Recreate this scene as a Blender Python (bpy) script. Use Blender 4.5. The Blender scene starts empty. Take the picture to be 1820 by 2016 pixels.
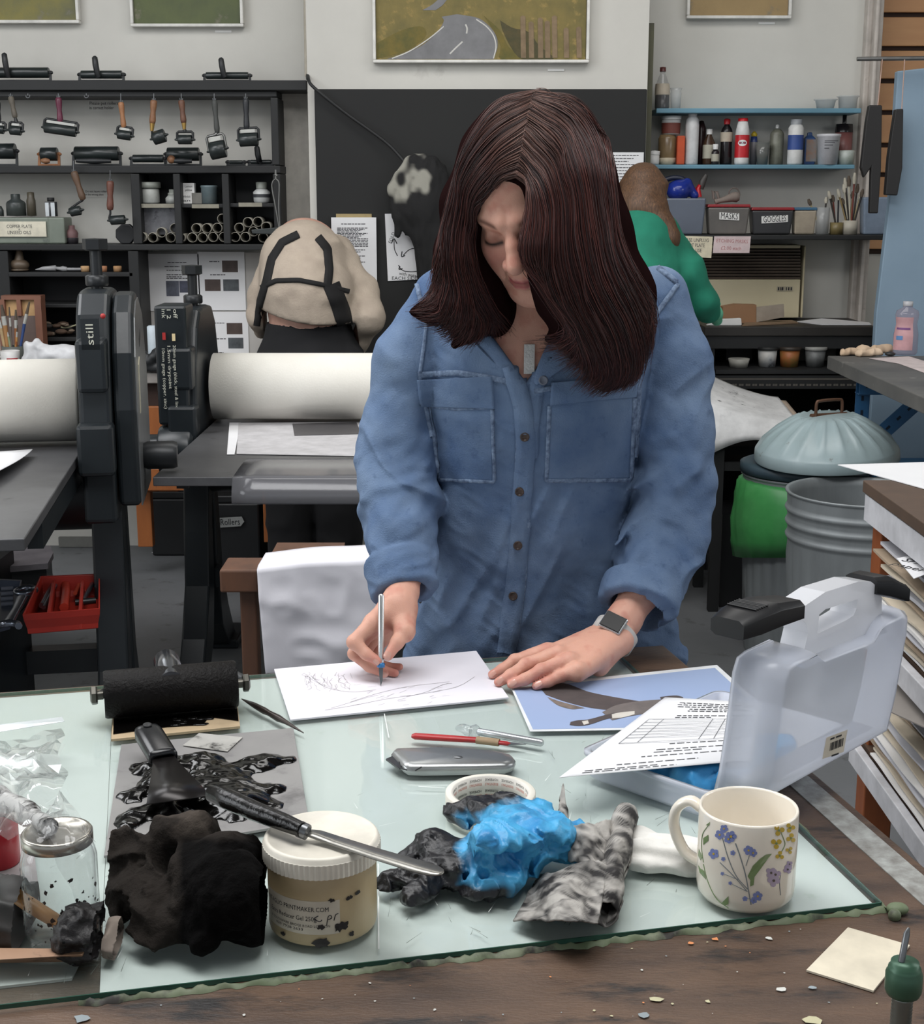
import bpy, bmesh, math, random
import numpy as np
from mathutils import Vector, Matrix, Quaternion
from mathutils.bvhtree import BVHTree
random.seed(7)
RNG=np.random.default_rng(11)
SC=bpy.context.scene
COL=SC.collection
F, PIT, CZ=2800.0, math.radians(12.5), 1.43
CP, SP=math.cos(PIT), math.sin(PIT)
CAM=np.array([0.0, 0.0, CZ])
def ray(px, py):
 x=(px-910)/F; y=-(py-1008)/F
 return np.array([x, CP+y*SP, -SP+y*CP])
def P(px, py, Y, toward=0.0):
 d=ray(px, py)
 p=CAM+d*(Y/d[1])
 p[1]-=toward
 return p
def G(px, py, z):
 d=ray(px, py)
 return CAM+d*((z-CZ)/d[2])
def mpp(py, Y):
 return Y/ray(910, py)[1]/F
def topx(p):
 q=np.asarray(p, float)-CAM
 q=q.reshape(-1, 3)
 dep=q[:, 1]*CP-q[:, 2]*SP
 up=q[:, 1]*SP+q[:, 2]*CP
 return np.stack([910+F*q[:, 0]/dep, 1008-F*up/dep], 1)
V3=lambda p:Vector((float(p[0]), float(p[1]), float(p[2])))
def lin(c):
 c=[v/255 for v in c]
 return tuple(v/12.92 if v<=.04045 else((v+.055)/1.055)**2.4 for v in c)+(1.0, )
MATS={}
def mat(name, col, rough=.55, metal=0.0, col2=None, scale=18, mix=.5, stretch=(1, 1, 1), stain=None, stain_scale=25, stain_at=.62, bump=0.0, bump_scale=60, spec=.5, coat=0.0, trans=0.0, alpha=1.0, sss=0.0, emit=None, emit_s=1.0, vcol=False, soft=.12, detail=6, sheen=0.0):
 if name in MATS:return MATS[name]
 m=bpy.data.materials.new(name); m.use_nodes=True
 nt=m.node_tree; N=nt.nodes; L=nt.links
 b=N['Principled BSDF']; out=N['Material Output']
 b.inputs['Base Color'].default_value=lin(col)
 b.inputs['Roughness'].default_value=rough
 b.inputs['Metallic'].default_value=metal
 b.inputs['Specular IOR Level'].default_value=spec
 b.inputs['Coat Weight'].default_value=coat
 b.inputs['Transmission Weight'].default_value=trans
 b.inputs['Alpha'].default_value=alpha
 if sheen:b.inputs['Sheen Weight'].default_value=sheen
 if sss:
  b.inputs['Subsurface Weight'].default_value=sss
  b.inputs['Subsurface Radius'].default_value=(.012, .005, .003)
  b.inputs['Subsurface Scale'].default_value=1.0
 if emit:
  b.inputs['Emission Color'].default_value=lin(emit); b.inputs['Emission Strength'].default_value=emit_s
 cur=None
 tc=N.new('ShaderNodeTexCoord'); mp=N.new('ShaderNodeMapping'); mp.inputs['Scale'].default_value=stretch
 L.new(tc.outputs['Object'], mp.inputs['Vector'])
 def noise(s, det=detail, r=.6):
  n=N.new('ShaderNodeTexNoise'); n.inputs['Scale'].default_value=s; n.inputs['Detail'].default_value=det
  n.inputs['Roughness'].default_value=r
  L.new(mp.outputs['Vector'], n.inputs['Vector']); return n.outputs['Fac']
 def ramp(fac, a, bb):
  r=N.new('ShaderNodeMapRange'); r.inputs['From Min'].default_value=a; r.inputs['From Max'].default_value=bb
  L.new(fac, r.inputs['Value']); return r.outputs['Result']
 def mixc(fac, A, B):
  x=N.new('ShaderNodeMix'); x.data_type='RGBA'
  L.new(fac, x.inputs['Factor'])
  for s, v in((x.inputs['A'], A), (x.inputs['B'], B)):
   if isinstance(v, tuple):s.default_value=v
   else:L.new(v, s)
  return x.outputs['Result']
 base=lin(col)
 if vcol:
  a=N.new('ShaderNodeVertexColor'); a.layer_name='Col'; base=a.outputs['Color']
 if col2 is not None:
  base=mixc(ramp(noise(scale), mix-.25, mix+.25), base, lin(col2))
 elif vcol is False:
  k=[max(0, c*.86)for c in col]
  base=mixc(ramp(noise(scale), .35, .75), lin(col), lin(k))
 if stain is not None:
  base=mixc(ramp(noise(stain_scale, 8, .65), stain_at, stain_at+soft), base, lin(stain))
 L.new(base, b.inputs['Base Color'])
 if bump:
  bn=N.new('ShaderNodeBump'); bn.inputs['Strength'].default_value=min(1, bump); bn.inputs['Distance'].default_value=.002
  L.new(noise(bump_scale, 5), bn.inputs['Height']); L.new(bn.outputs['Normal'], b.inputs['Normal'])
 MATS[name]=m
 return m
def clear(name, tint=(245, 250, 248), rough=.03, body=0.0, body_col=(230, 232, 235), ior=1.45):
 """thin clear sheet: light passes straight through, a little cloudy body, a mirror-like skin"""
 if name in MATS:return MATS[name]
 m=bpy.data.materials.new(name); m.use_nodes=True
 nt=m.node_tree; N=nt.nodes; L=nt.links
 N.remove(N['Principled BSDF']); out=N['Material Output']
 t=N.new('ShaderNodeBsdfTransparent'); t.inputs['Color'].default_value=lin(tint)
 g=N.new('ShaderNodeBsdfGlossy'); g.inputs['Roughness'].default_value=rough
 lw=N.new('ShaderNodeLayerWeight'); lw.inputs['Blend'].default_value=.5
 pw=N.new('ShaderNodeMath'); pw.operation='POWER'; pw.inputs[1].default_value=5; L.new(lw.outputs['Facing'], pw.inputs[0])
 fr=N.new('ShaderNodeMath'); fr.operation='MULTIPLY_ADD'; fr.inputs[1].default_value=.9; fr.inputs[2].default_value=.035; L.new(pw.outputs[0], fr.inputs[0])
 d=N.new('ShaderNodeBsdfDiffuse'); d.inputs['Color'].default_value=lin(body_col)
 tl=N.new('ShaderNodeBsdfTranslucent'); tl.inputs['Color'].default_value=lin(body_col)
 dm=N.new('ShaderNodeMixShader'); dm.inputs['Fac'].default_value=.45
 L.new(d.outputs[0], dm.inputs[1]); L.new(tl.outputs[0], dm.inputs[2])
 m1=N.new('ShaderNodeMixShader'); m1.inputs['Fac'].default_value=body
 L.new(t.outputs[0], m1.inputs[1]); L.new(dm.outputs[0], m1.inputs[2])
 m2=N.new('ShaderNodeMixShader'); L.new(fr.outputs[0], m2.inputs['Fac'])
 L.new(m1.outputs[0], m2.inputs[1]); L.new(g.outputs[0], m2.inputs[2])
 L.new(m2.outputs[0], out.inputs['Surface'])
 MATS[name]=m
 return m
ORG={}
def _props(o, label, cat, group, kind):
 if label:o['label']=label
 if cat:o['category']=cat
 if group:o['group']=group
 if kind:o['kind']=kind
def T(name, label, cat, loc, group=None):
 o=bpy.data.objects.new(name, None); COL.objects.link(o)
 o.empty_display_size=.02
 o.location=V3(loc); ORG[o]=np.array(loc, float)
 _props(o, label, cat, group, None)
 return o
def world_of(o):return ORG[o]
class MB:
 """collects shapes in world coordinates and links them as ONE mesh object"""
 def __init__(s):s.v=[]; s.f=[]; s.m=[]; s.sm=[]; s.n=0
 def add(s, v, f, m=0, smooth=True):
  v=np.asarray(v, float).reshape(-1, 3)
  s.v.append(v); o=s.n; s.n+=len(v)
  for q in f:s.f.append(tuple(i+o for i in q)); s.m.append(m); s.sm.append(smooth)
  return s
 def box(s, c, size, rot=None, m=0):
  c=np.asarray(c, float); h=np.asarray(size, float)/2
  v=np.array([[x, y, z]for x in(-1, 1)for y in(-1, 1)for z in(-1, 1)])*h
  if rot is not None:v=v@np.asarray(rot, float).T
  f=[(0, 1, 3, 2), (4, 6, 7, 5), (0, 4, 5, 1), (2, 3, 7, 6), (0, 2, 6, 4), (1, 5, 7, 3)]
  return s.add(v+c, f, m, False)
 def hexa(s, b4, t4, m=0):
  f=[(3, 2, 1, 0), (4, 5, 6, 7)]+[(i, (i+1)%4, (i+1)%4+4, i+4)for i in range(4)]
  return s.add(list(b4)+list(t4), f, m, False)
 def prism(s, poly, vec, m=0, smooth=False):
  p=np.asarray(poly, float); n=len(p); q=p+np.asarray(vec, float)
  f=[tuple(range(n))[::-1], tuple(range(n, 2*n))]+[(i, (i+1)%n, (i+1)%n+n, i+n)for i in range(n)]
  return s.add(np.vstack([p, q]), f, m, smooth)
 def quad(s, a, b, c, d, m=0):return s.add([a, b, c, d], [(0, 1, 2, 3)], m, False)
 def grid(s, A, m=0, smooth=True, closed_u=False, closed_v=False):
  A=np.asarray(A, float); nu, nv=A.shape[:2]; f=[]
  for i in range(nu if closed_u else nu-1):
   for j in range(nv if closed_v else nv-1):
    a, b=i*nv+j, ((i+1)%nu)*nv+j
    c, d=((i+1)%nu)*nv+(j+1)%nv, i*nv+(j+1)%nv
    f.append((a, b, c, d))
  return s.add(A.reshape(-1, 3), f, m, smooth)
 def lathe(s, prof, o, axis=(0, 0, 1), n=24, m=0, smooth=True, up=None, cap=True, squash=1.0):
  a=Vector(axis).normalized()
  t=Vector(up)if up is not None else(Vector((1, 0, 0))if abs(a.x)<.9 else Vector((0, 0, 1)))
  x=(t-a*t.dot(a)).normalized(); y=a.cross(x)
  x, y, a=(np.array(k)for k in(x, y, a)); o=np.asarray(o, float)
  th=np.arange(n)*2*math.pi/n
  A=np.array([[o+a*h+r*(x*math.cos(t_)+squash*y*math.sin(t_))for t_ in th]for r, h in prof])
  s.grid(A, m, smooth, closed_v=True)
  if cap:
   for k, rev in((0, True), (len(prof)-1, False)):
    if prof[k][0]>1e-6:
     q=tuple(range(n)); s.add(A[k], [q[::-1]if rev else q], m, False)
  return s
 def tube(s, pts, r, n=10, m=0, cap=True, flat=1.0, up=(0, 0, 1)):
  p=np.asarray(pts, float); k=len(p)
  r=np.full(k, r, float)if np.isscalar(r)else np.asarray(r, float)
  tg=np.gradient(p, axis=0); tg/=np.linalg.norm(tg, axis=1)[:, None]+1e-12
  u=np.array(up, float)
  if abs(u@tg[0])>.95:u=np.array([1.0, 0, 0])
  A=[]
  for i in range(k):
   u=u-tg[i]*(u@tg[i]); u/=np.linalg.norm(u)+1e-12
   w=np.cross(tg[i], u); th=np.arange(n)*2*math.pi/n
   A.append([p[i]+r[i]*(flat*u*math.cos(t)+w*math.sin(t))for t in th])
  A=np.array(A)
  s.grid(A, m, True, closed_v=True)
  if cap:
   q=tuple(range(n)); s.add(A[0], [q[::-1]], m, True); s.add(A[-1], [q], m, True)
  return s
 def sphere(s, c, r, m=0, n=14, sq=(1, 1, 1)):
  pr=[(math.sin(t)*r, -math.cos(t)*r)for t in np.linspace(0, math.pi, n)]
  th=np.arange(n*2)*math.pi/n; c=np.asarray(c, float)
  A=np.array([[c+np.array([a*math.cos(t)*sq[0], a*math.sin(t)*sq[1], h*sq[2]])for t in th]for a, h in pr])
  return s.grid(A, m, True, closed_v=True)
 def build(s, name, mats, parent=None, label=None, cat=None, group=None, kind=None, bevel=0, seg=2, loc=None, solid=0, subd=0, col=None, smooth_angle=35):
  if not isinstance(mats, (list, tuple)):mats=[mats]
  v=np.vstack(s.v)
  if parent is not None:org=ORG[parent]
  elif loc is not None:org=np.array(loc, float)
  else:org=np.array([(v[:, 0].min()+v[:, 0].max())/2, (v[:, 1].min()+v[:, 1].max())/2, v[:, 2].min()])
  me=bpy.data.meshes.new(name)
  me.from_pydata((v-org).tolist(), [], s.f);
  for mm in mats:me.materials.append(mm)
  me.polygons.foreach_set('material_index', s.m); me.polygons.foreach_set('use_smooth', s.sm)
  if col is not None:
   at=me.color_attributes.new('Col', 'FLOAT_COLOR', 'POINT')
   at.data.foreach_set('color', np.asarray(col, np.float32).ravel())
  me.validate(); me.update()
  o=bpy.data.objects.new(name, me); COL.objects.link(o)
  ORG[o]=org
  if parent is not None:o.parent=parent
  else:o.location=V3(org)
  if bevel:
   md=o.modifiers.new('edge', 'BEVEL'); md.width=bevel; md.segments=seg; md.limit_method='ANGLE'; md.angle_limit=math.radians(40)
  if solid:
   md=o.modifiers.new('thick', 'SOLIDIFY'); md.thickness=solid; md.offset=0
  if subd:
   md=o.modifiers.new('sub', 'SUBSURF'); md.levels=subd; md.render_levels=subd
  _props(o, label, cat, group, kind)
  return o
def copy_tree(o, parent=None, loc=None, rotz=None, label=None):
 c=o.copy(); COL.objects.link(c); ORG[c]=ORG[o]
 if parent is not None:c.parent=parent
 if loc is not None:c.location=V3(loc)
 if rotz is not None:c.rotation_euler=rotz
 if label:c['label']=label
 for ch in list(o.children):copy_tree(ch, c)
 return c
def Rz(a):c, s=math.cos(a), math.sin(a); return np.array([[c, -s, 0], [s, c, 0], [0, 0, 1.0]])
def Rx(a):c, s=math.cos(a), math.sin(a); return np.array([[1, 0, 0], [0, c, -s], [0, s, c]])
def Ry(a):c, s=math.cos(a), math.sin(a); return np.array([[c, 0, s], [0, 1, 0], [-s, 0, c]])
_FONT={}
def text_mesh(txt, size=1.0, align='CENTER'):
 k=(txt, align)
 if k not in _FONT:
  cu=bpy.data.curves.new('t', 'FONT'); cu.body=txt; cu.size=1.0; cu.align_x=align; cu.align_y='CENTER'; cu.resolution_u=2
  ob=bpy.data.objects.new('t', cu); COL.objects.link(ob)
  dg=bpy.context.evaluated_depsgraph_get(); me=ob.evaluated_get(dg).to_mesh()
  v=np.array([q.co[:2]for q in me.vertices]).reshape(-1, 2); f=[tuple(p.vertices)for p in me.polygons]
  ob.evaluated_get(dg).to_mesh_clear(); bpy.data.objects.remove(ob); bpy.data.curves.remove(cu)
  _FONT[k]=(v, f)
 v, f=_FONT[k]
 return v*size, f
def write(mb, txt, fn, size, m=1, width=None, at=(0, 0), align='CENTER', rot=0.0, slant=0.0):
 v, f=text_mesh(txt, size, align)
 if not len(v):return
 v=v.copy()
 if width:
  w=v[:, 0].max()-v[:, 0].min(); v[:, 0]*=width/w
 if slant:v[:, 0]+=slant*v[:, 1]
 if rot:
  c, s_=math.cos(rot), math.sin(rot); v=np.stack([v[:, 0]*c-v[:, 1]*s_, v[:, 0]*s_+v[:, 1]*c], 1)
 mb.add([fn(x+at[0], y+at[1])for x, y in v], f, m, False)
def plane_fn(o, ex, ey, lift=.0004):
 o, ex, ey=(np.asarray(k, float)for k in(o, ex, ey))
 n=np.cross(ex, ey); n/=np.linalg.norm(n)
 return lambda x, y:o+ex*x+ey*y+n*lift
def _h(i, j, k, seed):
 n=(i*374761393+j*668265263+k*2147483647+seed*974634777)&0xffffffff
 n=((n^(n>>13))*1274126177)&0xffffffff
 return((n^(n>>16))&0xffff)/65535.0
def vnoise(p, seed=0):
 p=np.asarray(p, float); i=np.floor(p).astype(np.int64); f=p-i; f=f*f*(3-2*f)
 r=0
 for a in(0, 1):
  for b in(0, 1):
   for c in(0, 1):
    w=(f[:, 0]if a else 1-f[:, 0])*(f[:, 1]if b else 1-f[:, 1])*(f[:, 2]if c else 1-f[:, 2])
    r=r+w*_h(i[:, 0]+a, i[:, 1]+b, i[:, 2]+c, seed)
 return r*2-1
def fbm(p, o=3, seed=0):
 r=0; a=1
 for k in range(o):r=r+a*vnoise(np.asarray(p)*2**k, seed+k); a*=.5
 return r
def ridge(p, seed=0):return 1-np.abs(vnoise(p, seed))*2
def smin(a, b, k):
 h=np.clip(.5+.5*(b-a)/k, 0, 1)
 return b*(1-h)+a*h-k*h*(1-h)
def smax(a, b, k):return-smin(-a, -b, k)
def s_cone(p, a, b, ra, rb):
 a=np.asarray(a, float); b=np.asarray(b, float); ba=b-a
 h=np.clip(((p-a)@ba)/(ba@ba+1e-12), 0, 1)
 return np.linalg.norm(p-a-h[:, None]*ba, axis=1)-(ra+(rb-ra)*h)
def s_ell(p, c, r, R=None):
 q=p-np.asarray(c, float)
 if R is not None:q=q@np.asarray(R, float)
 r=np.asarray(r, float)
 k0=np.linalg.norm(q/r, axis=1); k1=np.linalg.norm(q/(r*r), axis=1)
 return k0*(k0-1)/np.maximum(k1, 1e-9)
def s_chain(p, pts, rad, k=.004):
 d=None
 for i in range(len(pts)-1):
  e=s_cone(p, pts[i], pts[i+1], rad[i], rad[i+1])
  d=e if d is None else smin(d, e, k)
 return d
def s_box(p, c, h, R=None, r=0.0):
 q=p-np.asarray(c, float)
 if R is not None:q=q@np.asarray(R, float)
 q=np.abs(q)-(np.asarray(h, float)-r)
 return np.linalg.norm(np.maximum(q, 0), axis=1)+np.minimum(q.max(1), 0)-r
def axis(*segs):
 """grid lines from (start, step, start2, step2, ..., end)"""
 a=[]
 for i in range(0, len(segs)-1, 2):
  a+=list(np.arange(segs[i], segs[i+2]-segs[i+1]*.5, segs[i+1]))
 return np.array(a+[segs[-1]])
def sdf_mesh(f, ax, ay, az, B=12):
 nx, ny, nz=len(ax), len(ay), len(az)
 D=np.full((nx, ny, nz), 1.0, np.float32)
 bx, by, bz=(list(range(0, n, B))for n in(nx, ny, nz))
 ctr, hs, idx=[], [], []
 for i in bx:
  x0, x1=ax[i], ax[min(i+B, nx-1)]
  for j in by:
   y0, y1=ay[j], ay[min(j+B, ny-1)]
   for k in bz:
    z0, z1=az[k], az[min(k+B, nz-1)]
    ctr.append(((x0+x1)/2, (y0+y1)/2, (z0+z1)/2)); hs.append(math.dist((x0, y0, z0), (x1, y1, z1))/2); idx.append((i, j, k))
 ctr=np.array(ctr); hs=np.array(hs); dc=f(ctr)
 for q in np.nonzero(np.abs(dc)>hs*1.5+.01)[0]:
  i, j, k=idx[q]; D[i:i+B, j:j+B, k:k+B]=dc[q]
 act=np.nonzero(np.abs(dc)<=hs*1.5+.01)[0]
 for s in range(0, len(act), 60):
  pts, sl=[], []
  for q in act[s:s+60]:
   i, j, k=idx[q]; X, Y, Z=np.meshgrid(ax[i:i+B], ay[j:j+B], az[k:k+B], indexing='ij')
   pts.append(np.stack([X.ravel(), Y.ravel(), Z.ravel()], 1)); sl.append((i, j, k, X.shape))
  d=f(np.vstack(pts)); o=0
  for i, j, k, sh in sl:
   n=sh[0]*sh[1]*sh[2]; D[i:i+sh[0], j:j+sh[1], k:k+sh[2]]=d[o:o+n].reshape(sh); o+=n
 S=D<0
 cnt=np.zeros((nx-1, ny-1, nz-1), np.int8)
 for a in(0, 1):
  for b in(0, 1):
   for c in(0, 1):cnt+=S[a:nx-1+a, b:ny-1+b, c:nz-1+c]
 I, J, K=np.nonzero((cnt>0)&(cnt<8))
 vid=np.full(cnt.shape, -1, np.int32); vid[I, J, K]=np.arange(len(I))
 acc=np.zeros((len(I), 3)); num=np.zeros(len(I))
 A=(ax, ay, az)
 for axi in range(3):
  oth=[q for q in range(3)if q!=axi]
  for u in(0, 1):
   for w in(0, 1):
    o0=[0, 0, 0]; o0[oth[0]]=u; o0[oth[1]]=w; o1=list(o0); o1[axi]=1
    i0=(I+o0[0], J+o0[1], K+o0[2]); i1=(I+o1[0], J+o1[1], K+o1[2])
    d0, d1=D[i0], D[i1]; x=(d0<0)!=(d1<0)
    t=np.where(x, d0/np.where(np.abs(d0-d1)<1e-9, 1e-9, d0-d1), 0)
    q0=np.stack([A[c][i0[c]]for c in range(3)], 1); q1=np.stack([A[c][i1[c]]for c in range(3)], 1)
    acc+=np.where(x[:, None], q0+(q1-q0)*t[:, None], 0); num+=x
 v=acc/np.maximum(num, 1)[:, None]
 faces=[]
 for axi in range(3):
  o1=[slice(None)]*3; o2=[slice(None)]*3; o1[axi]=slice(0, -1); o2[axi]=slice(1, None)
  E=S[tuple(o1)]!=S[tuple(o2)]; flip=S[tuple(o1)]
  i, j, k=np.nonzero(E); ok=np.ones(len(i), bool); c3=[i, j, k]
  oth=[(axi+1)%3, (axi+2)%3]
  for q in oth:ok&=(c3[q]>0)&(c3[q]<S.shape[q]-1)
  i, j, k=i[ok], j[ok], k[ok]; c3=[i, j, k]; fl=flip[i, j, k]
  def cell(du, dw):
   t=list(c3); t[oth[0]]=t[oth[0]]-du; t[oth[1]]=t[oth[1]]-dw
   return vid[t[0], t[1], t[2]]
  q=np.stack([cell(1, 1), cell(0, 1), cell(0, 0), cell(1, 0)], 1)
  q[~fl]=q[~fl][:, ::-1]
  faces.append(q)
 return v, np.vstack(faces)
def mesh_normals(v, q):
 n=np.cross(v[q[:, 2]]-v[q[:, 0]], v[q[:, 3]]-v[q[:, 1]]); r=np.zeros_like(v)
 for c in range(4):np.add.at(r, q[:, c], n)
 return r/(np.linalg.norm(r, axis=1)[:, None]+1e-12)
def relax(v, q, it=1, w=.5):
 for _ in range(it):
  s=np.zeros_like(v); c=np.zeros(len(v))
  for a in range(4):
   for b in((a+1)%4, (a+3)%4):
    np.add.at(s, q[:, a], v[q[:, b]]); np.add.at(c, q[:, a], 1)
  v=v*(1-w)+w*s/np.maximum(c, 1)[:, None]
 return v
def link_vq(name, v, q, mats, parent=None, col=None, **kw):
 mb=MB(); mb.v=[v]; mb.n=len(v); mb.f=q.tolist(); mb.m=[0]*len(q); mb.sm=[True]*len(q)
 return mb.build(name, mats, parent, col=col, **kw)
def cols(a, *layers):
 """per-vertex colours from a base and (colour, weight) layers"""
 c=np.tile(np.array(lin(a)), (len(layers[0][1]), 1))
 for k, w in layers:c=c+(np.array(lin(k))-c)*np.clip(w, 0, 1)[:, None]
 return c
def bvh_of(v, q):return BVHTree.FromPolygons([tuple(x)for x in v], [tuple(int(i)for i in f)for f in q])
def hit(bvh, px, py, off=0.0, fallY=None):
 d=ray(px, py); d=d/np.linalg.norm(d)
 loc, n, i, dist=bvh.ray_cast(V3(CAM), V3(d))
 if loc is None:return None if fallY is None else P(px, py, fallY)
 n=np.array(n);
 if n@d>0:n=-n
 return np.array(loc)+n*off
def strip(mb, bvh, pts, w, off=.0015, step=6, m=0, fallY=None, down=.004):
 pts=np.array(pts, float); seg=np.linalg.norm(np.diff(pts, axis=0), axis=1); t=np.r_[0, np.cumsum(seg)]
 n=max(2, int(t[-1]/step)+1); s=np.linspace(0, t[-1], n)
 c=np.stack([np.interp(s, t, pts[:, 0]), np.interp(s, t, pts[:, 1])], 1)
 tg=np.gradient(c, axis=0); tg/=np.linalg.norm(tg, axis=1)[:, None]+1e-9; nr=np.stack([-tg[:, 1], tg[:, 0]], 1)
 W=np.interp(s, t, w)if not np.isscalar(w)else np.full(n, w)
 R=[]; last=fallY
 for i in range(n):
  row=[]
  for e, o in((-.5, -down), (-.46, off), (-.15, off*1.15), (.15, off*1.15), (.46, off), (.5, -down)):
   q=c[i]+nr[i]*W[i]*e; h=hit(bvh, q[0], q[1], o, last)
   if h is None:row=None; break
   last=h[1]; row.append(h)
  if row:R.append(row)
 if len(R)>1:mb.grid(np.array(R), m)
def patch(mb, bvh, q4, off=.0025, n=(14, 14), m=0, down=.004, fallY=None, bulge=0.0):
 a, b, c, d=(np.array(k, float)for k in q4); R=[]; last=fallY
 us=[0, .012]+list(np.linspace(.04, .96, n[0]))+[.988, 1]; vs=[0, .012]+list(np.linspace(.04, .96, n[1]))+[.988, 1]
 for i, u in enumerate(us):
  row=[]
  for j, w in enumerate(vs):
   q=(a*(1-u)+b*u)*(1-w)+(d*(1-u)+c*u)*w
   e=-down if i in(0, len(us)-1)or j in(0, len(vs)-1)else off+bulge*math.sin(u*math.pi)*math.sin(w*math.pi)
   h=hit(bvh, q[0], q[1], e, last)
   if h is None:h=P(q[0], q[1], 2.1)
   last=h[1]; row.append(h)
  R.append(row)
 mb.grid(np.array(R), m)
def blot(mb, bvh, poly, off=.0006, m=0, fallY=None):
 """a small filled outline lying on a surface"""
 p=np.array(poly, float); c=p.mean(0); k=len(p)
 h=[hit(bvh, *c, off, fallY)]+[hit(bvh, *x, off, fallY)for x in p]
 if any(x is None for x in h):return
 mb.add(h, [(0, i+1, (i+1)%k+1)for i in range(k)], m, False)
def bez(pts, n=24):
 """smooth curve through points (Catmull-Rom)"""
 p=np.asarray(pts, float); p=np.vstack([2*p[0]-p[1], p, 2*p[-1]-p[-2]]); out=[]
 k=len(p)-3
 for s in np.linspace(0, k-1e-6, n):
  i=int(s); t=s-i; a, b, c, d=p[i:i+4]
  out.append(.5*(2*b+(c-a)*t+(2*a-5*b+4*c-d)*t*t+(3*b-a-3*c+d)*t**3))
 return np.array(out)
YW, YB=5.80, 5.52
wallm=mat('wall_paint', (205, 203, 196), .8, col2=(186, 184, 178), scale=1.6, mix=.62, stain=(160, 156, 150), stain_scale=5, stain_at=.66, soft=.2, bump=.15, bump_scale=40)
floorm=mat('floor_paint', (116, 118, 121), .55, col2=(98, 100, 102), scale=3, stain=(72, 72, 72), stain_scale=9, stain_at=.58, bump=.1, bump_scale=90)
blackm=mat('black_paint', (20, 21, 22), .6, col2=(29, 30, 31), scale=6, stain=(50, 50, 50), stain_scale=40, stain_at=.74)
whitem=mat('white_card', (232, 231, 228), .7, col2=(226, 225, 222))
paperm=mat('paper', (230, 230, 231), .75, col2=(220, 220, 222), scale=4)
inkm=mat('print_ink', (70, 70, 74), .8)
darkink=mat('marker_ink', (32, 32, 36), .7)
chalkm=mat('paint_marker', (205, 205, 190), .7)
def slab(name, lo, hi, m, kind='structure', label=None, cat=None, **kw):
 b=MB(); lo=np.array(lo, float); hi=np.array(hi, float); b.box((lo+hi)/2, hi-lo)
 return b.build(name, m, kind=kind, label=label, cat=cat, **kw)
slab('floor', (-4.2, -2.6, -.1), (3.6, 6.1, 0), floorm)
slab('ceiling', (-4.2, -2.6, 3.3), (3.6, 6.1, 3.4), mat('ceiling_paint', (112, 112, 110), .85))
xl, xr=P(604, 100, YB)[0], P(1277, 100, YB)[0]
slab('wall_back', (xl, YB, 0), (xr, YB+.5, 3.3), wallm)
xc=P(1702, 100, YW)[0]
b=MB(); wx0, wx1, wz0, wz1=-2.75, -1.85, 2.24, 2.62
for lo, hi in(((-4.2, YW, 0), (wx0, YW+.2, 3.3)), ((wx1, YW, 0), (xl, YW+.2, 3.3)), ((wx0, YW, 0), (wx1, YW+.2, wz0)), ((wx0, YW, wz1), (wx1, YW+.2, 3.3))):
 lo=np.array(lo); hi=np.array(hi); b.box((lo+hi)/2, hi-lo)
b.build('wall_back_left', wallm, kind='structure')
slab('wall_back_right', (xr, YW, 0), (xc, YW+.2, 3.3), wallm)
slab('wall_left', (-4.3, -.4, 0), (-4.2, 6.1, 3.3), wallm)
slab('wall_right', (3.5, -.4, 0), (3.6, 6.1, 3.3), wallm)
slab('wall_far_right', (xc, 6.02, 0), (3.6, 6.12, 3.3), wallm)
w1=MB()
for x in np.linspace(wx0, wx1, 4):w1.box((x, YW+.1, (wz0+wz1)/2), (.05, .06, wz1-wz0))
for z in(wz0, wz1):w1.box(((wx0+wx1)/2, YW+.1, z), (wx1-wx0, .06, .05))
w1=w1.build('window_1', mat('window_frame_paint', (220, 220, 216), .5), kind='structure')
g=MB(); g.box(((wx0+wx1)/2, YW+.12, (wz0+wz1)/2), (wx1-wx0, .01, wz1-wz0))
sky_pane=bpy.data.materials.new('daylight_pane'); sky_pane.use_nodes=True
sky_pane.node_tree.nodes['Principled BSDF'].inputs['Emission Color'].default_value=(.93, .97, 1, 1)
sky_pane.node_tree.nodes['Principled BSDF'].inputs['Emission Strength'].default_value=7.0
g.build('glass_pane', sky_pane, w1)
b=MB()
for k, (a, c_, dp)in enumerate(((1700, 1712, .05), (1711, 1719, .09), (1718, 1731, .06))):
 x0, x1=P(a, 60, YW)[0], P(c_, 60, YW)[0]; b.box(((x0+x1)/2, YW-dp/2, 1.65), (x1-x0, dp, 3.3))
b.build('trim_1', mat('trim_paint', (196, 188, 180), .6, stain=(150, 140, 132), stain_scale=12), kind='structure', bevel=.006)
b=MB(); zs=[P(1760, y, 6.0)[2]for y in(-40, 36, 102, 166, 228, 292, 350, 420, 500)]
x0, x1=P(1716, 60, 6.0)[0], 2.45
for z0, z1 in zip(zs[1:], zs[:-1]):b.box(((x0+x1)/2, 5.995, (z0+z1)/2+.012), (x1-x0, .02, z1-z0-.018))
b.box(((x0+x1)/2, 6.012, (zs[0]+zs[-1])/2), (x1-x0, .008, zs[0]-zs[-1]), m=1)
b.build('slatted_shutter', [mat('shutter_wood', (206, 158, 112), .55, col2=(190, 140, 98), scale=2.5, stretch=(1, 1, 6)), mat('shutter_gap', (58, 40, 32), .8)], label='tan wooden slatted shutter behind the light blue board', cat='shutter', bevel=.004)
b=MB(); z1=P(900, 176, YB)[2]; b.box(((xl+xr)/2+.012, YB-.012, (z1+.3)/2), (xr-xl-.03, .02, z1-.3))
b.build('notice_board', mat('board_black', (27, 28, 27), .75, col2=(23, 23, 24), scale=3, stain=(62, 62, 60), stain_scale=30, stain_at=.7), label='tall matt black board covering the lower chimney breast', cat='board', bevel=.004)
Yb=5.05
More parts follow.
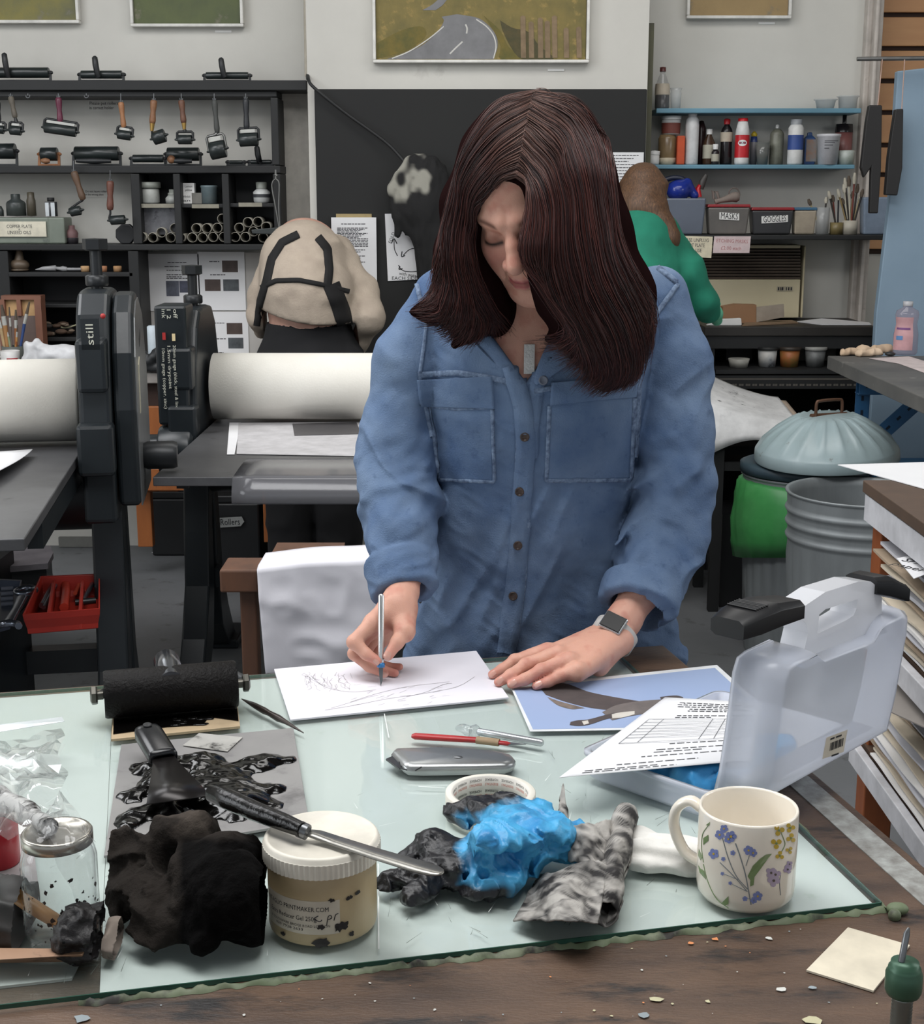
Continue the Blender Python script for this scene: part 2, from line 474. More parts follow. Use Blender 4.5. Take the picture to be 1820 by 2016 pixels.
pl=[P(1768, 140, Yb), P(1830, 133, Yb), P(1960, 128, Yb), P(1960, 760, Yb), P(1720, 760, Yb), P(1726, 620, Yb), P(1752, 400, Yb)]
for q in pl[3:5]:q[2]=.02
MB().prism(pl, (0, .035, 0)).build('blue_partition', mat('blue_wall', (138, 160, 178), .6, col2=(120, 142, 160), scale=2, bump=.1), label='pale blue painted partition board at the right edge of the room', cat='partition', bevel=.004)
w=bpy.data.worlds.new('sky'); SC.world=w; w.use_nodes=True
bg=w.node_tree.nodes['Background']; bg.inputs['Color'].default_value=(.86, .93, 1, 1); bg.inputs['Strength'].default_value=.55
def lamp(name, loc, size, power, aim, col=(1, 1, 1)):
 d=bpy.data.lights.new(name, 'AREA'); d.shape='RECTANGLE'; d.size, d.size_y=size; d.energy=power; d.color=col
 o=bpy.data.objects.new(name, d); COL.objects.link(o); o.location=loc
 o.rotation_euler=(Vector(aim)-Vector(loc)).to_track_quat('-Z', 'Y').to_euler(); return o
lamp('roof_light_over_table', (-.2, 1.35, 3.22), (2.6, 1.0), 70, (0, 1.75, 0))
lamp('roof_light_left', (-2.2, 3.2, 3.22), (1.4, 2.2), 70, (-1.9, 3.3, 0), (.97, .98, 1))
lamp('roof_light_back', (.4, 3.9, 3.22), (2.6, .9), 33, (.4, 4.3, 0), (1, .98, .95))
lamp('window_light_left', (-4.1, 1.6, 1.9), (2.6, 1.8), 75, (0, 2.2, 1.0), (.92, .96, 1))
lamp('window_light_right', (3.4, 2.2, 2.0), (2.0, 1.6), 38, (0, 2.4, 1.0), (.95, .97, 1))
cd=bpy.data.cameras.new('camera'); co=bpy.data.objects.new('camera', cd); COL.objects.link(co)
cd.sensor_fit='HORIZONTAL'; cd.sensor_width=36; cd.lens=36*F/1820; cd.clip_start=.05
co.location=(0, 0, CZ); co.rotation_euler=(math.radians(90)-PIT, 0, 0); SC.camera=co
SC.view_settings.view_transform='Standard'; SC.view_settings.look='None'; SC.view_settings.exposure=0.0; SC.view_settings.gamma=1
SC.view_settings.use_curve_mapping=False
SC.cycles.max_bounces=7; SC.cycles.diffuse_bounces=3; SC.cycles.glossy_bounces=3; SC.cycles.transparent_max_bounces=12; SC.cycles.transmission_bounces=5
SC.cycles.sample_clamp_indirect=4; SC.cycles.caustics_reflective=False; SC.cycles.caustics_refractive=False; SC.cycles.use_denoising=True
frame_w=mat('frame_white', (226, 224, 218), .5)
def painting(label, x0, x1, ybot, Y, canvas, xs=None, fw=7, zt=None):
 a, c=P(x0, ybot, Y-.03), P(x1, ybot, Y-.03); z0=a[2]; x0m, x1m=a[0], c[0]; top=zt or z0+(x1m-x0m)*.75
 t=T('framed_painting', label, 'painting', ((x0m+x1m)/2, Y-.03, z0))
 f=fw*mpp(50, Y); b=MB()
 for lo, hi in(((x0m, z0), (x1m, z0+f)), ((x0m, top-f), (x1m, top)), ((x0m, z0+f), (x0m+f, top-f)), ((x1m-f, z0+f), (x1m, top-f))):
  b.box(((lo[0]+hi[0])/2, Y-.021, (lo[1]+hi[1])/2), (hi[0]-lo[0], .038, hi[1]-lo[1]))
 b.build('picture_frame', frame_w, t, bevel=.003)
 k=MB(); k.box(((x0m+x1m)/2, Y-.016, (z0+top)/2), (x1m-x0m-2*f-.003, .02, top-z0-2*f-.003))
 ms=[canvas]
 return t, k, (x0m+f, x1m-f, z0+f, top-f, Y-.0265)
gm=mat('painted_grass', (128, 112, 58), .6, col2=(88, 84, 44), scale=9, mix=.55, stain=(150, 128, 70), stain_scale=24, stain_at=.55, bump=.6, bump_scale=50)
t, k, (a, c, z0, z1, y)=painting('large white-framed landscape painting with a grey road bending past fence posts', 735, 1160, 124, YB, gm, fw=6)
def Q(px, py, lift=0.0):
 p=P(px, py, y-lift); return p
road=bez([(762, 116), (800, 104), (838, 84), (866, 60), (872, 42), (868, 32), (880, 28), (915, 27), (945, 36), (966, 52), (978, 72), (980, 92), (974, 116)], 40)
K=[k]
def sheet(pl, m, lift):k.add([Q(q[0], q[1], lift)for q in pl], [tuple(range(len(pl)))], m, False)
sheet(bez([(742, 116), (800, 100), (838, 72), (830, 52), (790, 60), (740, 86)], 20), 1, .0005)
road_l=[(762, 116), (800, 105), (836, 86), (862, 62), (874, 42), (870, 33)]; road_r=[(972, 116), (980, 92), (977, 70), (962, 50), (940, 35), (900, 28)]
A=np.array([[Q(*(np.array(l)*(1-s)+np.array(r)*s), .0008)for s in np.linspace(0, 1, 8)]for l, r in zip(bez(road_l, 18), bez(road_r, 18))]); k.grid(A, 2, False)
A=np.array([[Q(*(np.array(l)*(1-s)+np.array(r)*s), .0008)for s in np.linspace(0, 1, 4)]for l, r in zip(bez([(832, 20), (850, 10), (862, 0), (880, -14)], 8), bez([(858, 20), (872, 10), (880, 0), (896, -14)], 8))]); k.grid(A, 2, False)
def stroke(pts, w, m, lift=.0012):
 p=bez(pts, 14); tg=np.gradient(p, axis=0); tg/=np.linalg.norm(tg, axis=1)[:, None]; nr=np.stack([-tg[:, 1], tg[:, 0]], 1)
 k.grid(np.array([[Q(*(q+n*w/2), lift), Q(*(q-n*w/2), lift)]for q, n in zip(p, nr)]), m, False)
stroke([(772, 115), (808, 100), (845, 76), (874, 52)], 2.2, 3); stroke([(972, 115), (977, 92), (972, 70), (958, 52), (938, 38)], 2.4, 3)
stroke([(886, 106), (898, 94), (911, 82)], 3, 3); stroke([(919, 66), (920, 56), (917, 48)], 3, 3)
sheet(bez([(952, 30), (985, 60), (1000, 90), (1025, 116), (985, 116), (986, 90), (972, 58)], 24), 1, .001)
sheet(bez([(985, 40), (1010, 55), (1040, 62), (1062, 90), (1090, 116), (1028, 116), (1004, 88), (990, 60)], 24), 4, .0012)
for x, t_ in((1064, 34), (1078, 40), (1092, 30), (1115, 54), (1140, 52), (1046, 42), (1030, 30)):sheet([(x-5, t_+3), (x, t_), (x+5, t_+3), (x+6, 114), (x-4, 114)], 5, .0016)
k.build('canvas', [gm, mat('painted_verge', (118, 100, 34), .6, col2=(78, 78, 28), scale=20, bump=.5), mat('painted_road', (128, 128, 130), .6, col2=(104, 104, 106), scale=14), mat('painted_line', (206, 204, 198), .6), mat('painted_hedge', (52, 54, 26), .6, col2=(84, 72, 34), scale=26, bump=.5), mat('painted_post', (140, 118, 90), .6, col2=(104, 86, 62), scale=20)], t)
for lab, x0, x1, yb, Y, cc, c2 in(('white-framed green painting on the wall, left of the vertical pipe', 258, 480, 53, YW, (92, 100, 58), (70, 78, 52)), ('white-framed painting of yellow gorse and grey path in the top left corner', -120, 157, 46, YW, (138, 128, 56), (92, 94, 70)), ('small white-framed sandy painting above the light blue shelves', 1352, 1558, 37, YW, (158, 134, 92), (138, 116, 78))):
 cm=mat('canvas_'+str(x0), cc, .6, col2=c2, scale=7, mix=.5, stain=(118, 112, 96), stain_scale=14, stain_at=.6, bump=.5)
 t, k, _=painting(lab, x0, x1, yb, Y, cm, fw=6); k.build('canvas', cm, t)
for lab, x, yy, Y in(('tiny white caption card under the large road painting', 1095, 138, YB), ('tiny white caption card under the green painting', 440, 62, YW), ('tiny grey caption card under the sandy painting', 1510, 46, YW)):
 a, c=P(x-16, yy, Y), P(x+16, yy, Y); MB().box(((a[0]+c[0])/2, Y-.002, a[2]), (c[0]-a[0], .003, .008)).build('caption_card', whitem, label=lab, cat='card')
b=MB(); b.tube([P(601, -60, YW-.02), P(604, 150, YW-.02)], .008); b.build('wall_pipe', mat('pipe_cream', (196, 188, 172), .5), label='thin cream pipe running up the wall beside the chimney breast', cat='pipe')
b=MB(); b.tube(bez([P(607, 155, YB-.03), P(618, 172, YB-.05), P(680, 222, YB-.05), P(760, 280, YB-.06), P(800, 322, YB-.08)], 20), .006)
b.tube([P(606, 148, YB+.01), P(607, 156, YB-.03)], .007); b.build('sagging_cable', blackm, label='black cord sagging across the black board from its top left corner', cat='cord')
SHF, SHB=5.60, YW
class PX:
 """shapes drawn at a fixed depth Y, measured in photo pixels there (w = pixels towards the room)"""
 def __init__(s, Y):s.Y=Y; s.mb=MB()
 def p(s, x, y, w=0):q=P(x, y, s.Y); q[1]-=w*mpp(y, s.Y); return q
 def tube(s, pts, r, **k):
  pts=[tuple(q)+(0, )*(3-len(q))for q in pts]; sc=mpp(pts[0][1], s.Y)
  s.mb.tube([s.p(*q)for q in pts], np.array(r)*sc if not np.isscalar(r)else r*sc, **k); return s
 def lathe(s, cx, yb, prof, n=24, **k):
  sc=mpp(yb, s.Y); s.mb.lathe([(r*sc, h*sc)for r, h in prof], s.p(cx, yb), n=n, **k); return s
 def box(s, x0, y0, x1, y1, d, w0=0, m=0):
  a=s.p(x0, y1, w0); b=s.p(x1, y0, w0); dd=d*mpp(y1, s.Y)
  s.mb.box(((a[0]+b[0])/2, a[1]+dd/2, (a[2]+b[2])/2), (b[0]-a[0], dd, b[2]-a[2]), m=m); return s
 def poly(s, pts, d, w0=0, m=0):
  sc=mpp(pts[0][1], s.Y); s.mb.prism([s.p(x, y, w0)for x, y in pts], (0, d*sc, 0), m); return s
 def build(s, *a, **k):return s.mb.build(*a, **k)
def zat(y, Y):return P(900, y, Y)[2]
def xat(x, y, Y):return P(x, y, Y)[0]
rack=T('tool_rack', 'black wooden wall rack with shelves and cubbyholes full of rollers and tubes', 'rack', (-1.4, YW-.1, 1.2))
def shelf(name, x0, x1, y0, y1, parent=rack, front=SHF, m=blackm, back=YW-.012):
 b=MB(); a, c=P(x0, y1, front), P(x1, y0, front)
 b.box(((a[0]+c[0])/2, (front+back)/2, (a[2]+c[2])/2), (c[0]-a[0], back-front, c[2]-a[2]))
 return b.build(name, m, parent, bevel=.003)
shelf('shelf_board', -160, 604, 158, 178); shelf('hook_rail', -160, 545, 179, 191, front=SHF+.02)
shelf('shelf_board', -160, 552, 326, 341); shelf('shelf_board', -160, 556, 481, 493)
def post(x0, x1, ytop, ybot, front=SHF+.004):return shelf('upright', x0, x1, ytop, ybot, front=front)
post(536, 547, 192, 325); post(541, 552, 342, 480); post(263, 274, 342, 480); post(346, 354, 342, 480); post(441, 450, 342, 480)
for a, c, yy in((275, 345, 405), (355, 440, 405), (451, 540, 404)):shelf('cubby_shelf', a, c, yy-4, yy+4, front=SHF+.02)
b=MB(); a, c=P(268, 480, YW-.02), P(548, 342, YW-.02); b.box(((a[0]+c[0])/2, YW-.018, (a[2]+c[2])/2), (c[0]-a[0], .008, c[2]-a[2])); b.build('cubby_back', blackm, rack)
for k, (x0, x1, y)in enumerate(((277, 351, 405), (378, 431, 406), (470, 516, 403))):
 b=PX(SHF+.018); b.box(x0, y-4, x1, y+4, 2); b.build('paper_lip', mat('grubby_card', (150, 146, 132), .8, stain=(110, 106, 96), stain_scale=60), rack)
b=PX(YW-.02); b.box(548, 177, 606, 462, 4); b.build('wall_panel', mat('panel_cream', (196, 192, 184), .75), label='narrow pale panel between the black rack and the chimney breast', cat='panel', bevel=.003)
hookm=mat('hook_steel', (120, 122, 124), .35, metal=.9); rubber=mat('black_rubber', (34, 36, 38), .45, stain=(66, 68, 68), stain_scale=50, stain_at=.66)
steel=mat('dull_steel', (128, 128, 126), .4, metal=.8); wornwood=mat('worn_handle', (156, 112, 78), .5, col2=(116, 80, 58), scale=30)
brass=mat('brass', (196, 160, 92), .35, metal=.8); plum=mat('plum_handle', (106, 46, 68), .35); darkh=mat('dark_handle', (44, 46, 50), .45, stain=(80, 80, 80), stain_scale=60)
grayh=mat('grey_handle', (112, 104, 92), .6, col2=(86, 82, 74), scale=30); plate=mat('tin_plate', (196, 196, 190), .4, metal=.3); inkroll=mat('inky_roller', (40, 46, 46), .3, stain=(88, 92, 90), stain_scale=40, stain_at=.68)
YH=5.565
def hanging(label, hx, htop, hbot, hm, hw, rx0, ry0, rx1, ry1, rr, frame=True, plate_on=True, ferrule=None, nut=None, group='hand rollers hanging from the hook rail', rail=190):
 """a hand roller hung by its handle: hook, handle, frame, roller"""
 o=T('hand_roller', label, 'roller', P((rx0+rx1)/2, max(ry0, ry1)+rr, YH), group)
 tx, ty=hx[0], htop; bx, by=hx[1], hbot
 q=PX(YH); L=by-ty
 pr=[(0, .55), (.03, .9), (.12, 1.0), (.3, .92), (.5, .72), (.68, .86), (.85, .95), (.97, .8), (1, .5)]
 q.tube([(tx+(bx-tx)*s, ty+L*s)for s, _ in pr], [hw*w for _, w in pr], n=12); q.build('handle', hm, o)
 q=PX(YH); q.tube([(tx, rail-6), (tx, ty+2)], 1.2); th=np.linspace(-.5, 3.8, 12); q.tube([(tx+3*math.cos(t), ty-2+3*math.sin(t))for t in th], .9, n=6); q.build('hanging_hook', hookm, o)
 if ferrule:q=PX(YH); q.tube([(bx, by-2), (bx+ferrule[0]*.5, by+ferrule[1])], [hw*.75, hw*.5]); q.build('ferrule', brass, o); bx, by=bx+ferrule[0]*.5, by+ferrule[1]
 mx, my=(rx0+rx1)/2, (ry0+ry1)/2; d=np.array([rx1-rx0, ry1-ry0], float); l=np.hypot(*d); d/=l; n=np.array([d[1], -d[0]])
 q=PX(YH)
 if frame:
  c0=np.array([rx0, ry0])-d*2; c1=np.array([rx1, ry1])+d*2; up=n*(rr*1.75)
  q.tube([c0, c0+up*.85, c0+up+d*3, c1+up-d*3, c1+up*.85, c1], 2.6, n=8)
  q.tube([(bx, by), tuple((c0+c1)/2+up)], [hw*.5, hw*.7], n=8)
 else:q.tube([(bx, by), (bx+(rx0-bx)*.4, by+6), (rx0-3, ry0-5), (rx0-2, ry0)], 2.2, n=8)
 q.build('frame', steel if frame==2 else rubber, o)
 if plate_on:
  c0=np.array([rx0, ry0])+d*4+n*rr*1.05; c1=np.array([rx1, ry1])-d*4+n*rr*1.05
  q=PX(YH); q.poly([tuple(c0), tuple(c1), tuple(c1+n*rr*.5), tuple(c0+n*rr*.5)], 1, w0=rr*.55); q.build('scraper_plate', plate, o)
 q=PX(YH); q.tube([(rx0, ry0), (rx0+d[0], ry0+d[1]), (rx1-d[0], ry1-d[1]), (rx1, ry1)], [rr*.9, rr, rr, rr*.9], n=20); q.tube([tuple(np.array([rx0, ry0])-d*7), (rx0+d[0], ry0+d[1])], [1.5, 4]); q.tube([(rx1-d[0], ry1-d[1]), tuple(np.array([rx1, ry1])+d*7)], [4, 1.5]); q.build('roller', inkroll, o)
 return o
hanging('small grey hand roller with an olive handle, second from the left on the hook rail', (21, 30), 190, 232, grayh, 6, 20, 256, 42, 258, 9)
hanging('hand roller mostly cut off by the left picture edge on the hook rail', (-4, -2), 200, 240, darkh, 5, -10, 254, 8, 256, 8)
hanging('wide black hand roller with a plum handle', (115, 119), 192, 243, plum, 6.5, 88, 251, 150, 260, 10)
hanging('small hand roller with a pale wooden handle below the wall note', (238, 244), 201, 252, mat('pale_handle', (176, 124, 84), .5, col2=(140, 96, 66), scale=30), 6, 232, 264, 258, 268, 9)
hanging('hand roller with wooden handle and its roller tilted up to the right', (303, 300), 197, 244, wornwood, 7, 302, 273, 325, 266, 13, frame=False, plate_on=False, ferrule=(-2, 14))
hanging('hand roller with wooden handle, brass ferrule and wing nut', (357, 362), 197, 243, mat('brown_handle', (122, 84, 64), .5, col2=(92, 62, 50), scale=30), 6.5, 351, 275, 378, 275, 9, ferrule=(2, 12), plate_on=False)
hanging('large grey-handled palette-shaped roller hanging with its grip to one side', (422, 428), 197, 262, mat('slate_handle', (74, 76, 74), .6), 6, 414, 298, 444, 292, 17, frame=2)
hanging('black triangular-framed hand roller at the right end of the hook rail', (484, 486), 194, 256, darkh, 6.5, 472, 276, 508, 274, 13)
hanging('wooden handled roller hung under the second shelf, beside the square-shouldered bottles', (146, 165), 356, 412, mat('olive_handle', (110, 84, 64), .5, col2=(84, 66, 54), scale=30), 7.5, 140, 436, 160, 432, 9, frame=False, plate_on=False, group='hand rollers hanging under the second shelf', rail=341)
hanging('wooden handled roller hung under the second shelf, nearer the cubbyholes', (217, 217), 356, 414, mat('russet_handle', (124, 80, 66), .5, col2=(94, 60, 52), scale=30), 7.5, 218, 434, 246, 432, 9, frame=False, plate_on=False, group='hand rollers hanging under the second shelf', rail=341)
for x in(55, 170):
 q=PX(YH+.015); q.tube([(x, 184), (x, 188)], 1.2); q.tube([(x+4*math.cos(t), 189+4*math.sin(t))for t in np.linspace(-.6, 3.6, 10)], 1.0, n=6)
 q.build('cup_hook', hookm, label='empty steel hook on the rail '+('left of the plum handled roller' if x<100 else 'right of the plum handled roller'), cat='hook')
def standing(label, x0, x1, ytop, yb, kind=0, hm=rubber, w=0, knob=None, group='ink rollers standing on the shelves', Y=5.68):
 """a roller lying in its stand on a shelf"""
 rr=(yb-ytop)*(.36 if kind else .34); cy=ytop+rr
 o=T('ink_roller', label, 'roller', P((x0+x1)/2, yb, Y), group)
 q=PX(Y); q.tube([(x0, cy), (x0+1, cy), (x1-1, cy), (x1, cy)], [rr*.93, rr, rr, rr*.93], n=22); q.build('roller', inkroll, o)
 q=PX(Y)
 for xe, s in((x0, -1), (x1, 1)):
  q.tube([(xe-s, cy), (xe+s*5, cy)], 2.6); q.tube([(xe+s*4, cy), (xe+s*8, cy)], [4, 2]); q.poly([(xe+s*1, cy-4), (xe+s*5, cy-4), (xe+s*6, yb), (xe+s*1, yb)], 4, w0=2)
 q.box(x0-3, yb-4, x1+3, yb, 5, w0=2); q.build('stand', rubber if hm is not wornwood else mat('pale_wood', (172, 118, 78), .6, col2=(140, 92, 60), scale=25), o)
 if kind==1:
  xm=x0+(x1-x0)*.42; q=PX(Y); q.tube([(xm+4, yb-8, 14), (xm+2, cy, rr+8), (xm-1, ytop-10, rr+10), (xm-3, ytop-24, rr+9), (xm-4, ytop-27, rr+9)], [5, 5.5, 6, 5.5, 2.5], n=10); q.build('handle', hm, o)
 if kind==2:
  q=PX(Y); q.tube([(x0+8, yb-10, rr+8), ((x0+x1)/2, yb-9, rr+12), (x1-10, yb-9, rr+8)], [4, 6, 4], n=10); q.build('handle', hm, o)
 if knob:q=PX(Y); q.mb.sphere(q.p(knob, yb-12, rr+10), 8*mpp(yb, Y)); q.build('handle_end', wornwood, o, label='rust-brown rounded handle end')
 return o
standing('wide roller with an upright handle on the top shelf, cut by the left picture edge', -40, 96, 130, 158, 1)
standing('black roller with an upright leaning handle on the top shelf under the green painting', 160, 240, 136, 158, 1)
standing('black roller with upright handle and a pale scraper bar, rightmost on the top shelf', 406, 489, 139, 158, 1)
standing('grey roller in a pale stand, leftmost on the second shelf', -8, 30, 282, 326, 0)
standing('short roller with an orange wooden stand on the second shelf', 81, 113, 290, 326, 2, wornwood)
standing('long black roller in a low stand on the second shelf', 148, 234, 288, 326, 2)
standing('low roller with a mauve knob on the second shelf', 262, 322, 304, 326, 0, knob=None)
standing('black roller with a rust-brown knob beneath the wing-nut roller', 330, 392, 290, 326, 2, knob=342)
standing('small grey roller lying flat below the slate handled roller', 452, 478, 315, 326, 0)
standing('small black roller with a slanting handle at the right end of the second shelf', 494, 534, 314, 326, 1)
def wallnote(label, x, y, lines, w, lh, Y=YW-.003, rotl=0):
 b=MB(); a=P(x, y, Y); c=P(x+w, y+lh*len(lines), Y); b.box(((a[0]+c[0])/2, Y+.001, (a[2]+c[2])/2), (c[0]-a[0]+.012, .0015, a[2]-c[2]+.012), m=0)
 for i, t_ in enumerate(lines):
  f=plane_fn(P(x, y+lh*(i+.5), Y), (1, 0, 0), (0, 0, 1), .0006); write(b, t_, f, lh*mpp(y, Y)*.95, 1, width=(w if i==0 else w*.85)*mpp(y, Y), align='LEFT')
 b.build('wall_note', [wallm, darkink], label=label, cat='note')
wallnote('typed note on the wall beside the pale wooden handle', 176, 199, ['Please put rollers', 'in correct holder'], 56, 9)
wallnote('typed note on the wall between the two wooden handled rollers', 168, 374, ['Do not leave roller', 'in the wrong place'], 42, 6)
t=T('oil_tray', 'grey-green plastic tray labelled for copper plate and linseed oils', 'tray', P(55, 480, 5.66))
q=PX(5.64); q.box(-60, 428, 96, 480, 60); q.box(96, 428, 126, 480, 58); q.build('tray_body', mat('grubby_plastic', (132, 140, 128), .5, col2=(108, 116, 106), scale=8, stain=(70, 76, 72), stain_scale=18), t, bevel=.006)
b=MB(); Yl=5.632; a, c=P(-6, 466, Yl), P(90, 436, Yl); b.box(((a[0]+c[0])/2, Yl, (a[2]+c[2])/2), (c[0]-a[0], .002, c[2]-a[2]))
for s_, yy, w_ in(('COPPER PLATE', 446, 50), ('+', 452, 3), ('LINSEED OILS', 458, 46)):write(b, s_, plane_fn(P(38, yy, Yl-.0012), (1, 0, 0), (0, 0, 1), .0005), .018, 1, width=w_*mpp(450, Yl))
b.build('tray_label', [mat('cream_label', (226, 220, 200), .7), inkm], t)
def bottle(name, label, cat, cx, yb, prof, m, Y=5.68, group=None, n=20, cap=None, capm=None, lab=None, labm=None, box=None):
 o=T(name, label, cat, P(cx, yb, Y), group)
 q=PX(Y); q.lathe(cx, yb, prof, n=n); q.build('body', m, o)
 if cap:q=PX(Y); q.lathe(cx, yb, cap); q.build('cap', capm, o)
 if lab:q=PX(Y); q.lathe(cx, yb, lab, cap=False); q.build('paper_label', labm, o)
 return o
darkb=mat('dark_bottle', (52, 56, 58), .35, col2=(66, 72, 68), scale=12)
bottle('square_shouldered_bottle', 'dark square-shouldered bottle standing on the labelled tray', 'bottle', 33, 427, [(0, 0), (19, 1), (19, 24), (17, 28), (9, 33), (9, 42), (8, 43), (0, 43)], darkb, n=18)
bottle('slim_bottle', 'dark slim bottle leaning beside the square-shouldered one', 'bottle', 63, 427, [(0, 0), (9, 1), (9, 30), (7, 36), (7, 46), (0, 47)], mat('olive_bottle', (84, 78, 66), .4), n=14)
t=bottle('square_tin', 'small square tin with a white label and dark cap on the labelled tray', 'tin', 102, 427, [(0, 0), (12, 0), (12, 28), (0, 28)], mat('tin_dark', (70, 72, 76), .4), n=4, cap=[(6, 28.5), (7, 29), (7, 36), (0, 36)], capm=blackm)
q=PX(5.66); q.box(90, 400, 107, 427, 1); q.build('paper_label', mat('label_white', (216, 222, 226), .6), t)
bottle('small_bottle', 'dark bottle end at the left picture edge on the labelled tray', 'bottle', 1, 427, [(0, 0), (7, 0), (7, 12), (3, 20), (0, 20)], darkb, n=12)
bottle('ink_pot', 'pink-topped dark ink pot on the shelf below the hanging rollers', 'pot', 143, 480, [(0, 0), (11, 0), (12, 10), (12, 11), (0, 11)], mat('pot_dark', (58, 54, 58), .4), cap=[(11, 11.5), (12, 20), (9, 26), (6, 28), (6, 35), (0, 35)], capm=mat('dusty_pink', (122, 92, 92), .6))
o=PX(5.64); o.poly([(241, 441), (256, 441), (268, 453), (268, 468), (258, 480), (240, 480), (229, 468), (229, 452)], 14, w0=7)
o.build('octagonal_block', mat('block_black', (24, 25, 28), .5), label='black octagonal block standing at the end of the shelf', cat='block', bevel=.004)
jarw=mat('jar_white', (186, 188, 182), .4, col2=(150, 152, 148), scale=14, stain=(90, 92, 90), stain_scale=30, stain_at=.62)
cuby=401
bottle('glass_jar', 'wide jar with a flat lid in the left cubbyhole', 'jar', 296, cuby, [(0, 0), (18, 0), (19, 3), (19, 26), (17, 29), (0, 29)], jarw, cap=[(20, 29.5), (22, 30), (22, 40), (20, 41), (0, 41)], capm=mat('jar_lid_grey', (150, 154, 146), .4))
bottle('ink_jar', 'small squat ink jar with a stepped lid in the left cubbyhole', 'jar', 341, cuby, [(0, 0), (14, 0), (14.5, 10), (9, 16), (0, 16)], jarw, cap=[(9.5, 16.5), (9.5, 20), (7, 21), (7, 27), (0, 27)], capm=mat('jar_lid_grey', (150, 154, 146), .4))
for lab, x0, x1, y0, y1, tx in(('small white carton with writing, on top of another carton', 361, 382, 360, 379.4, ('Lemon', 'yellow')), ('white and grey carton with writing, under another carton', 358, 378, 380, cuby, ('Viridi', 'an'))):
 o=T('paint_carton', lab, 'carton', P(370, y1, 5.66), 'cartons in the middle cubbyhole'); q=PX(5.66); q.box(x0, y0, x1, y1, 18 if x1>380 else 36)
 for i, s_ in enumerate(tx):write(q.mb, s_, plane_fn(q.p((x0+x1)/2, y0+(y1-y0)*(.36+.36*i), .3), (1, 0, 0), (0, 0, 1)), .012, 1, width=14*mpp(380, 5.66))
 if x1<380:q.box(x1+.2, y0, x1+19, y1, 30, m=2)
 q.build('carton_body', [whitem, darkink, mat('carton_grey', (120, 118, 112), .7)], o)
bottle('paint_tin', 'blue-green paint smeared tin in the middle cubbyhole', 'tin', 413, cuby, [(0, 0), (16, 0), (16, 30), (17, 31), (17, 34), (15, 35), (0, 34)], mat('tin_blue', (92, 112, 120), .4, col2=(136, 146, 146), scale=9, stain=(54, 66, 110), stain_scale=14))
bottle('ink_jar', 'white ink jar with a dark band label in the right cubbyhole', 'jar', 516, cuby, [(0, 0), (13, 0), (16, 4), (17, 22), (11, 27), (10, 28), (0, 28)], mat('jar_pale', (196, 198, 196), .35), cap=[(10.5, 28.5), (11, 40), (9, 41), (0, 41)], capm=mat('jar_lid_grey', (150, 154, 146), .4), lab=[(17.3, 12), (17.4, 18)], labm=mat('band_dark', (60, 62, 66), .6))
q=PX(5.66); q.box(286, 409, 360, 462, 4); q.build('etched_plate', mat('etched_metal', (126, 126, 130), .4, metal=.4, col2=(64, 64, 68), scale=16, stain=(40, 40, 44), stain_scale=24, stain_at=.55), label='mottled grey metal plate propped in the left cubbyhole', cat='plate')
tubes=[(279, 469, 0), (300.5, 470, 1), (317.5, 460, 2), (336, 470, 3), (355.5, 470, 4), (344, 452, 3), (378.5, 470, 5), (399, 470, 3), (419.5, 469, 3), (440.5, 469, 5), (386.5, 452, 3), (407, 452, 3), (428, 451, 3), (437.5, 433, 5), (463, 469, 6), (483, 469, 6), (471, 451, 3), (488, 440, 3), (507.5, 439, 6), (499, 458, 1), (524, 449, 1), (518, 470, 1)]
tin=[mat('tube_in_'+str(i), c, .8)for i, c in enumerate(((140, 138, 130), (48, 48, 48), (44, 44, 48), (50, 48, 42), (120, 120, 114), (64, 46, 42), (42, 50, 52)))]
tubem=mat('card_tube', (160, 156, 144), .8)
tn={'names':['pale empty', 'dark capped', 'white rimmed', 'shadowy', 'grey plugged', 'reddish lined', 'blue-grey lined']}
proto={}
for i, (x, y, k)in enumerate(tubes):
 Y=5.625; c=P(x, y, Y); rr=9.6*mpp(470, Y)
 row='on the bottom row' if y>465 else 'on an upper row'
 where='left' if x<362 else('middle' if x<445 else 'right')
 lab='%s cardboard tube end %s of the %s cubbyhole'%(tn['names'][k], row, where)
 if k not in proto:
  o=T('cardboard_tube', lab, 'tube', c, 'cardboard tubes in the cubbyholes')
  b=MB(); b.lathe([(rr*.9, 0), (rr, 0), (rr, .14), (rr*.9, .14)], c, axis=(0, 1, 0), n=22, cap=False); b.lathe([(rr*.9, .14), (rr*.9, 0)], c, axis=(0, 1, 0), n=22, cap=False); b.build('tube_wall', tubem, o)
  b=MB(); b.lathe([(0, .02 if k in(0, 4)else .1), (rr*.89, .02 if k in(0, 4)else .1)], c, axis=(0, 1, 0), n=22, cap=False); b.build('tube_plug', tin[k], o)
  proto[k]=o
 else:copy_tree(proto[k], loc=c, label=lab)
o=T('fire_tongs', 'long steel tongs hung on the right edge of the black rack', 'tongs', P(545, 470, 5.55))
for s_ in(-1, 1):
 q=PX(5.56); q.tube(bez([(543, 352), (543+s_*6, 358), (543+s_*7, 372), (546+s_*3, 410), (551+s_*.8, 452), (552, 466)], 18), [1.6]*12+[1.4]*6, n=8); q.build('tong_arm', steel, o)
q=PX(5.56); q.tube([(543, 334), (543, 352)], 2.4); q.tube([(541, 344), (546, 346)], 3); q.build('tong_hook', steel, o)
q=PX(5.6); q.poly([(496, 452), (560, 446), (568, 454), (560, 462), (498, 460)], 8, w0=10); q.build('clamp_bar', mat('gunmetal', (64, 68, 68), .5, metal=.4), label='grey metal bar lying across the tubes beside the tongs', cat='bar', bevel=.003)
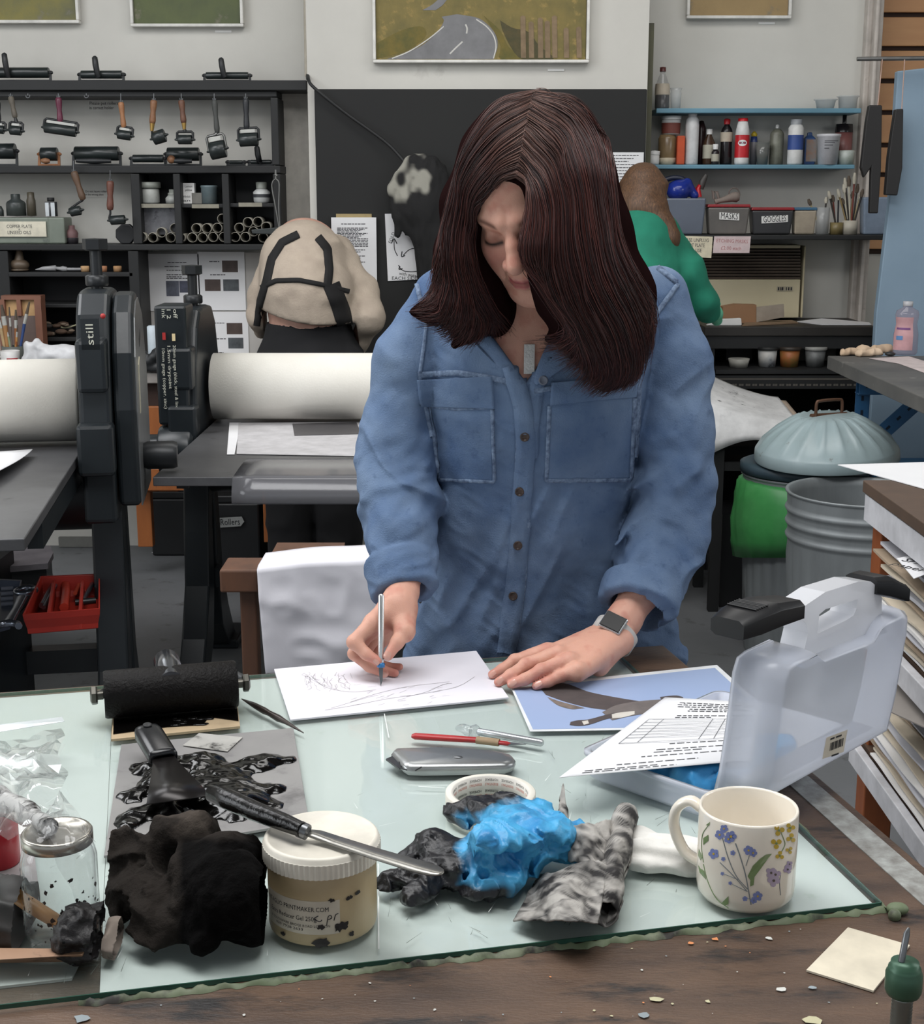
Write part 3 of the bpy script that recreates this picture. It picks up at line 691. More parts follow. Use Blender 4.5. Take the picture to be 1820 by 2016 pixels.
cab=T('open_cupboard', 'black open-fronted cupboard under the left half of the tool rack', 'cupboard', P(130, 700, 5.62))
for x0, x1, y0, y1, n_ in((6, 15, 494, 706, 'side_panel'), (262, 272, 494, 706, 'side_panel'), (15, 262, 536, 545, 'cupboard_shelf'), (15, 262, 598, 606, 'cupboard_shelf'), (15, 262, 664, 672, 'cupboard_shelf')):shelf(n_, x0, x1, y0, y1, parent=cab, front=5.605)
b=MB(); a, c=P(8, 690, YW-.02), P(270, 494, YW-.02); b.box(((a[0]+c[0])/2, YW-.016, (a[2]+c[2])/2), (c[0]-a[0], .008, c[2]-a[2])); b.build('back_panel', mat('cupboard_dark', (24, 24, 27), .8), cab)
q=PX(5.66); q.mb.sphere(q.p(38, 525), 20*mpp(525, 5.66), sq=(1, .8, .62)); q.lathe(38, 536, [(17, 0), (19, 3), (0, 4)]); q.tube([(38, 516), (38, 500), (36, 494)], [10, 7, 4])
q.build('leather_dabber', mat('old_leather', (112, 96, 78), .45, col2=(78, 68, 58), scale=14), label='brown leather ink dabber on the upper cupboard shelf', cat='dabber')
o=T('burnisher_tool', 'pale turned handle tool pointing left on the upper cupboard shelf', 'tool', P(110, 536, 5.66)); q=PX(5.66)
q.tube([(70, 534), (85, 532), (110, 531), (111, 531), (118, 532), (119, 532), (124, 532), (132, 533)], [.6, 4, 5.6, 3, 3.6, 3.6, 5.4, 4], n=12); q.build('handle', mat('pale_tool', (168, 168, 170), .4), o)
q=PX(5.66); q.tube([(132, 533), (160, 533)], [3, 3]); q.build('shaft', mat('pale_tool', (168, 168, 170), .4), o)
for i, (x, w_, c_)in enumerate(((168, 8, (206, 166, 122)), (187, 6, (166, 126, 96)), (203, 8, (190, 134, 98)), (232, 8, (184, 142, 100)))):
 q=PX(5.65); q.lathe(x, 536, [(0, 0), (w_, 0), (w_+.5, 10), (w_-1, 11), (0, 11)], n=16)
 q.build('cork_stopper', mat('cork_%d'%i, c_, .8), label='%s cork disc on the upper cupboard shelf, %s'%(('pale', 'narrow brown', 'reddish', 'tan')[i], ('behind the press screw', 'next to the pale one', 'right of the narrow brown one', 'standing apart on the right')[i]), cat='cork', group='corks on the cupboard shelf')
q=PX(5.64); q.tube(bez([(98, 630), (112, 628), (124, 634), (138, 632), (150, 628)], 16), [3, 3, 2, 2]+[2.5]*12, n=8, flat=.6); q.build('dried_stalk', mat('pale_stalk', (186, 184, 150), .6), label='pale curled strip lying on the lower cupboard shelf', cat='strip')
b=PX(5.66); R=random.Random(5)
for i in range(16):b.mb.sphere(b.p(R.uniform(84, 150), R.uniform(640, 662), R.uniform(0, 20)), R.uniform(4, 9)*mpp(650, 5.66), n=8, sq=(1.4, 1, .6), m=i%3)
b.build('scraps', [mat('scrap_a', (92, 72, 58), .8), mat('scrap_b', (52, 48, 46), .8), mat('scrap_c', (128, 112, 96), .8)], label='heap of brown scraps on the lower cupboard shelf', cat='scraps', kind='stuff')
pin=T('pin_board', 'white painted board with instruction sheets under the cubbyholes', 'board', P(390, 700, YW-.02))
q=PX(YW-.016); q.box(272, 497, 512, 730, 3); q.build('board_face', mat('board_grey', (190, 188, 186), .8, col2=(176, 172, 166), scale=3), pin)
phm=[mat('photo_dark_%d'%i, c, .5, col2=c2, scale=26, mix=.5, stain=(196, 196, 200), stain_scale=34, stain_at=.66)for i, (c, c2)in enumerate((((54, 56, 66), (104, 108, 122)), ((44, 44, 52), (88, 92, 112)), ((60, 48, 44), (84, 70, 64)), ((50, 52, 56), (92, 98, 102))))]
def infosheet(label, x0, y0, x1, y1, lines, photos, Y, group=None, mats=paperm, thick=.002, tape=False):
 o=T('instruction_sheet', label, 'sheet', P((x0+x1)/2, y1, Y), group); b=MB(); a, c=P(x0, y1, Y), P(x1, y0, Y)
 b.box(((a[0]+c[0])/2, Y, (a[2]+c[2])/2), (c[0]-a[0], thick, c[2]-a[2]))
 R=random.Random(int(x0+y0))
 for(lx, ly, lw)in lines:
  x=lx
  while x<lx+lw:
   w_=min(R.uniform(3, 9), lx+lw-x); p0, p1=P(x, ly+.8, Y-thick/2-.0004), P(x+w_, ly-.8, Y-thick/2-.0004)
   b.quad((p0[0], p0[1], p0[2]), (p1[0], p0[1], p0[2]), (p1[0], p0[1], p1[2]), (p0[0], p0[1], p1[2]), 1); x+=w_+1.2
 b.build('page', [mats, inkm], o)
 for i, (p0x, p0y, p1x, p1y, k)in enumerate(photos):
  q=PX(Y-thick/2-.0006); q.box(p0x, p0y, p1x, p1y, .5, w0=0); q.build('printed_photo', phm[k], o)
 return o
infosheet('instruction sheet with a title and two photos, left on the pale board', 292, 500, 391, 612, [(330, 517, 37), (324, 525, 30), (328, 532, 42), (328, 541, 36), (328, 548, 48), (328, 545, 30)], [(328, 553, 352, 583, 0), (354, 553, 384, 576, 1)], YW-.020, 'instruction sheets on the pale board')
infosheet('instruction sheet with three photos, one above two, on the pale board', 393, 496, 481, 611, [(412, 515, 20), (414, 541, 30)], [(438, 513, 468, 536, 2), (404, 550, 434, 573, 2), (440, 550, 470, 573, 3)], YW-.020, 'instruction sheets on the pale board')
infosheet('instruction sheet with two stacked photos low on the pale board', 398, 614, 488, 708, [(421, 636, 22), (424, 667, 22), (420, 694, 20)], [(447, 636, 477, 658, 2), (450, 665, 479, 686, 3)], YW-.020, 'instruction sheets on the pale board')
infosheet('stapled pad of typed text on the black board beside the bending person', 655, 428, 741, 556, [(672, 441, 48)]+[(664, 449+2.6*i, 60-(i%4)*6)for i in range(8)]+[(663, 470+3*i, 62)for i in range(6)]+[(664, 492+4*i, 55-9*(i%3))for i in range(7)], [], YB-.034, thick=.012)
q=PX(YB-.028); q.box(662, 421, 732, 428, 4); q.build('pad_backing', mat('tan_card', (164, 146, 104), .8), label='tan card edge sticking up behind the typed pad', cat='card')
infosheet('typed sheet on the black board at the right, beside the blue shelves', 1196, 300, 1268, 432, [(1204, 306+6*i, 54-10*(i%3))for i in range(18)], [], YB-.026)
t=T('instruction_poster', 'hand-drawn poster about folding with arrows, partly behind black rags', 'poster', P(795, 552, YB-.03))
b=MB(); Yp=YB-.027; b.prism([P(758, 421, Yp), P(832, 420, Yp), P(838, 550, Yp), P(764, 553, Yp)], (0, .002, 0))
def ink(pts, w=1.6, m=1):
 p=bez(pts, 12); tg=np.gradient(p, axis=0); tg/=np.linalg.norm(tg, axis=1)[:, None]; nr=np.stack([-tg[:, 1], tg[:, 0]], 1)
 b.grid(np.array([[P(*(q+n*w/2), Yp-.0006), P(*(q-n*w/2), Yp-.0006)]for q, n in zip(p, nr)]), m, False)
ink([(781, 460), (790, 451), (802, 445)]); ink([(783, 504), (777, 490), (776, 472)]); ink([(771, 479), (776, 470), (782, 480)], 2); ink([(828, 491), (815, 489), (804, 493), (794, 503)]); ink([(792, 495), (791, 505), (798, 503)], 2)
ink([(785, 522), (790, 530), (797, 534)]); ink([(797, 534), (810, 535), (823, 534)]); ink([(788, 524), (786, 530), (793, 529)], 2)
for s_, x, y, w_, r in(('EACH SIDE', 797, 548, 50, 0), ('with water', 805, 541, 38, -.15), ('FOLD', 772, 468, 22, 1.2), ('see', 786, 446, 12, .4)):write(b, s_, plane_fn(P(x, y, Yp-.0002), (1, 0, 0), (0, 0, 1)), .018, 1, width=w_*mpp(y, Yp), rot=r)
b.build('poster_sheet', [paperm, darkink], t)
def ragf(p):
 L=[((776, 372), (812, 330), 14, 20), ((812, 330), (842, 345), 20, 30), ((842, 350), (838, 400), 42, 46), ((838, 400), (848, 460), 44, 36), ((848, 460), (852, 560), 34, 30), ((780, 385), (785, 430), 14, 10), ((785, 430), (783, 462), 9, 4), ((806, 405), (808, 450), 16, 8), ((812, 440), (811, 462), 9, 4)]
 d=None
 for a, c, ra, rb in L:
  e=s_cone(p*np.array([1, 2.2, 1]), P(*a, 5.44)*np.array([1, 2.2, 1]), P(*c, 5.44)*np.array([1, 2.2, 1]), ra*.0019, rb*.0019); d=e if d is None else smin(d, e, .02)
 return d-.007*fbm(p*np.array([40, 40, 14]), 2, 3)-.006*ridge(p*np.array([26, 26, 9]), 8)
lo, hi=P(750, 600, 5.44), P(910, 296, 5.44)
v, q=sdf_mesh(ragf, axis(lo[0], .005, hi[0]), axis(5.34, .005, 5.50), axis(lo[2], .005, hi[2]))
px=topx(v); n_=fbm(v*22, 2, 5)
wt=np.clip((372-px[:, 1]+n_*30)/24, 0, 1)*np.clip((846-px[:, 0]+n_*26)/16, 0, 1)*np.clip(n_*1.6+.9, 0, 1)
wt=np.maximum(wt, np.clip((812-px[:, 0])/12, 0, 1)*np.clip((402-px[:, 1])/14, 0, 1)*np.clip(n_*2+.55, 0, 1))
link_vq('hanging_rags', v, q, mat('rag_cloth', (20, 20, 20), .85, vcol=True, bump=.5, bump_scale=120), col=cols((19, 19, 20), ((150, 148, 138), wt)), label='bunch of black and grey inky rags hanging on the black board', cat='rags')
bt=T('back_bench', 'long bench against the back wall behind the presses', 'bench', (-1.3, 5.45, 0))
zb=.80; b=MB(); b.box(((-2.6+xl)/2-.01, 5.49, zb-.02), (xl+2.58, .58, .04)); b.box(((xl-.02-.2)/2, 5.35, zb-.02), (-.2-xl+.02, .27, .04)); b.build('bench_top', mat('bench_pale', (176, 172, 168), .6, col2=(120, 112, 106), scale=5), bt, bevel=.004)
b=MB(); b.box((-1.4, 5.37, zb-.116), (2.36, .2, .15)); b.build('bench_frame', mat('bench_brown', (78, 52, 42), .6, col2=(58, 42, 36), scale=5), bt)
orange=mat('orange_wood', (164, 98, 50), .5, col2=(140, 80, 40), scale=4, stretch=(6, 6, 1), stain=(104, 60, 34), stain_scale=12)
b=MB()
q=PX(5.24); q.box(255, 800, 345, 968, 8); q.build('bench_panel', orange, bt, bevel=.004)
for x0, x1, y0, y1 in((272, 296, 968, 1077), (520, 543, 820, 1068), (697, 720, 820, 1020)):q=PX(5.3); q.box(x0, y0, x1, y1, 22); q.build('leg', orange, bt, bevel=.003)
q=PX(5.22); q.box(268, 923, 380, 966, 10); q.build('stretcher', orange, bt, bevel=.003)
o=T('brush_pot', 'pot of artist brushes at the left end of the back bench', 'pot', P(28, 716, 5.4)); q=PX(5.4); q.lathe(28, 716, [(0, 0), (20, 0), (22, 40), (20, 40), (19, 4), (0, 4)], n=20, cap=False); q.build('pot_body', mat('pot_grey', (96, 100, 96), .5), o)
for i, (x0, y0, x1, y1, c_, rb)in enumerate(((18, 690, 3, 600, (176, 130, 84), 5), (24, 690, 18, 604, (110, 100, 92), 2.2), (32, 690, 31, 610, (150, 92, 50), 3.4), (36, 690, 58, 594, (54, 78, 130), 3.4), (14, 690, -8, 610, (186, 160, 120), 4), (26, 690, 8, 640, (140, 150, 120), 3), (30, 692, 34, 640, (196, 150, 90), 3))):
 d=T('paint_brush', '%s handled brush standing in the pot on the back bench'%('wide tan', 'thin grey', 'brown', 'blue', 'pale wide', 'greenish', 'orange')[i], 'brush', P(x0, 714, 5.4), 'brushes in the pot on the back bench')
 q=PX(5.4); q.tube([(x0, y0+20), (x0+(x1-x0)*.55, y0+(y1-y0)*.55)], [rb*.6, rb], n=8); q.build('handle', mat('brushh_%d'%i, c_, .4), d)
 q=PX(5.4); q.tube([(x0+(x1-x0)*.55, y0+(y1-y0)*.55), (x0+(x1-x0)*.75, y0+(y1-y0)*.75)], [rb, rb], n=8); q.build('ferrule', plate, d)
 q=PX(5.4); q.tube([(x0+(x1-x0)*.75, y0+(y1-y0)*.75), (x1, y1)], [rb, rb*.5], n=8); q.build('bristles', mat('bristle', (92, 80, 68), .8), d)
o=T('wooden_crate', 'small wooden box with compartments behind the brushes', 'box', P(45, 690, 5.5)); q=PX(5.5); q.box(2, 582, 80, 590, 30); q.box(2, 590, 8, 700, 30); q.box(74, 590, 80, 700, 30); q.box(34, 590, 40, 622, 26); q.build('crate_frame', mat('crate_wood', (140, 94, 74), .6, col2=(112, 76, 62), scale=8), o)
q=PX(5.52); q.box(8, 590, 74, 622, 10); q.build('crate_back', mat('crate_pale', (206, 166, 116), .6), o); q=PX(5.51); q.box(8, 622, 74, 704, 20); q.build('crate_panel', mat('crate_grey', (118, 100, 94), .7, col2=(96, 84, 80), scale=10), o)
o=T('printed_mug', 'white mug with red lettering on the back bench', 'mug', P(22, 724, 5.25)); q=PX(5.25); q.lathe(22, 724, [(0, 0), (16, 0), (19, 40), (17.5, 40), (15, 4), (0, 4)], n=24, cap=False); q.build('mug_body', mat('mug_white', (216, 214, 212), .3), o)
q=PX(5.25); q.tube([(4, 694), (-4, 700), (-2, 714), (6, 718)], 2); q.build('handle', mat('mug_white', (216, 214, 212), .3), o)
q=PX(5.25); r_=18.6; th=np.linspace(-.2, 1.0, 10); A=np.array([[q.p(22+r_*math.sin(t), y, r_*math.cos(t))for t in th]for y in(697, 711)]); q.mb.grid(A); q.build('red_print', mat('print_red', (178, 40, 52), .4), o)
def bagf(p):
 d=None
 for a, c, ra, rb in(((60, 700), (58, 676), 14, 9), ((58, 676), (72, 668), 7, 5), ((72, 668), (92, 690), 5, 8), ((90, 692), (140, 694), 18, 22), ((60, 708), (150, 708), 12, 16), ((52, 700), (48, 672), 5, 3)):
  e=s_cone(p, P(*a, 5.22), P(*c, 5.22), ra*.0018, rb*.0018); d=e if d is None else smin(d, e, .016)
 return d-.006*ridge(p*26, 4)
lo, hi=P(30, 735, 5.22), P(176, 650, 5.22); v, q=sdf_mesh(bagf, axis(lo[0], .005, hi[0]), axis(5.14, .005, 5.32), axis(lo[2], .005, hi[2]))
link_vq('plastic_bag', v, q, mat('bag_white', (222, 222, 224), .45, bump=.2), label='crumpled white carrier bag on the back bench', cat='bag')
o=PX(5.3); o.lathe(303, 700, [(0, 0), (11, 0), (11, 84), (8, 86), (0, 86)], n=18); o.build('paper_roll', mat('roll_white', (208, 220, 228), .6), label='white upright roll standing on the back bench behind the right press', cat='roll')
def vicef(p):
 d=None
 for a, c, ra, rb in(((268, 720), (312, 720), 9, 9), ((282, 712), (284, 694), 12, 8), ((296, 706), (312, 690), 12, 11), ((270, 700), (262, 690), 5, 4)):
  e=s_cone(p, P(*a, 5.2), P(*c, 5.2), ra*.0018, rb*.0018); d=e if d is None else smin(d, e, .008)
 return d-.003*ridge(p*40, 4)
lo, hi=P(246, 735, 5.2), P(334, 672, 5.2); v, q=sdf_mesh(vicef, axis(lo[0], .004, hi[0]), axis(5.14, .004, 5.26), axis(lo[2], .004, hi[2]))
link_vq('bench_vice', v, q, mat('vice_iron', (36, 38, 40), .5), label='small black iron vice on the back bench between the presses', cat='vice')
q=PX(5.2); q.box(433, 685, 496, 716, 3); q.build('white_sheet', paperm, label='white paper propped on the bench left of the bending person', cat='sheet')
q=PX(5.17); q.box(465, 692, 499, 712, 3); q.build('patterned_card', mat('speckled_card', (150, 152, 150), .7, col2=(70, 72, 72), scale=60, mix=.5), label='black and white speckled card in front of the white paper', cat='card')
boxm=mat('crate_black', (20, 21, 23), .45)
for lab, x0, y0, x1, y1, Y in(('plain black box on the floor under the back bench, between the press frames', 296, 968, 392, 1071, 5.62), ('black lidded box with a paper label on the floor under the bench', 412, 976, 516, 1070, 5.35), ('large black box on the floor under the bench, behind the wooden stool', 547, 966, 690, 1062, 5.26)):
 o=T('storage_box', lab, 'box', P((x0+x1)/2, y1, Y), 'black boxes under the back bench'); z1=P(x0, y0, Y)[2]; a, c=P(x0, y1, Y), P(x1, y1, Y); dp_=.24 if x0==545 else .34
 b=MB(); b.box(((a[0]+c[0])/2, Y+dp_/2, (z1-.03+.002)/2), (c[0]-a[0]-.012, dp_, z1-.03)); b.build('box_body', boxm, o, bevel=.008)
 b=MB(); b.box(((a[0]+c[0])/2, Y+dp_/2, z1-.013), (c[0]-a[0], dp_+.01, .03)); b.build('box_lid', boxm, o, bevel=.006)
 if x0==412:
  q=PX(Y-.012); q.poly([(426, 1020), (476, 1017), (481, 1027), (474, 1036), (430, 1039)], .6); write(q.mb, 'Rollers', plane_fn(q.p(453, 1028, .4), (1, 0, 0), (0, 0, 1)), .035, 1, width=38*mpp(1028, Y), rot=.03); q.build('box_label', [mat('label_grey', (140, 142, 140), .7), darkink], o)
b=MB(); b.prism([G(299, 1088, .0), G(312, 1083, 0), G(336, 1084, 0), G(334, 1091, 0), G(305, 1093, 0)], (0, 0, .002)); b.build('paper_scrap', paperm, label='small torn paper scrap on the floor between the presses', cat='scrap')
q=PX(4.9); c=G(640, 1124, 0);
def shoef(p):return smin(s_ell(p, c+[0, 0, .05], (.13, .07, .06)), s_ell(p, c+[-.06, .02, .08], (.06, .05, .05)), .03)-.006*vnoise(p*22)
v, q=sdf_mesh(shoef, axis(c[0]-.17, .008, c[0]+.17), axis(c[1]-.1, .008, c[1]+.1), axis(0.0, .008, .17)); link_vq('dark_bundle', v, q, mat('bundle', (36, 34, 36), .8), label='dark cloth bundle on the floor behind the draped paper', cat='bundle')
q=PX(5.0); a=G(150, 1078, 0); q=PX(a[1]); q.box(116, 1058, 190, 1077, 8); q.build('wood_offcut', mat('offcut', (112, 112, 108), .7), label='grey board offcut standing on the floor behind the left press', cat='offcut')
def lowest(o, off=np.zeros(3)):
 z=1e9; st=[(o, np.array(o.location))]
 while st:
  k, l=st.pop()
  if k.type=='MESH':z=min(z, min(c[2]for c in k.bound_box)+l[2])
  for ch in k.children:st.append((ch, l+np.array(ch.location)))
 return z
def settle(o, z):o.location.z+=z+.0006-lowest(o)
def settle_all(pre, z, first=None):
 for o in list(SC.objects):
  if o.parent is None and 'label' in o and o['label'].startswith(pre):settle(o, z)
z1, z2, z3, zc, zu, zl=zat(158, SHF), zat(326, SHF), zat(481, SHF), zat(401, SHF+.02), zat(536, 5.605), zat(664, 5.605)
for o in list(SC.objects):
 if o.parent is not None or 'category' not in o:continue
 g, lab=o.get('group', ''), o['label']
 if g=='ink rollers standing on the shelves':settle(o, z1 if 'top shelf' in lab else z2)
 elif lab.endswith('cubbyhole')and o['category']in('jar', 'tin')or lab.startswith('white and grey carton'):settle(o, zc)
 elif 'on top of another carton' in lab:settle(o, zc+.0405)
 elif o['category']in('cork', 'dabber')or lab.startswith('pale turned'):settle(o, zu)
 elif 'lower cupboard shelf' in lab:settle(o, zl+(.03 if 'strip' in lab else 0))
 elif o['category']=='tube':o.location.z+=.0045
 elif lab.startswith('black octagonal')or o['category']in('tray', 'pot')and 'shelf' in lab or 'labelled for copper' in lab:settle(o, z3)
 elif 'labelled tray' in lab or 'beside the square' in lab:settle(o, z3+.1045)
 elif 'back bench' in lab and o['category']in('pot', 'mug', 'bag', 'vice', 'roll', 'box')or o['category']in('sheet', 'card')and 'bench' in lab or o['category']=='card' and 'speckled' in lab:
  if 'under' not in lab:settle(o, .8)
iron=mat('press_iron', (24, 29, 33), .34, col2=(33, 38, 41), scale=8, stain=(78, 82, 82), stain_scale=26, stain_at=.7, bump=.12, bump_scale=50)
ironw=mat('press_iron_worn', (44, 46, 48), .4, metal=.3, col2=(32, 34, 36), scale=12, stain=(108, 108, 106), stain_scale=30, stain_at=.68)
polish=mat('worn_steel', (120, 122, 124), .32, metal=.7)
blanket=mat('press_blanket', (232, 229, 220), .9, col2=(222, 218, 208), scale=5, bump=.3, bump_scale=200)
bedm=mat('bed_steel', (118, 118, 120), .38, metal=.55, col2=(84, 84, 86), scale=5, stain=(58, 58, 60), stain_scale=9, stain_at=.6)
def press(label, loc, rot, x0, x1, rz, rr, bz, bedy0, bedy1, side, ftop):
 """x0, x1: outer faces of the two side frames; side: the frame with the full detail (+1 right, -1 left)"""
 t=T('etching_press', label, 'press', loc); R=Rz(rot); L=np.array(loc, float)
 W=lambda x, y, z:L+R@np.array([x, y, z], float)
 wv=lambda v:R@np.array(v, float)
 th=.075
 for s in(-1, 1):
  xa=x1-th if s>0 else x0
  b=MB()
  arch=[(-.20, bz-.16), (-.205, rz-.05), (-.19, rz+.08), (-.15, ftop-.05), (-.10, ftop-.006), (-.05, ftop), (.05, ftop), (.10, ftop-.006), (.15, ftop-.05), (.19, rz+.08), (.205, rz-.05), (.20, bz-.16)]
  b.prism([W(xa, y, z)for y, z in arch], wv((th, 0, 0)))
  b.build('side_frame', iron, t, bevel=.012, seg=3)
  b=MB()
  for sy in(-1, 1):
   prof=[(.07, bz-.15), (.10, .46), (.12, .3), (.20, .16), (.30, .04), (.36, 0)]
   inn=[(.0, bz-.15), (.03, .46), (.03, .3), (.08, .12), (.18, .03), (.22, 0)]
   poly=[W(xa, sy*y, z)for y, z in prof]+[W(xa, sy*y, z)for y, z in inn[::-1]]
   n=len(prof)
   A=np.array([[W(xa, sy*y, z)for y, z in prof], [W(xa, sy*y, z)for y, z in inn], [W(xa+th, sy*y, z)for y, z in inn], [W(xa+th, sy*y, z)for y, z in prof]])
   b.grid(A, 0, False, closed_u=True)
   b.box(W(xa+th/2, sy*.30, .0155), (th+.05, .2, .03), R)
  b.build('leg', iron, t, bevel=.006, label='black cast leg with spreading feet')
  b=MB(); xm=xa+th/2
  b.lathe([(.014, 0), (.014, .09)], W(xm, 0, ftop), n=12); b.lathe([(.026, 0), (.028, .004), (.028, .022), (.022, .026)], W(xm, 0, ftop+.006), n=6); b.lathe([(.02, 0), (.03, .004), (.03, .028), (.0, .03)], W(xm, 0, ftop+.088), n=6, smooth=False)
  b.build('pressure_screw', ironw, t)
  for bq_ in(((xm, -.19, ftop-.16), (th*.9, .09, .12)), ((xm, -.21, bz+.02), (th*1.1, .06, .12))):b=MB(); b.box(W(*bq_[0]), bq_[1], R); b.build('bearing_block', iron, t, bevel=.01)
 b=MB(); b.lathe([(rr*.82, 0), (rr, .004), (rr, x1-x0-2*th-.03), (rr*.82, x1-x0-2*th-.026)], W(x0+th+.012, 0, rz), axis=wv((1, 0, 0)), n=40); b.build('roller', blanket, t, label='white blanket covered press roller')
 b=MB(); b.lathe([(rr*.9, 0), (rr*.9, x1-x0-2*th)], W(x0+th, 0, bz-.035-rr*.9), axis=wv((1, 0, 0)), n=28); b.build('lower_roller', ironw, t)
 b=MB(); b.box(W((x0+x1)/2, (bedy0+bedy1)/2, bz-.012), (x1-x0-2*th-.02, bedy1-bedy0, .022), R); b.build('press_bed', bedm, t, bevel=.002)
 b=MB()
 for s in(x0+th+.03, x1-th-.03):b.box(W(s, (bedy0+bedy1)/2+.1, bz-.055), (.03, bedy1-bedy0-.3, .05), R)
 b.build('bed_rail', iron, t)
 b=MB(); b.box(W((x0+x1)/2, 0, .30), (x1-x0-2*th, .05, .06), R); b.build('tie_bar', iron, t)
 return t, W, wv, R, th
aL=math.radians(8.5); cL=P(206, 790, 3.42)
locL=np.array([cL[0], cL[1], 0]); zr=zat(788, 3.40)
tl, WL, wvL, RL, th=press('left etching press with white blankets, cut by the left edge', locL, aL, -1.0, .035, zr, .099, zr-.106, -1.0, 1.0, 1, zat(577, 3.25))
b=MB()
arch=[(-.17, .72), (-.185, .95), (-.17, 1.08), (-.13, 1.17), (-.07, 1.205), (.0, 1.21), (.12, 1.16), (.19, 1.02), (.20, .86), (.17, .72)]
b.prism([WL(.038, y, z)for y, z in arch], wvL((.05, 0, 0))); b.build('gear_cover', iron, tl, bevel=.012, seg=3); b=MB(); b.prism([WL(.0878, y*.93, .72+(z-.72)*.97)for y, z in arch], wvL((.003, 0, 0))); b.build('cover_plate', mat('cover_grey', (112, 114, 115), .35, metal=.4), tl, label='lighter grey side plate of the gear cover')
b=MB(); b.prism([WL(.0885, y, z)for y, z in((-.10, .93), (-.09, .935), (-.085, 1.03), (-.06, 1.05), (-.06, 1.06), (-.10, 1.045))], wvL((.004, 0, 0)), 0); b.build('tape_strip', mat('old_tape', (206, 200, 176), .6), tl, label='cream strip of old tape on the gear cover')
b=MB(); b.prism([WL(.0885, y, z)for y, z in((-.03, 1.08), (.01, 1.10), (.01, 1.12), (-.03, 1.10))], wvL((.003, 0, 0))); b.build('cover_slot', blackm, tl)
b=MB(); b.lathe([(.03, 0), (.034, .01), (.034, .07), (.03, .08)], WL(.09, -.05, .82), axis=wvL((1, 0, 0)), n=22); b.build('drive_hub', ironw, tl)
b=MB(); f=lambda x, y:WL(.062+x, -.1875, 1.06+y)if False else WL(.062, -.187, 1.10)+wvL((1, 0, 0))*x+np.array([0, 0, 1])*y
q=lambda x, z:WL(x, -.30, z)
b.box(WL(.0, -.232, 1.13), (.04, .006, .07), RL); write(b, 'still', plane_fn(WL(.0, -.236, 1.13), wvL((0, 0, 1)), wvL((-1, 0, 0))), .024, 1, width=.046); b.sphere(WL(.03, -.236, 1.17), .006, m=2)
b.build('painted_mark', [iron, chalkm, mat('paint_red', (176, 46, 44), .5)], tl, label='white hand lettering on the press front')
o=T('paper_sheet', 'large white sheet lying on the bed of the left press', 'sheet', WL(-.4, -.55, zr-.105)); A=[]
for u in np.linspace(0, 1, 14):
 row=[]
 for w_ in np.linspace(0, 1, 14):
  x=-.90+u*(.75-.12*w_*w_); y=-.17-.62*w_-.12*(1-u)*w_; row.append(WL(x, y, zr-.1065+.009+.014*u**6*(1-abs(w_-.45))))
 A.append(row)
b=MB(); b.grid(np.array(A)); b.build('page', paperm, o, solid=.0012)
Yr=4.2; c=P(412, 760, Yr); zr2=zat(762, 4.18)
tr, WR, wvR, RR, th=press('right etching press with wide white roller, behind the woman', (c[0], Yr, 0), 0.0, -.075, 1.12, zr2, .098, zr2-.1055, -.86, .42, -1, zat(612, 4.0))
mR=mpp(760, 3.98)
b=MB(); a, c2=P(312, 838, 3.965), P(364, 602, 3.965); b.box(((a[0]+c2[0])/2, 4.03, (a[2]+c2[2])/2), (c2[0]-a[0], .12, c2[2]-a[2])); b.build('scale_plate', iron, tr, bevel=.008)
b=MB(); f0=lambda x, y:plane_fn(P(x, y, 3.9635), (0, 0, -1), (1, 0, 0), .0006)
for s_, x, y, w_ in(('10mm gauge (copper, zinc)', 324, 745, 118), ('1.5mm drypoint', 334, 722, 84), ('20mm gauge (thick, steel & lino)', 346, 744, 128)):write(b, s_, f0(x, y), .0125, 0, width=w_*mR)
for s_, x in(('ink', 322), ('1 2', 332), ('off', 345)):write(b, s_, f0(x, 617), .016, 0, width=18*mR)
for x, y, m in((323, 662, 1), (342, 664, 2)):
 p=P(x, y, 3.963); b.box(p, (.009, .001, .02), m=m)
b.build('hand_lettering', [chalkm, mat('paint_red', (176, 46, 44), .5), mat('paint_cream', (226, 206, 160), .6)], tr, label='white painted gauge notes on the press front')
b=MB(); a=P(356, 886, 4.0); b.lathe([(.068, 0), (.072, .006), (.072, .09), (.06, .1)], a+np.array([-.055, 0, 0]), axis=(1, 0, 0), n=28); b.box(a+np.array([.0, .03, -.045]), (.12, .1, .06)); b.lathe([(.042, 0), (.045, .004), (.045, .05)], a+np.array([-.1, 0, 0]), axis=(1, 0, 0), n=24); b.build('bearing_housing', iron, tr, bevel=.004)
b=MB(); a=P(268, 877, 4.05); b.lathe([(.03, 0), (.036, .005), (.036, .055), (.03, .06)], a+np.array([-.03, 0, 0]), axis=(1, 0, 0), n=22); b.tube([a, a+np.array([.05, 0, 0])], .016); b.build('drive_knob', ironw, tr)
bz2=zr2-.1055
Bx=lambda px, y:xat(px, y, P(910, y, 1)[1])
def onbed(px, py):return G(px, py, bz2+.0005)
o=T('printing_paper', 'pale translucent sheet covering the bed of the right press', 'sheet', onbed(600, 860), 'papers on the right press bed')
b=MB(); b.prism([onbed(470, 833), onbed(770, 830), onbed(790, 900), onbed(466, 894)], (0, 0, .0012)); b.build('page', mat('tissue_grey', (200, 198, 200), .6), o)
b=MB(); b.prism([onbed(452, 832), onbed(474, 832), onbed(462, 895), onbed(447, 895)], (0, 0, .0008)); b.build('paper_strip', paperm, label='narrow white paper strip on the right press bed', cat='strip')
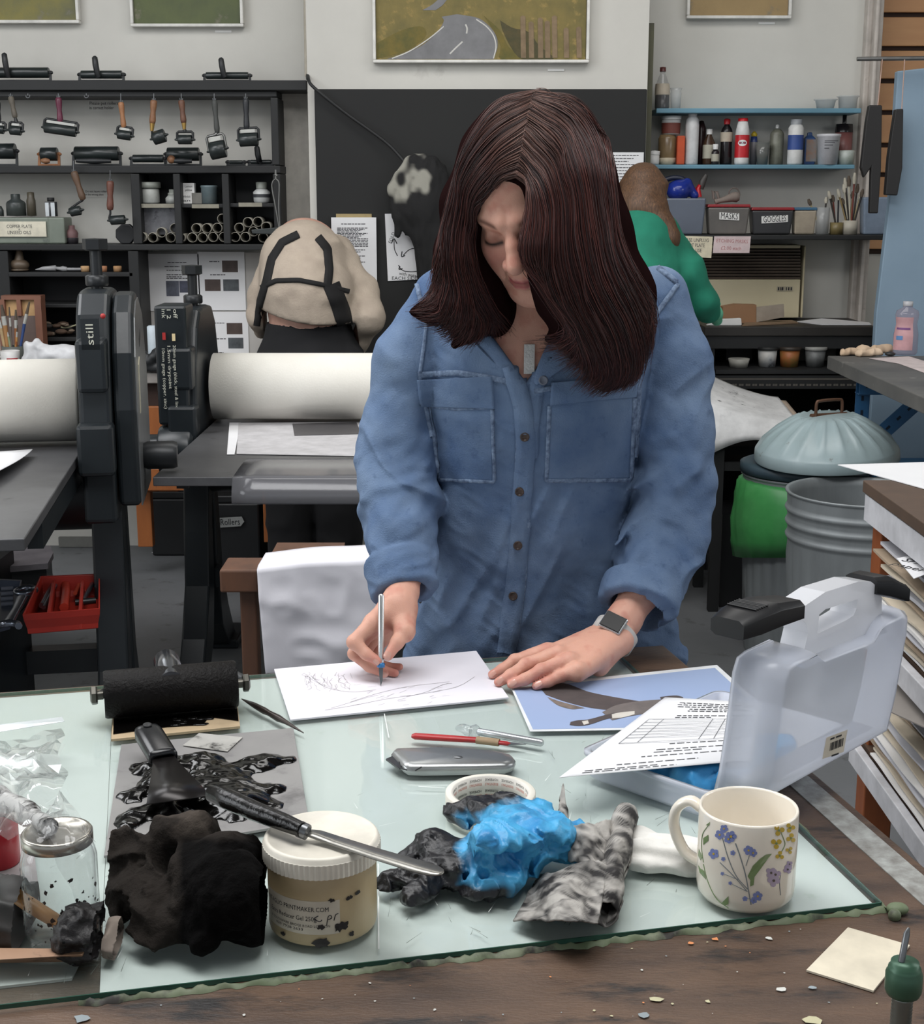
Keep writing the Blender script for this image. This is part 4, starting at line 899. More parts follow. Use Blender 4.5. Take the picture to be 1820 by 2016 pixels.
b=MB(); b.prism([onbed(576, 836)+[0, 0, .0014], onbed(702, 833)+[0, 0, .0014], onbed(712, 856)+[0, 0, .0014], onbed(580, 859)+[0, 0, .0014]], (0, 0, .0016)); b.build('printing_plate', mat('zinc_plate', (104, 102, 104), .4, metal=.4, col2=(78, 76, 78), scale=30, stretch=(1, 8, 1)), label='dark oblong printing plate on the press bed behind the woman', cat='plate')
A=[]; y0=-.86
fr=WR(0, y0, bz2)[1]
for s in np.linspace(0, 1, 26):
 if s<.45:pt=(fr+.22-.22*s/.45, bz2+.003+.002*math.sin(s*9))
 else:
  k=(s-.45)/.55; pt=(fr-.012-.028*math.sin(k*2.0), bz2+.003-.062*k)
 A.append([(x, pt[0], pt[1])for x in np.linspace(xat(460, 940, fr), WR(.98, 0, 0)[0], 16)])
b=MB(); b.grid(np.array(A)); b.build('acetate_sheet', clear('acetate', (214, 214, 218), .14, body=.42, body_col=(170, 170, 174)), label='cloudy clear plastic sheet hanging over the front of the press bed', cat='sheet', solid=.0015)
sh=tl
zs=.475; Ys=G(100, 1236, zs)[1]
b=MB(); b.box((-1.75, Ys+.17, zs-.018), (1.34, .42, .034)); b.build('tool_shelf', mat('shelf_dark', (50, 42, 42), .6, col2=(34, 30, 32), scale=8), sh, bevel=.003)
b=MB(); b.tube([(-2.4, Ys+.02, zs-.115), (-1.06, Ys+.02, zs-.115)], .022); b.build('cross_bar', iron, sh)
for x in(-2.38, -1.1):b=MB(); b.box((x, Ys+.17, zs/2-.018), (.04, .3, zs-.037)); b.build('shelf_leg', iron, sh)
def onsh(px, py):return G(px, py, zs+.001)
red=mat('tray_red', (182, 52, 38), .4, col2=(160, 42, 34), scale=6)
o=T('tool_tray', 'red plastic cutlery tray of tools on the low shelf', 'tray', onsh(125, 1210))
A4=[G(46, 1212, zs+.05), G(196, 1200, zs+.05), G(196, 1132, zs+.05), G(80, 1137, zs+.05)]
ctr=sum(A4)/4; b=MB(); rows=[]
for sc_, dz in((1.0, .0), (1.02, .003), (.97, .003), (.93, -.047), (.6, -.047)):rows.append([ctr+(p-ctr)*np.array([sc_, sc_, 1])+[0, 0, dz]for p in A4])
rows.append([ctr+[0, 0, -.047]]*4); b.grid(np.array(rows), 0, False, closed_v=True)
rows=[[ctr+(p-ctr)*np.array([s_, s_, 1])+[0, 0, dz]for p in A4]for s_, dz in((1.02, .003), (1.0, -.012), (.9, -.049), (.0, -.049))]; b.grid(np.array(rows), 0, False, closed_v=True)
m1, m2=(A4[0]+A4[1])/2, (A4[2]+A4[3])/2
for off in(-.035, .035):b.hexa([m1+[off-.004, .02, -.046], m1+[off+.004, .02, -.046], m2+[off+.004, -.02, -.046], m2+[off-.004, -.02, -.046]], [m1+[off-.004, .02, -.004], m1+[off+.004, .02, -.004], m2+[off+.004, -.02, -.004], m2+[off-.004, -.02, -.004]])
b.build('tray_body', red, o, bevel=.002)
tool_s=mat('tool_steel', (150, 156, 168), .25, metal=.9)
for lab, pts, r, m_ in(('dark pliers-like tool lying in the left bay of the red tray', [(82, 1192), (96, 1165), (112, 1142)], .007, tool_s), ('long steel rod in the left bay of the red tray', [(86, 1196), (100, 1170), (114, 1146)], .005, tool_s), ('red handled tool lying along the middle of the red tray', [(126, 1196), (130, 1165), (128, 1144)], .011, mat('tool_red', (190, 62, 44), .4)), ('orange blade shaped tool in the right bay of the red tray', [(148, 1168), (156, 1150), (158, 1140)], .005, mat('tool_orange', (196, 78, 54), .4)), ('grey fork shaped tool in the right bay of the red tray', [(164, 1182), (176, 1160), (182, 1150)], .006, tool_s), ('dark spanner end in the right bay of the red tray', [(148, 1186), (170, 1184), (188, 1182)], .008, ironw)):
 b=MB(); b.tube(bez([G(x, y, zs+.03)for x, y in pts], 10), r, n=8); b.build('hand_tool', m_, label=lab, cat='tool', group='tools in the red tray')
o=T('ring_spanner', 'large chrome combination spanner leaning across the blue-grey tray', 'spanner', onsh(35, 1220)); sp=lambda x, y, z=.045:G(x, y, zs+z)
b=MB(); b.tube([sp(44, 1176), sp(32, 1200), sp(18, 1224)], [.012, .010, .012], n=10, flat=.5); b.build('shank', tool_s, o)
b=MB(); c=sp(51, 1163); b.tube([c+[.022*math.cos(t), .026*math.sin(t), 0]for t in np.linspace(0, 2*math.pi, 25)], .007, n=8, cap=False); b.build('ring_end', tool_s, o)
b=MB(); c=sp(14, 1234); b.tube([c+[.024*math.cos(t), .026*math.sin(t), 0]for t in np.linspace(.2, 3.3, 14)], .008, n=8); b.build('open_end', tool_s, o)
o=T('shallow_tray', 'blue-grey plastic tray with ridges on the low shelf at the left edge', 'tray', onsh(0, 1220)); b=MB(); g=mat('tray_blue_grey', (92, 100, 116), .35)
A4=[G(-60, 1250, zs+.02), G(22, 1228, zs+.02), G(43, 1144, zs+.02), G(-40, 1140, zs+.02)]; ctr=sum(A4)/4
b.grid(np.array([[ctr+(p-ctr)*np.array([s_, s_, 1])+[0, 0, dz]for p in A4]for s_, dz in((.9, -.018), (1, 0), (1.01, .003), (.95, .003), (.86, -.012), (0, -.012))]), 0, False, closed_v=True); b.build('tray_body', g, o, bevel=.003)
for i in range(4):b=MB(); p, q_=G(2, 1160+i*10, zs+.012), G(26, 1158+i*10, zs+.012); b.tube([p, q_], .006, n=8); b.build('rib', mat('rib_grey', (146, 150, 162), .3), o)
b=MB(); p=G(0, 1120, .25); b.box(p+[-.25, .12, -.125+.0], (.42, .3, .248)); b.build('tool_box', boxm, label='black box on the floor under the low tool shelf', cat='box')
Yg=4.35; o=T('flat_case', 'worn grey board box lid on the floor behind the tool trays', 'box', (-1.6, Yg, 0)); z_=.2
tp=[G(-60, 1086, z_), G(99, 1074, z_), G(105, 1088, z_), G(94, 1109, z_), G(-60, 1122, z_)]
b=MB(); b.prism(tp, (0, 0, -.02)); b.build('case_lid', mat('worn_grey_board', (104, 100, 104), .7, col2=(80, 76, 80), scale=12, stain=(150, 120, 84), stain_scale=6, stain_at=.7), o)
ctr=sum(tp)/len(tp); b=MB(); b.prism([ctr+(p-ctr)*np.array([.94, .94, 1])+[0, 0, -.021]for p in tp], (0, 0, -z_+.022)); b.build('case_body', boxm, o)
st=T('wooden_stool', 'rough wooden stool behind the work table, half hidden by draped white paper', 'stool', (-.5, 2.75, 0))
Y1=2.62; brown=mat('stool_wood', (104, 70, 50), .6, col2=(76, 52, 40), scale=6, stretch=(4, 4, 1), stain=(48, 36, 32), stain_scale=16)
q=PX(Y1); ztop=zat(1125, Y1); a=xat(432, 1130, Y1); e=xat(742, 1110, Y1)
q.poly([(431, 1126), (748, 1096), (752, 1140), (516, 1184), (510, 1158), (433, 1158)], 60, w0=0)if False else None
b=MB(); b.box((a+.037, Y1+.05, ztop-.02), (.074, .1, .045)); b.build('seat_rail', brown, st, bevel=.004); b=MB(); b.box((e-.037, Y1+.05, ztop-.0), (.074, .1, .045)); b.build('seat_rail', brown, st, bevel=.004)
b=MB(); b.box(((a+e)/2, Y1+.14, ztop-.012), (e-a-.16, .2, .02)); b.build('seat', brown, st)
for x0, x1 in((462, 514), (706, 748)):
 for dy in(.02, .20):
  b=MB(); p0, p1=P(x0, 1165, Y1+dy), P(x1, 1165, Y1+dy); b.box(((p0[0]+p1[0])/2, Y1+dy+.02, (ztop-.045)/2), ((p1[0]-p0[0])*.62, .04, ztop-.045)); b.build('leg', brown, st, bevel=.003)
for z_ in(.42, .22):
 b=MB(); b.tube([(a+.02, Y1+.15, z_), (e-.02, Y1+.15, z_)], .011); b.build('rung', mat('rung_dark', (48, 36, 34), .5), st)
A=[]
for i, u in enumerate(np.linspace(0, 1, 40)):
 row=[]
 px_top=506+u*254; y_top=1122-u*26-6*math.sin(u*6)*u; px_bot=524+u*246; y_bot=1330
 for j, s in enumerate(np.linspace(-.25, 1, 36)):
  if s<0:p=P(px_top, y_top, Y1-.03); p=p+np.array([0, -s*.5, .004+.01*s])
  else:
   p=P(px_top+(px_bot-px_top)*s, y_top+(y_bot-y_top)*s, Y1-.032)
   k=np.array([[p[0]*9, 0, p[2]*11]]); p[1]-=.006*ridge(k, 5)[0]*min(1, s*4)+.0035*ridge(k*2.3, 9)[0]*min(1, s*5)+.006*math.sin(u*9+s*3)*s
  row.append(p)
 A.append(row)
b=MB(); b.grid(np.array(A)); b.build('draped_paper', mat('creased_paper', (222, 220, 226), .7, col2=(212, 210, 216), scale=6, bump=.15), label='large creased white paper draped over the wooden stool', cat='paper', solid=.001)
YS=5.62; blue=mat('shelf_blue', (104, 148, 168), .5, col2=(92, 132, 150), scale=6, stain=(70, 84, 90), stain_scale=40, stain_at=.66)
zt, zm=zat(214, YS), zat(325, YS)
def wshelf(label, x0, x1, yt, m, thk, front=YS, name='wall_shelf', back=YW-.002):
 z=zat(yt, front); a, c=xat(x0, yt, front), xat(x1, yt, front); b=MB(); b.box(((a+c)/2, (front+back)/2, z-thk/2), (c-a, back-front, thk))
 return b.build(name, m, label=label, cat='shelf', bevel=.003), z
_, zt=wshelf('upper light blue shelf on the right wall', 1293, 1697, 213, blue, .018)
_, zm=wshelf('lower light blue shelf crowded with bottles and tubs', 1282, 1684, 324, blue, .016)
_, zk=wshelf('long black shelf holding the masks and goggles tubs', 1310, 1762, 463, blackm, .018, front=5.5)
b=MB(); a, c=xat(1274, 300, YB), xat(1281, 300, YB); b.box((xr+.012, 5.66, (zk+zt+.3)/2), (.02, .24, zt+.3-zk)); b.build('shelf_upright', mat('mossy_upright', (84, 84, 60), .7, col2=(60, 58, 50), scale=10), label='dirty green-brown upright board at the left end of the blue shelves', cat='board')
YI=5.70
def item(name, label, cat, cx, prof, m, z, parts=(), n=20, Y=YI, yref=300, group='bottles and tubs on the blue shelves', square=False, rot=0.0):
 sc=mpp(yref, Y); c=np.array([xat(cx, yref, Y), Y, z+.0008]); o=T(name, label, cat, c, group)
 up=(math.cos(rot), math.sin(rot), 0)
 b=MB(); b.lathe([(r*sc, h*sc)for r, h in prof], c, n=n, up=up, smooth=not square); b.build('body', m, o, bevel=.004 if square else 0)
 for pn, pm, pp in parts:
  b=MB(); b.lathe([(r*sc, h*sc)for r, h in pp], c, n=n, up=up, smooth=not square, cap=pn!='label' and pn!='liquid'); b.build(pn, pm, o)
 return o, c, sc
wht=mat('bottle_white', (222, 222, 220), .4); dkb=mat('bottle_dark', (30, 26, 28), .25); redp=mat('bottle_red', (196, 36, 44), .35); grl=mat('label_pale', (190, 178, 160), .6)
pet=clear('clear_plastic', (245, 245, 245), .08, body=.18, body_col=(230, 230, 230))
frost=clear('frosted_plastic', (246, 247, 247), .2, body=.45, body_col=(246, 247, 247))
item('cola_bottle', 'brown-capped clear bottle half full of dark liquid on the upper blue shelf', 'bottle', 1304, [(0, 0), (13, 0), (14.5, 4), (14.5, 30), (13, 46), (8, 60), (5, 68), (5, 72), (0, 72)], pet, zt, (('liquid', dkb, [(13.6, 1), (14, 4), (14, 26), (0, 26.5)]), ('label', grl, [(14.8, 27), (14.6, 42), (13.6, 48)]), ('cap', mat('cap_brown', (92, 46, 44), .4), [(6, 71), (6, 79), (0, 80)])), yref=200, group='things on the upper blue shelf')
item('plastic_cup', 'tall translucent cup beside the dark liquid bottle', 'cup', 1331, [(0, 0), (9, 0), (11, 30), (10, 34), (12, 40), (11, 40)], frost, zt, yref=200, group='things on the upper blue shelf')
item('plastic_tub', 'clear plastic tub on the upper blue shelf, left of the pair', 'tub', 1626, [(0, 0), (16, 0), (20, 16), (23, 17), (23, 19), (19, 19), (15, 2), (0, 2)], frost, zt, yref=200, group='things on the upper blue shelf')
item('plastic_tub', 'clear plastic tub on the upper blue shelf, at its right end', 'tub', 1670, [(0, 0), (17, 0), (19, 22), (22, 23), (22, 25), (18, 25), (16, 2), (0, 2)], frost, zt, yref=200, group='things on the upper blue shelf')
item('cream_pot', 'small white screw-top pot at the left end of the lower blue shelf', 'pot', 1288, [(0, 0), (10, 0), (11, 3), (11, 18), (0, 18)], wht, zm, (('lid', wht, [(11.5, 18.5), (12, 26), (0, 27)]), ), Y=5.66)
item('powder_jar', 'glass jar of brown powder under a white tub', 'jar', 1314, [(0, 0), (13, 0), (17, 5), (18, 30), (18, 50), (15, 57), (0, 57)], mat('powder_glass', (104, 84, 66), .25, col2=(150, 128, 90), scale=8), zm, (('powder_base', mat('powder_pale', (206, 194, 170), .7), [(13.5, .5), (17.4, 5), (17.6, 13), (13, 14)]), ))
item('paint_tub', 'white tub with a brown label stacked on the jar of brown powder', 'tub', 1320, [(0, 0), (17, 0), (18.5, 28), (0, 28)], wht, zm+57.6*mpp(300, YI), (('lid', wht, [(20, 28.5), (20.5, 35), (0, 35)]), ('label', mat('label_brown', (120, 62, 52), .6), [(18.3, 2), (18.9, 22)])))
item('orange_carton', 'upright orange carton on the lower blue shelf', 'carton', 1340, [(0, 0), (11, 0), (11, 55), (0, 55)], mat('carton_orange', (206, 84, 44), .6), zm, n=4, square=True, rot=.785, Y=5.67)
item('white_bottle', 'tall white ink-smeared bottle on the lower blue shelf', 'bottle', 1362, [(0, 0), (12, 0), (13, 3), (13.5, 76), (12, 86), (8, 92), (8, 96), (0, 96)], mat('smeared_white', (214, 214, 214), .4, stain=(130, 134, 140), stain_scale=26, stain_at=.6), zm, (('cap', wht, [(8.5, 93), (8.5, 100), (0, 100)]), ), Y=5.68)
item('brown_bottle', 'small brown bottle with a white cap and pale label, behind the shorter one', 'bottle', 1396, [(0, 0), (11, 0), (12, 3), (12, 42), (5, 56), (5, 60), (0, 60)], mat('amber_glass', (64, 44, 30), .2), zm, (('cap', wht, [(6, 58), (6, 68), (0, 68)]), ('label', mat('label_aged', (176, 172, 156), .6), [(12.3, 12), (12.4, 38)])))
item('short_bottle', 'shorter dark bottle with a white cap in front of the brown one', 'bottle', 1409, [(0, 0), (7, 0), (7.5, 2), (7.5, 24), (4, 29), (0, 30)], dkb, zm, (('cap', wht, [(5, 29), (5.4, 39), (0, 39)]), ('label', mat('label_aged', (176, 172, 156), .6), [(7.7, 6), (7.7, 20)])), Y=5.66)
item('squat_bottle', 'dark unlabelled bottle standing in shadow behind the tall white bottle', 'bottle', 1380, [(0, 0), (9, 0), (10, 40), (9, 70), (4, 84), (0, 85)], mat('oxblood', (54, 32, 32), .3), zm, Y=5.75)
item('syrup_bottle', 'dark bottle with a red cap and cream label on the lower blue shelf', 'bottle', 1430, [(0, 0), (11, 0), (12, 4), (11, 38), (12, 60), (10, 68), (5, 76), (5, 78), (0, 78)], dkb, zm, (('cap', redp, [(6, 77), (6.5, 86), (4, 88), (0, 88)]), ('label', grl, [(11.8, 44), (12.3, 62)])))
item('salt_drum', 'red and white plastic salt bottle with an oval logo', 'bottle', 1461, [(0, 0), (13, 0), (14, 4), (14, 12), (13.6, 13), (13.6, 56), (14, 57), (13, 66), (9.5, 82), (0, 82)], wht, zm, (('cap', redp, [(10, 82.5), (9.5, 88), (0, 88)]), ('label', redp, [(14.1, 13), (14.1, 56)])), Y=5.66)
o=[k for k in SC.objects if k.name=='salt_drum'][0]; c=np.array(o.location); sc=mpp(300, 5.66); b=MB()
def onc(x, y, r=14.5):t_=x/r; return c+np.array([math.sin(t_)*r*sc, -math.cos(t_)*r*sc, y*sc])
th=np.linspace(0, 2*math.pi, 25)[:-1]; b.add([onc(-2, 41)]+[onc(-2+9*math.cos(t_), 41+6*math.sin(t_))for t_ in th], [(0, i+1, (i+1)%24+1)for i in range(24)], 0, False)
write(b, 'SAXA', lambda x, y:onc(x-2, y+41, 14.8), 7, 1, width=14); b.build('logo', [whitem, mat('logo_blue', (40, 50, 90), .6)], o)
item('spray_tube', 'thin bottle with a yellow tip and blue collar on the lower blue shelf', 'bottle', 1484, [(0, 0), (7, 0), (7, 46), (4, 50), (0, 50)], mat('smoky_grey', (120, 118, 122), .4), zm, (('collar', mat('collar_blue', (42, 62, 120), .4), [(7.2, 44), (6, 54), (0, 54)]), ('tip', mat('tip_yellow', (214, 186, 52), .4), [(5, 54.5), (6.5, 58), (2, 64), (0, 64)])), Y=5.72)
item('glass_tumbler', 'grey glass tumbler with white dregs on the lower blue shelf', 'tumbler', 1502, [(0, 0), (10, 0), (14, 42), (13, 42), (9, 2), (0, 2)], mat('smoked_glass', (84, 86, 84), .15, col2=(120, 122, 118), scale=6), zm, (('dregs', wht, [(9, 1), (10.6, 8), (0, 9)]), ), Y=5.66)
item('spray_can', 'mottled grey spray can with a white nozzle', 'can', 1529, [(0, 0), (13, 0), (13.5, 2), (13.5, 58), (12, 62), (7, 68), (0, 69)], mat('mottled_can', (130, 132, 118), .4, col2=(64, 62, 54), scale=16, mix=.5), zm, (('nozzle', wht, [(3.5, 69.5), (3.5, 76), (0, 77)]), ))
o, c, sc=item('paint_bottle', 'white bottle with a blue band and grey cap', 'bottle', 1566, [(0, 0), (14, 0), (15, 3), (15, 70), (11, 76), (0, 76)], wht, zm, (('cap', mat('cap_grey', (150, 154, 158), .4), [(11, 74), (11.5, 86), (0, 86)]), ('label', mat('band_blue', (56, 82, 148), .5), [(15.2, 28), (15.2, 56)])), Y=5.66)
o, c, sc=item('solvent_tin', 'dark blue tin with a brown picture label', 'tin', 1593, [(0, 0), (15, 0), (15, 50), (7, 56), (6, 62), (0, 62)], mat('tin_navy', (44, 72, 118), .4), zm, n=4, square=True, rot=.785, Y=5.70)
b=MB(); b.box(c+[.004, -.022, 27*sc], (20*sc, .001, 42*sc)); b.build('picture_label', mat('tin_label', (146, 104, 76), .5, col2=(112, 132, 140), scale=30), o)
o, c, sc=item('ink_bucket', 'white tapered bucket with printed lines on the lower blue shelf', 'bucket', 1631, [(0, 0), (19, 0), (22, 52), (23.5, 53), (23.5, 58), (0, 58)], mat('bucket_white', (214, 214, 218), .4), zm, Y=5.65)
b=MB()
for i, (h_, w_)in enumerate(((44, 28), (41, 20), (36, 16), (30, 9))):
 A=[[c+np.array([math.sin(t_)*21.8*sc, -math.cos(t_)*21.8*sc, (h_+e)*sc])for t_ in np.linspace(-.6, -.6+w_/21, 8)]for e in(0, 1.2)]; b.grid(np.array(A))
b.build('printed_lines', inkm, o)
item('tall_red_bottle', 'reddish bottle with a dark top behind the white bucket', 'bottle', 1660, [(0, 0), (17, 0), (17, 62), (0, 62)], mat('dull_red', (112, 66, 66), .4, col2=(142, 96, 90), scale=9), zm, (('top', dkb, [(17.4, 62.5), (16, 78), (0, 79)]), ('spout', dkb, [(4, 79), (4, 98), (0, 98)])), Y=5.75)
item('square_jar', 'low white jar with a leaf-like label at the right end of the lower blue shelf', 'jar', 1667, [(0, 0), (15, 0), (16, 26), (14, 27), (0, 27)], mat('leaf_label', (186, 192, 188), .4, col2=(120, 132, 116), scale=18, mix=.56), zm, Y=5.66)
YK=5.60
def tub(label, x0, x1, yt, yb, m, lid=None, Y=YK, taper=.88, d=26, name='plastic_tub', lidh=6):
 z1=zat(yt, Y); a, c=xat(x0, yt, Y), xat(x1, yt, Y); w=(c-a)/2; cx=(a+c)/2; dd=d*.5*mpp(yt, Y)
 o=T(name, label, 'tub', (cx, Y, zk), 'tubs on the black shelf'); b=MB(); lh=lidh*mpp(yt, Y)if lid else 0
 R4=lambda k, z:[(cx-w*k, Y-dd*k, z), (cx+w*k, Y-dd*k, z), (cx+w*k, Y+dd*k, z), (cx-w*k, Y+dd*k, z)]
 b.hexa(R4(taper, zk+.001), R4(1, z1-lh)); b.build('tub_body', m, o, bevel=.006)
 if lid:b=MB(); b.hexa(R4(1.04, z1-lh+.0005), R4(1.0, z1)); b.build('lid', lid, o, bevel=.003)
 return o, (cx, Y-dd*(taper+1)/2-.001, z1)
smoke=mat('smoky_plastic', (86, 84, 82), .3, col2=(124, 118, 112), scale=5, mix=.56)
o, _=tub('wide grey translucent open tub at the left of the black shelf', 1302, 1388, 390, 460, mat('grey_tub', (104, 112, 126), .35, col2=(90, 96, 108), scale=4), d=44)
rlid=mat('lid_red', (150, 36, 42), .35)
def lab(o, txt, x0, x1, y0, y1, Y, skew=0):
 b=MB(); b.prism([P(x0, y0, Y), P(x1, y0+skew, Y), P(x1, y1+skew, Y), P(x0, y1, Y)], (0, .0015, 0)); write(b, txt, plane_fn(P((x0+x1)/2, (y0+y1+skew)/2, Y-.0002), (1, 0, 0), (0, 0, 1)), .034, 1, width=(x1-x0)*.86*mpp(y0, Y), rot=-math.atan2(skew, x1-x0))
 b.build('tub_label', [whitem, darkink], o)
o, f=tub('red-lidded smoky tub labelled MASKS', 1392, 1474, 402, 460, smoke, rlid, d=40); lab(o, 'MASKS', 1417, 1456, 418, 432, YK-40*.5*mpp(420, YK)-.001, 2)
o, f=tub('red-lidded dark tub labelled GOGGLES', 1478, 1560, 408, 460, mat('dark_tub', (58, 58, 60), .3), rlid, d=40); lab(o, 'GOGGLES', 1500, 1552, 426, 440, YK-40*.5*mpp(420, YK)-.001, -3)
tub('beige tub with a blue lid right of the goggles tub', 1562, 1606, 408, 459, mat('beige_tub', (172, 160, 142), .4), mat('lid_blue', (70, 112, 142), .4), d=30)
tub('blue-grey open box at the right end of the black shelf', 1697, 1764, 388, 456, mat('blue_grey_tub', (124, 138, 156), .4), d=34, Y=5.58)
def kettlef(p):
 c=lambda x, y:P(x, y, YK)
 d=s_ell(p, c(1336, 375), (.047, .05, .04)); d=smin(d, s_cone(p, c(1348, 366), c(1354, 360), .02, .018), .02)
 return smin(d, s_cone(p, c(1362, 372), c(1368, 384), .012, .016), .02)
lo, hi=P(1300, 400, YK), P(1380, 340, YK); v, q=sdf_mesh(kettlef, axis(lo[0], .004, hi[0]), axis(YK-.08, .004, YK+.08), axis(lo[2], .004, hi[2]))
o=T('blue_jug', 'glossy dark blue jug standing in the open grey tub', 'jug', (xat(1336, 380, YK), YK, zk+.12)); link_vq('jug_body', v, q, mat('cobalt', (34, 52, 140), .2), o)
q=PX(YK); q.tube(bez([(1354, 362), (1344, 352), (1326, 350), (1310, 354)], 10), 5, n=10); q.build('handle', mat('navy_plastic', (30, 36, 56), .4), o)
o=T('hand_shears', 'red and dark handled shears standing in the open grey tub', 'shears', P(1376, 388, YK)); q=PX(YK+.02); q.tube([(1376, 388), (1374, 372), (1378, 364)], [13, 11, 6], n=12, flat=.5); q.build('grip', redp, o); q=PX(YK+.03); q.tube([(1380, 372), (1384, 358), (1391, 344)], [6, 7, 4], n=10); q.build('arm', mat('shear_dark', (66, 62, 60), .5), o)
q=PX(YK);
o=T('dust_mask', 'grey wrinkled dust mask lying on top of the MASKS tub', 'mask', P(1432, 402, YK)); q.tube(bez([(1408, 398), (1414, 396), (1430, 392), (1444, 388), (1456, 388)], 12), [5, 6, 5, 5, 5, 6, 7, 8, 9, 10, 10, 7], n=12); q.build('mask_body', mat('mask_grey', (132, 120, 112), .8), o); q=PX(YK); q.tube([(1446+11*math.cos(t), 384+14*math.sin(t))for t in np.linspace(2.8, 6.4, 14)], 1.2, n=6); q.tube([(1406, 392), (1404, 376), (1412, 378), (1416, 392)], 3, n=8); q.build('strap', mat('mask_strap', (110, 98, 92), .7), o)
for lab_, cx, w_, yt, m_, ys in(('ink-stained clear jar of tools on the black shelf', 1620, 13, 402, frost, 454), ('small yellowed jar with brushes', 1648, 13, 432, mat('ochre_glass', (126, 112, 74), .4), 455), ('white tin packed with dark brushes', 1674, 15, 428, mat('tin_white', (186, 180, 166), .5), 455)):
 sc=mpp(440, 5.58); c=np.array([xat(cx, 440, 5.58), 5.58, zk+.001]); o=T('brush_jar', lab_, 'jar', c, 'brush jars on the black shelf'); b=MB(); h_=(ys-yt)*sc; b.lathe([(0, 0), (w_*sc, 0), (w_*sc, h_), (w_*.92*sc, h_), (w_*.88*sc, .004), (0, .004)], c, n=20, cap=False); b.build('jar_body', m_, o)
R=random.Random(9); cl=[(46, 40, 36), (196, 190, 172), (150, 130, 90), (60, 56, 52), (120, 60, 50), (40, 40, 44), (176, 160, 120)]
spec=[(1674, 1664, 350), (1674, 1672, 346), (1670, 1650, 372), (1678, 1690, 362), (1676, 1684, 340), (1672, 1658, 390), (1676, 1696, 380), (1680, 1700, 372), (1670, 1662, 362), (1674, 1680, 376), (1648, 1632, 376), (1646, 1640, 384), (1650, 1652, 380), (1616, 1592, 392), (1622, 1628, 388)]
for i, (bx, tx_, ty)in enumerate(spec):
 o=T('brush', '%s brush leaning %s in the jar cluster, %s'%(('dark', 'ivory', 'tan', 'charcoal', 'reddish', 'black', 'straw')[i%7], 'left' if tx_<bx else 'right', ('tallest at the back', 'thin and upright', 'low at the side', 'fanned outward', 'near the shelf end', 'half hidden by the others', 'beside the window trim', 'furthest to the right', 'between two taller ones', 'in the middle of the tin', 'in the yellowed jar, tilted most', 'in the yellowed jar', 'upright in the yellowed jar', 'in the stained clear jar, tilted most', 'in the stained clear jar')[i]), 'brush', P(bx, 452, 5.58), 'brushes in jars on the black shelf')
 dy=R.uniform(-.015, .015); b=MB(); p0=P(bx, 450, 5.58); p1=P(tx_, ty, 5.58+dy); m_=p0+(p1-p0)*.8
 b.tube([p0, m_], .0035, n=7); b.build('handle', mat('bh%d'%(i%7), cl[i%7], .4), o); b=MB(); b.tube([m_, m_+(p1-m_)*.5, p1], [.006, .008, .004], n=8); b.build('bristles', mat('bristle', (92, 80, 68), .8)if i%2 else mat('bristle_pale', (190, 184, 168), .7), o)
o=T('hanging_rail', 'thin grey rail across the shutter with squeegees hung from it', 'rail', P(1750, 115, 5.0)); b=MB(); b.tube([P(1688, 116, 5.0), P(1880, 114, 5.0)], .007); b.build('rail_rod', steel, o)
for lab_, pts, sx, d in(('long black squeegee hanging on a string in front of the window trim', [(1712, 207), (1738, 207), (1736, 330), (1730, 420), (1713, 420), (1716, 330), (1702, 350), (1696, 330), (1706, 240)], 1738, .025), ('shorter black squeegee hanging beside the blue board', [(1764, 215), (1780, 214), (1778, 330), (1768, 385), (1744, 384), (1750, 310), (1757, 260)], 1782, .03)):
 o=T('squeegee', lab_, 'squeegee', P(pts[4][0], pts[4][1], 4.98), 'hanging squeegees'); b=MB(); b.prism([P(x, y, 4.98)for x, y in pts], (0, d, 0)); b.build('blade_holder', mat('squeegee_black', (22, 20, 20), .55), o, bevel=.004)
 b=MB(); b.tube([P(sx, 117, 4.995), P((pts[0][0]+pts[1][0])/2+4, pts[0][1]+2, 4.995)], .0018, n=6); b.build('string', mat('string_pink', (190, 160, 146), .8), o)
def notice(label, pts, lines, m, im, Y):
 b=MB(); b.prism([P(x, y, Y)for x, y in pts], (0, .0015, 0))
 for s_, x, y, w_ in lines:write(b, s_, plane_fn(P(x, y, Y-.0002), (1, 0, 0), (0, 0, 1)), .019, 1, width=w_*mpp(y, Y), rot=-.03)
 b.build('notice', [m, im], label=label, cat='notice', group='notices hung from the black shelf')
notice('cream notice asking to unplug the hot plate', [(1334, 464), (1404, 466), (1401, 508), (1334, 504)], [('PLEASE UNPLUG', 1368, 473, 56), ('HOT PLATE', 1370, 483, 36), ('AFTER USE', 1364, 493, 36)], mat('notice_cream', (226, 216, 190), .7), inkm, 5.488)
notice('pale pink notice with the price of etching masks', [(1407, 465), (1479, 465), (1476, 498), (1404, 498)], [('ETCHING MASKS', 1442, 475, 62), ('£2.00 each', 1440, 489, 40)], mat('notice_pink', (220, 200, 200), .7), mat('ink_pink', (190, 130, 130), .7), 5.486)
YHt=5.66
o=T('wall_heater', 'cream wall heater with a dark horizontal grille', 'heater', P(1480, 628, YHt)); cream=mat('heater_cream', (206, 196, 166), .5, col2=(194, 182, 150), scale=3)
q=PX(YHt); q.box(1340, 550, 1577, 626, 60); q.box(1577, 484, 1588, 626, 60); q.box(1340, 482, 1577, 489, 60); q.build('heater_case', cream, o, bevel=.006)
q=PX(YHt+.03); q.box(1340, 489, 1577, 550, 40); q.build('grille_back', mat('grille_dark', (28, 22, 20), .7), o)
b=MB()
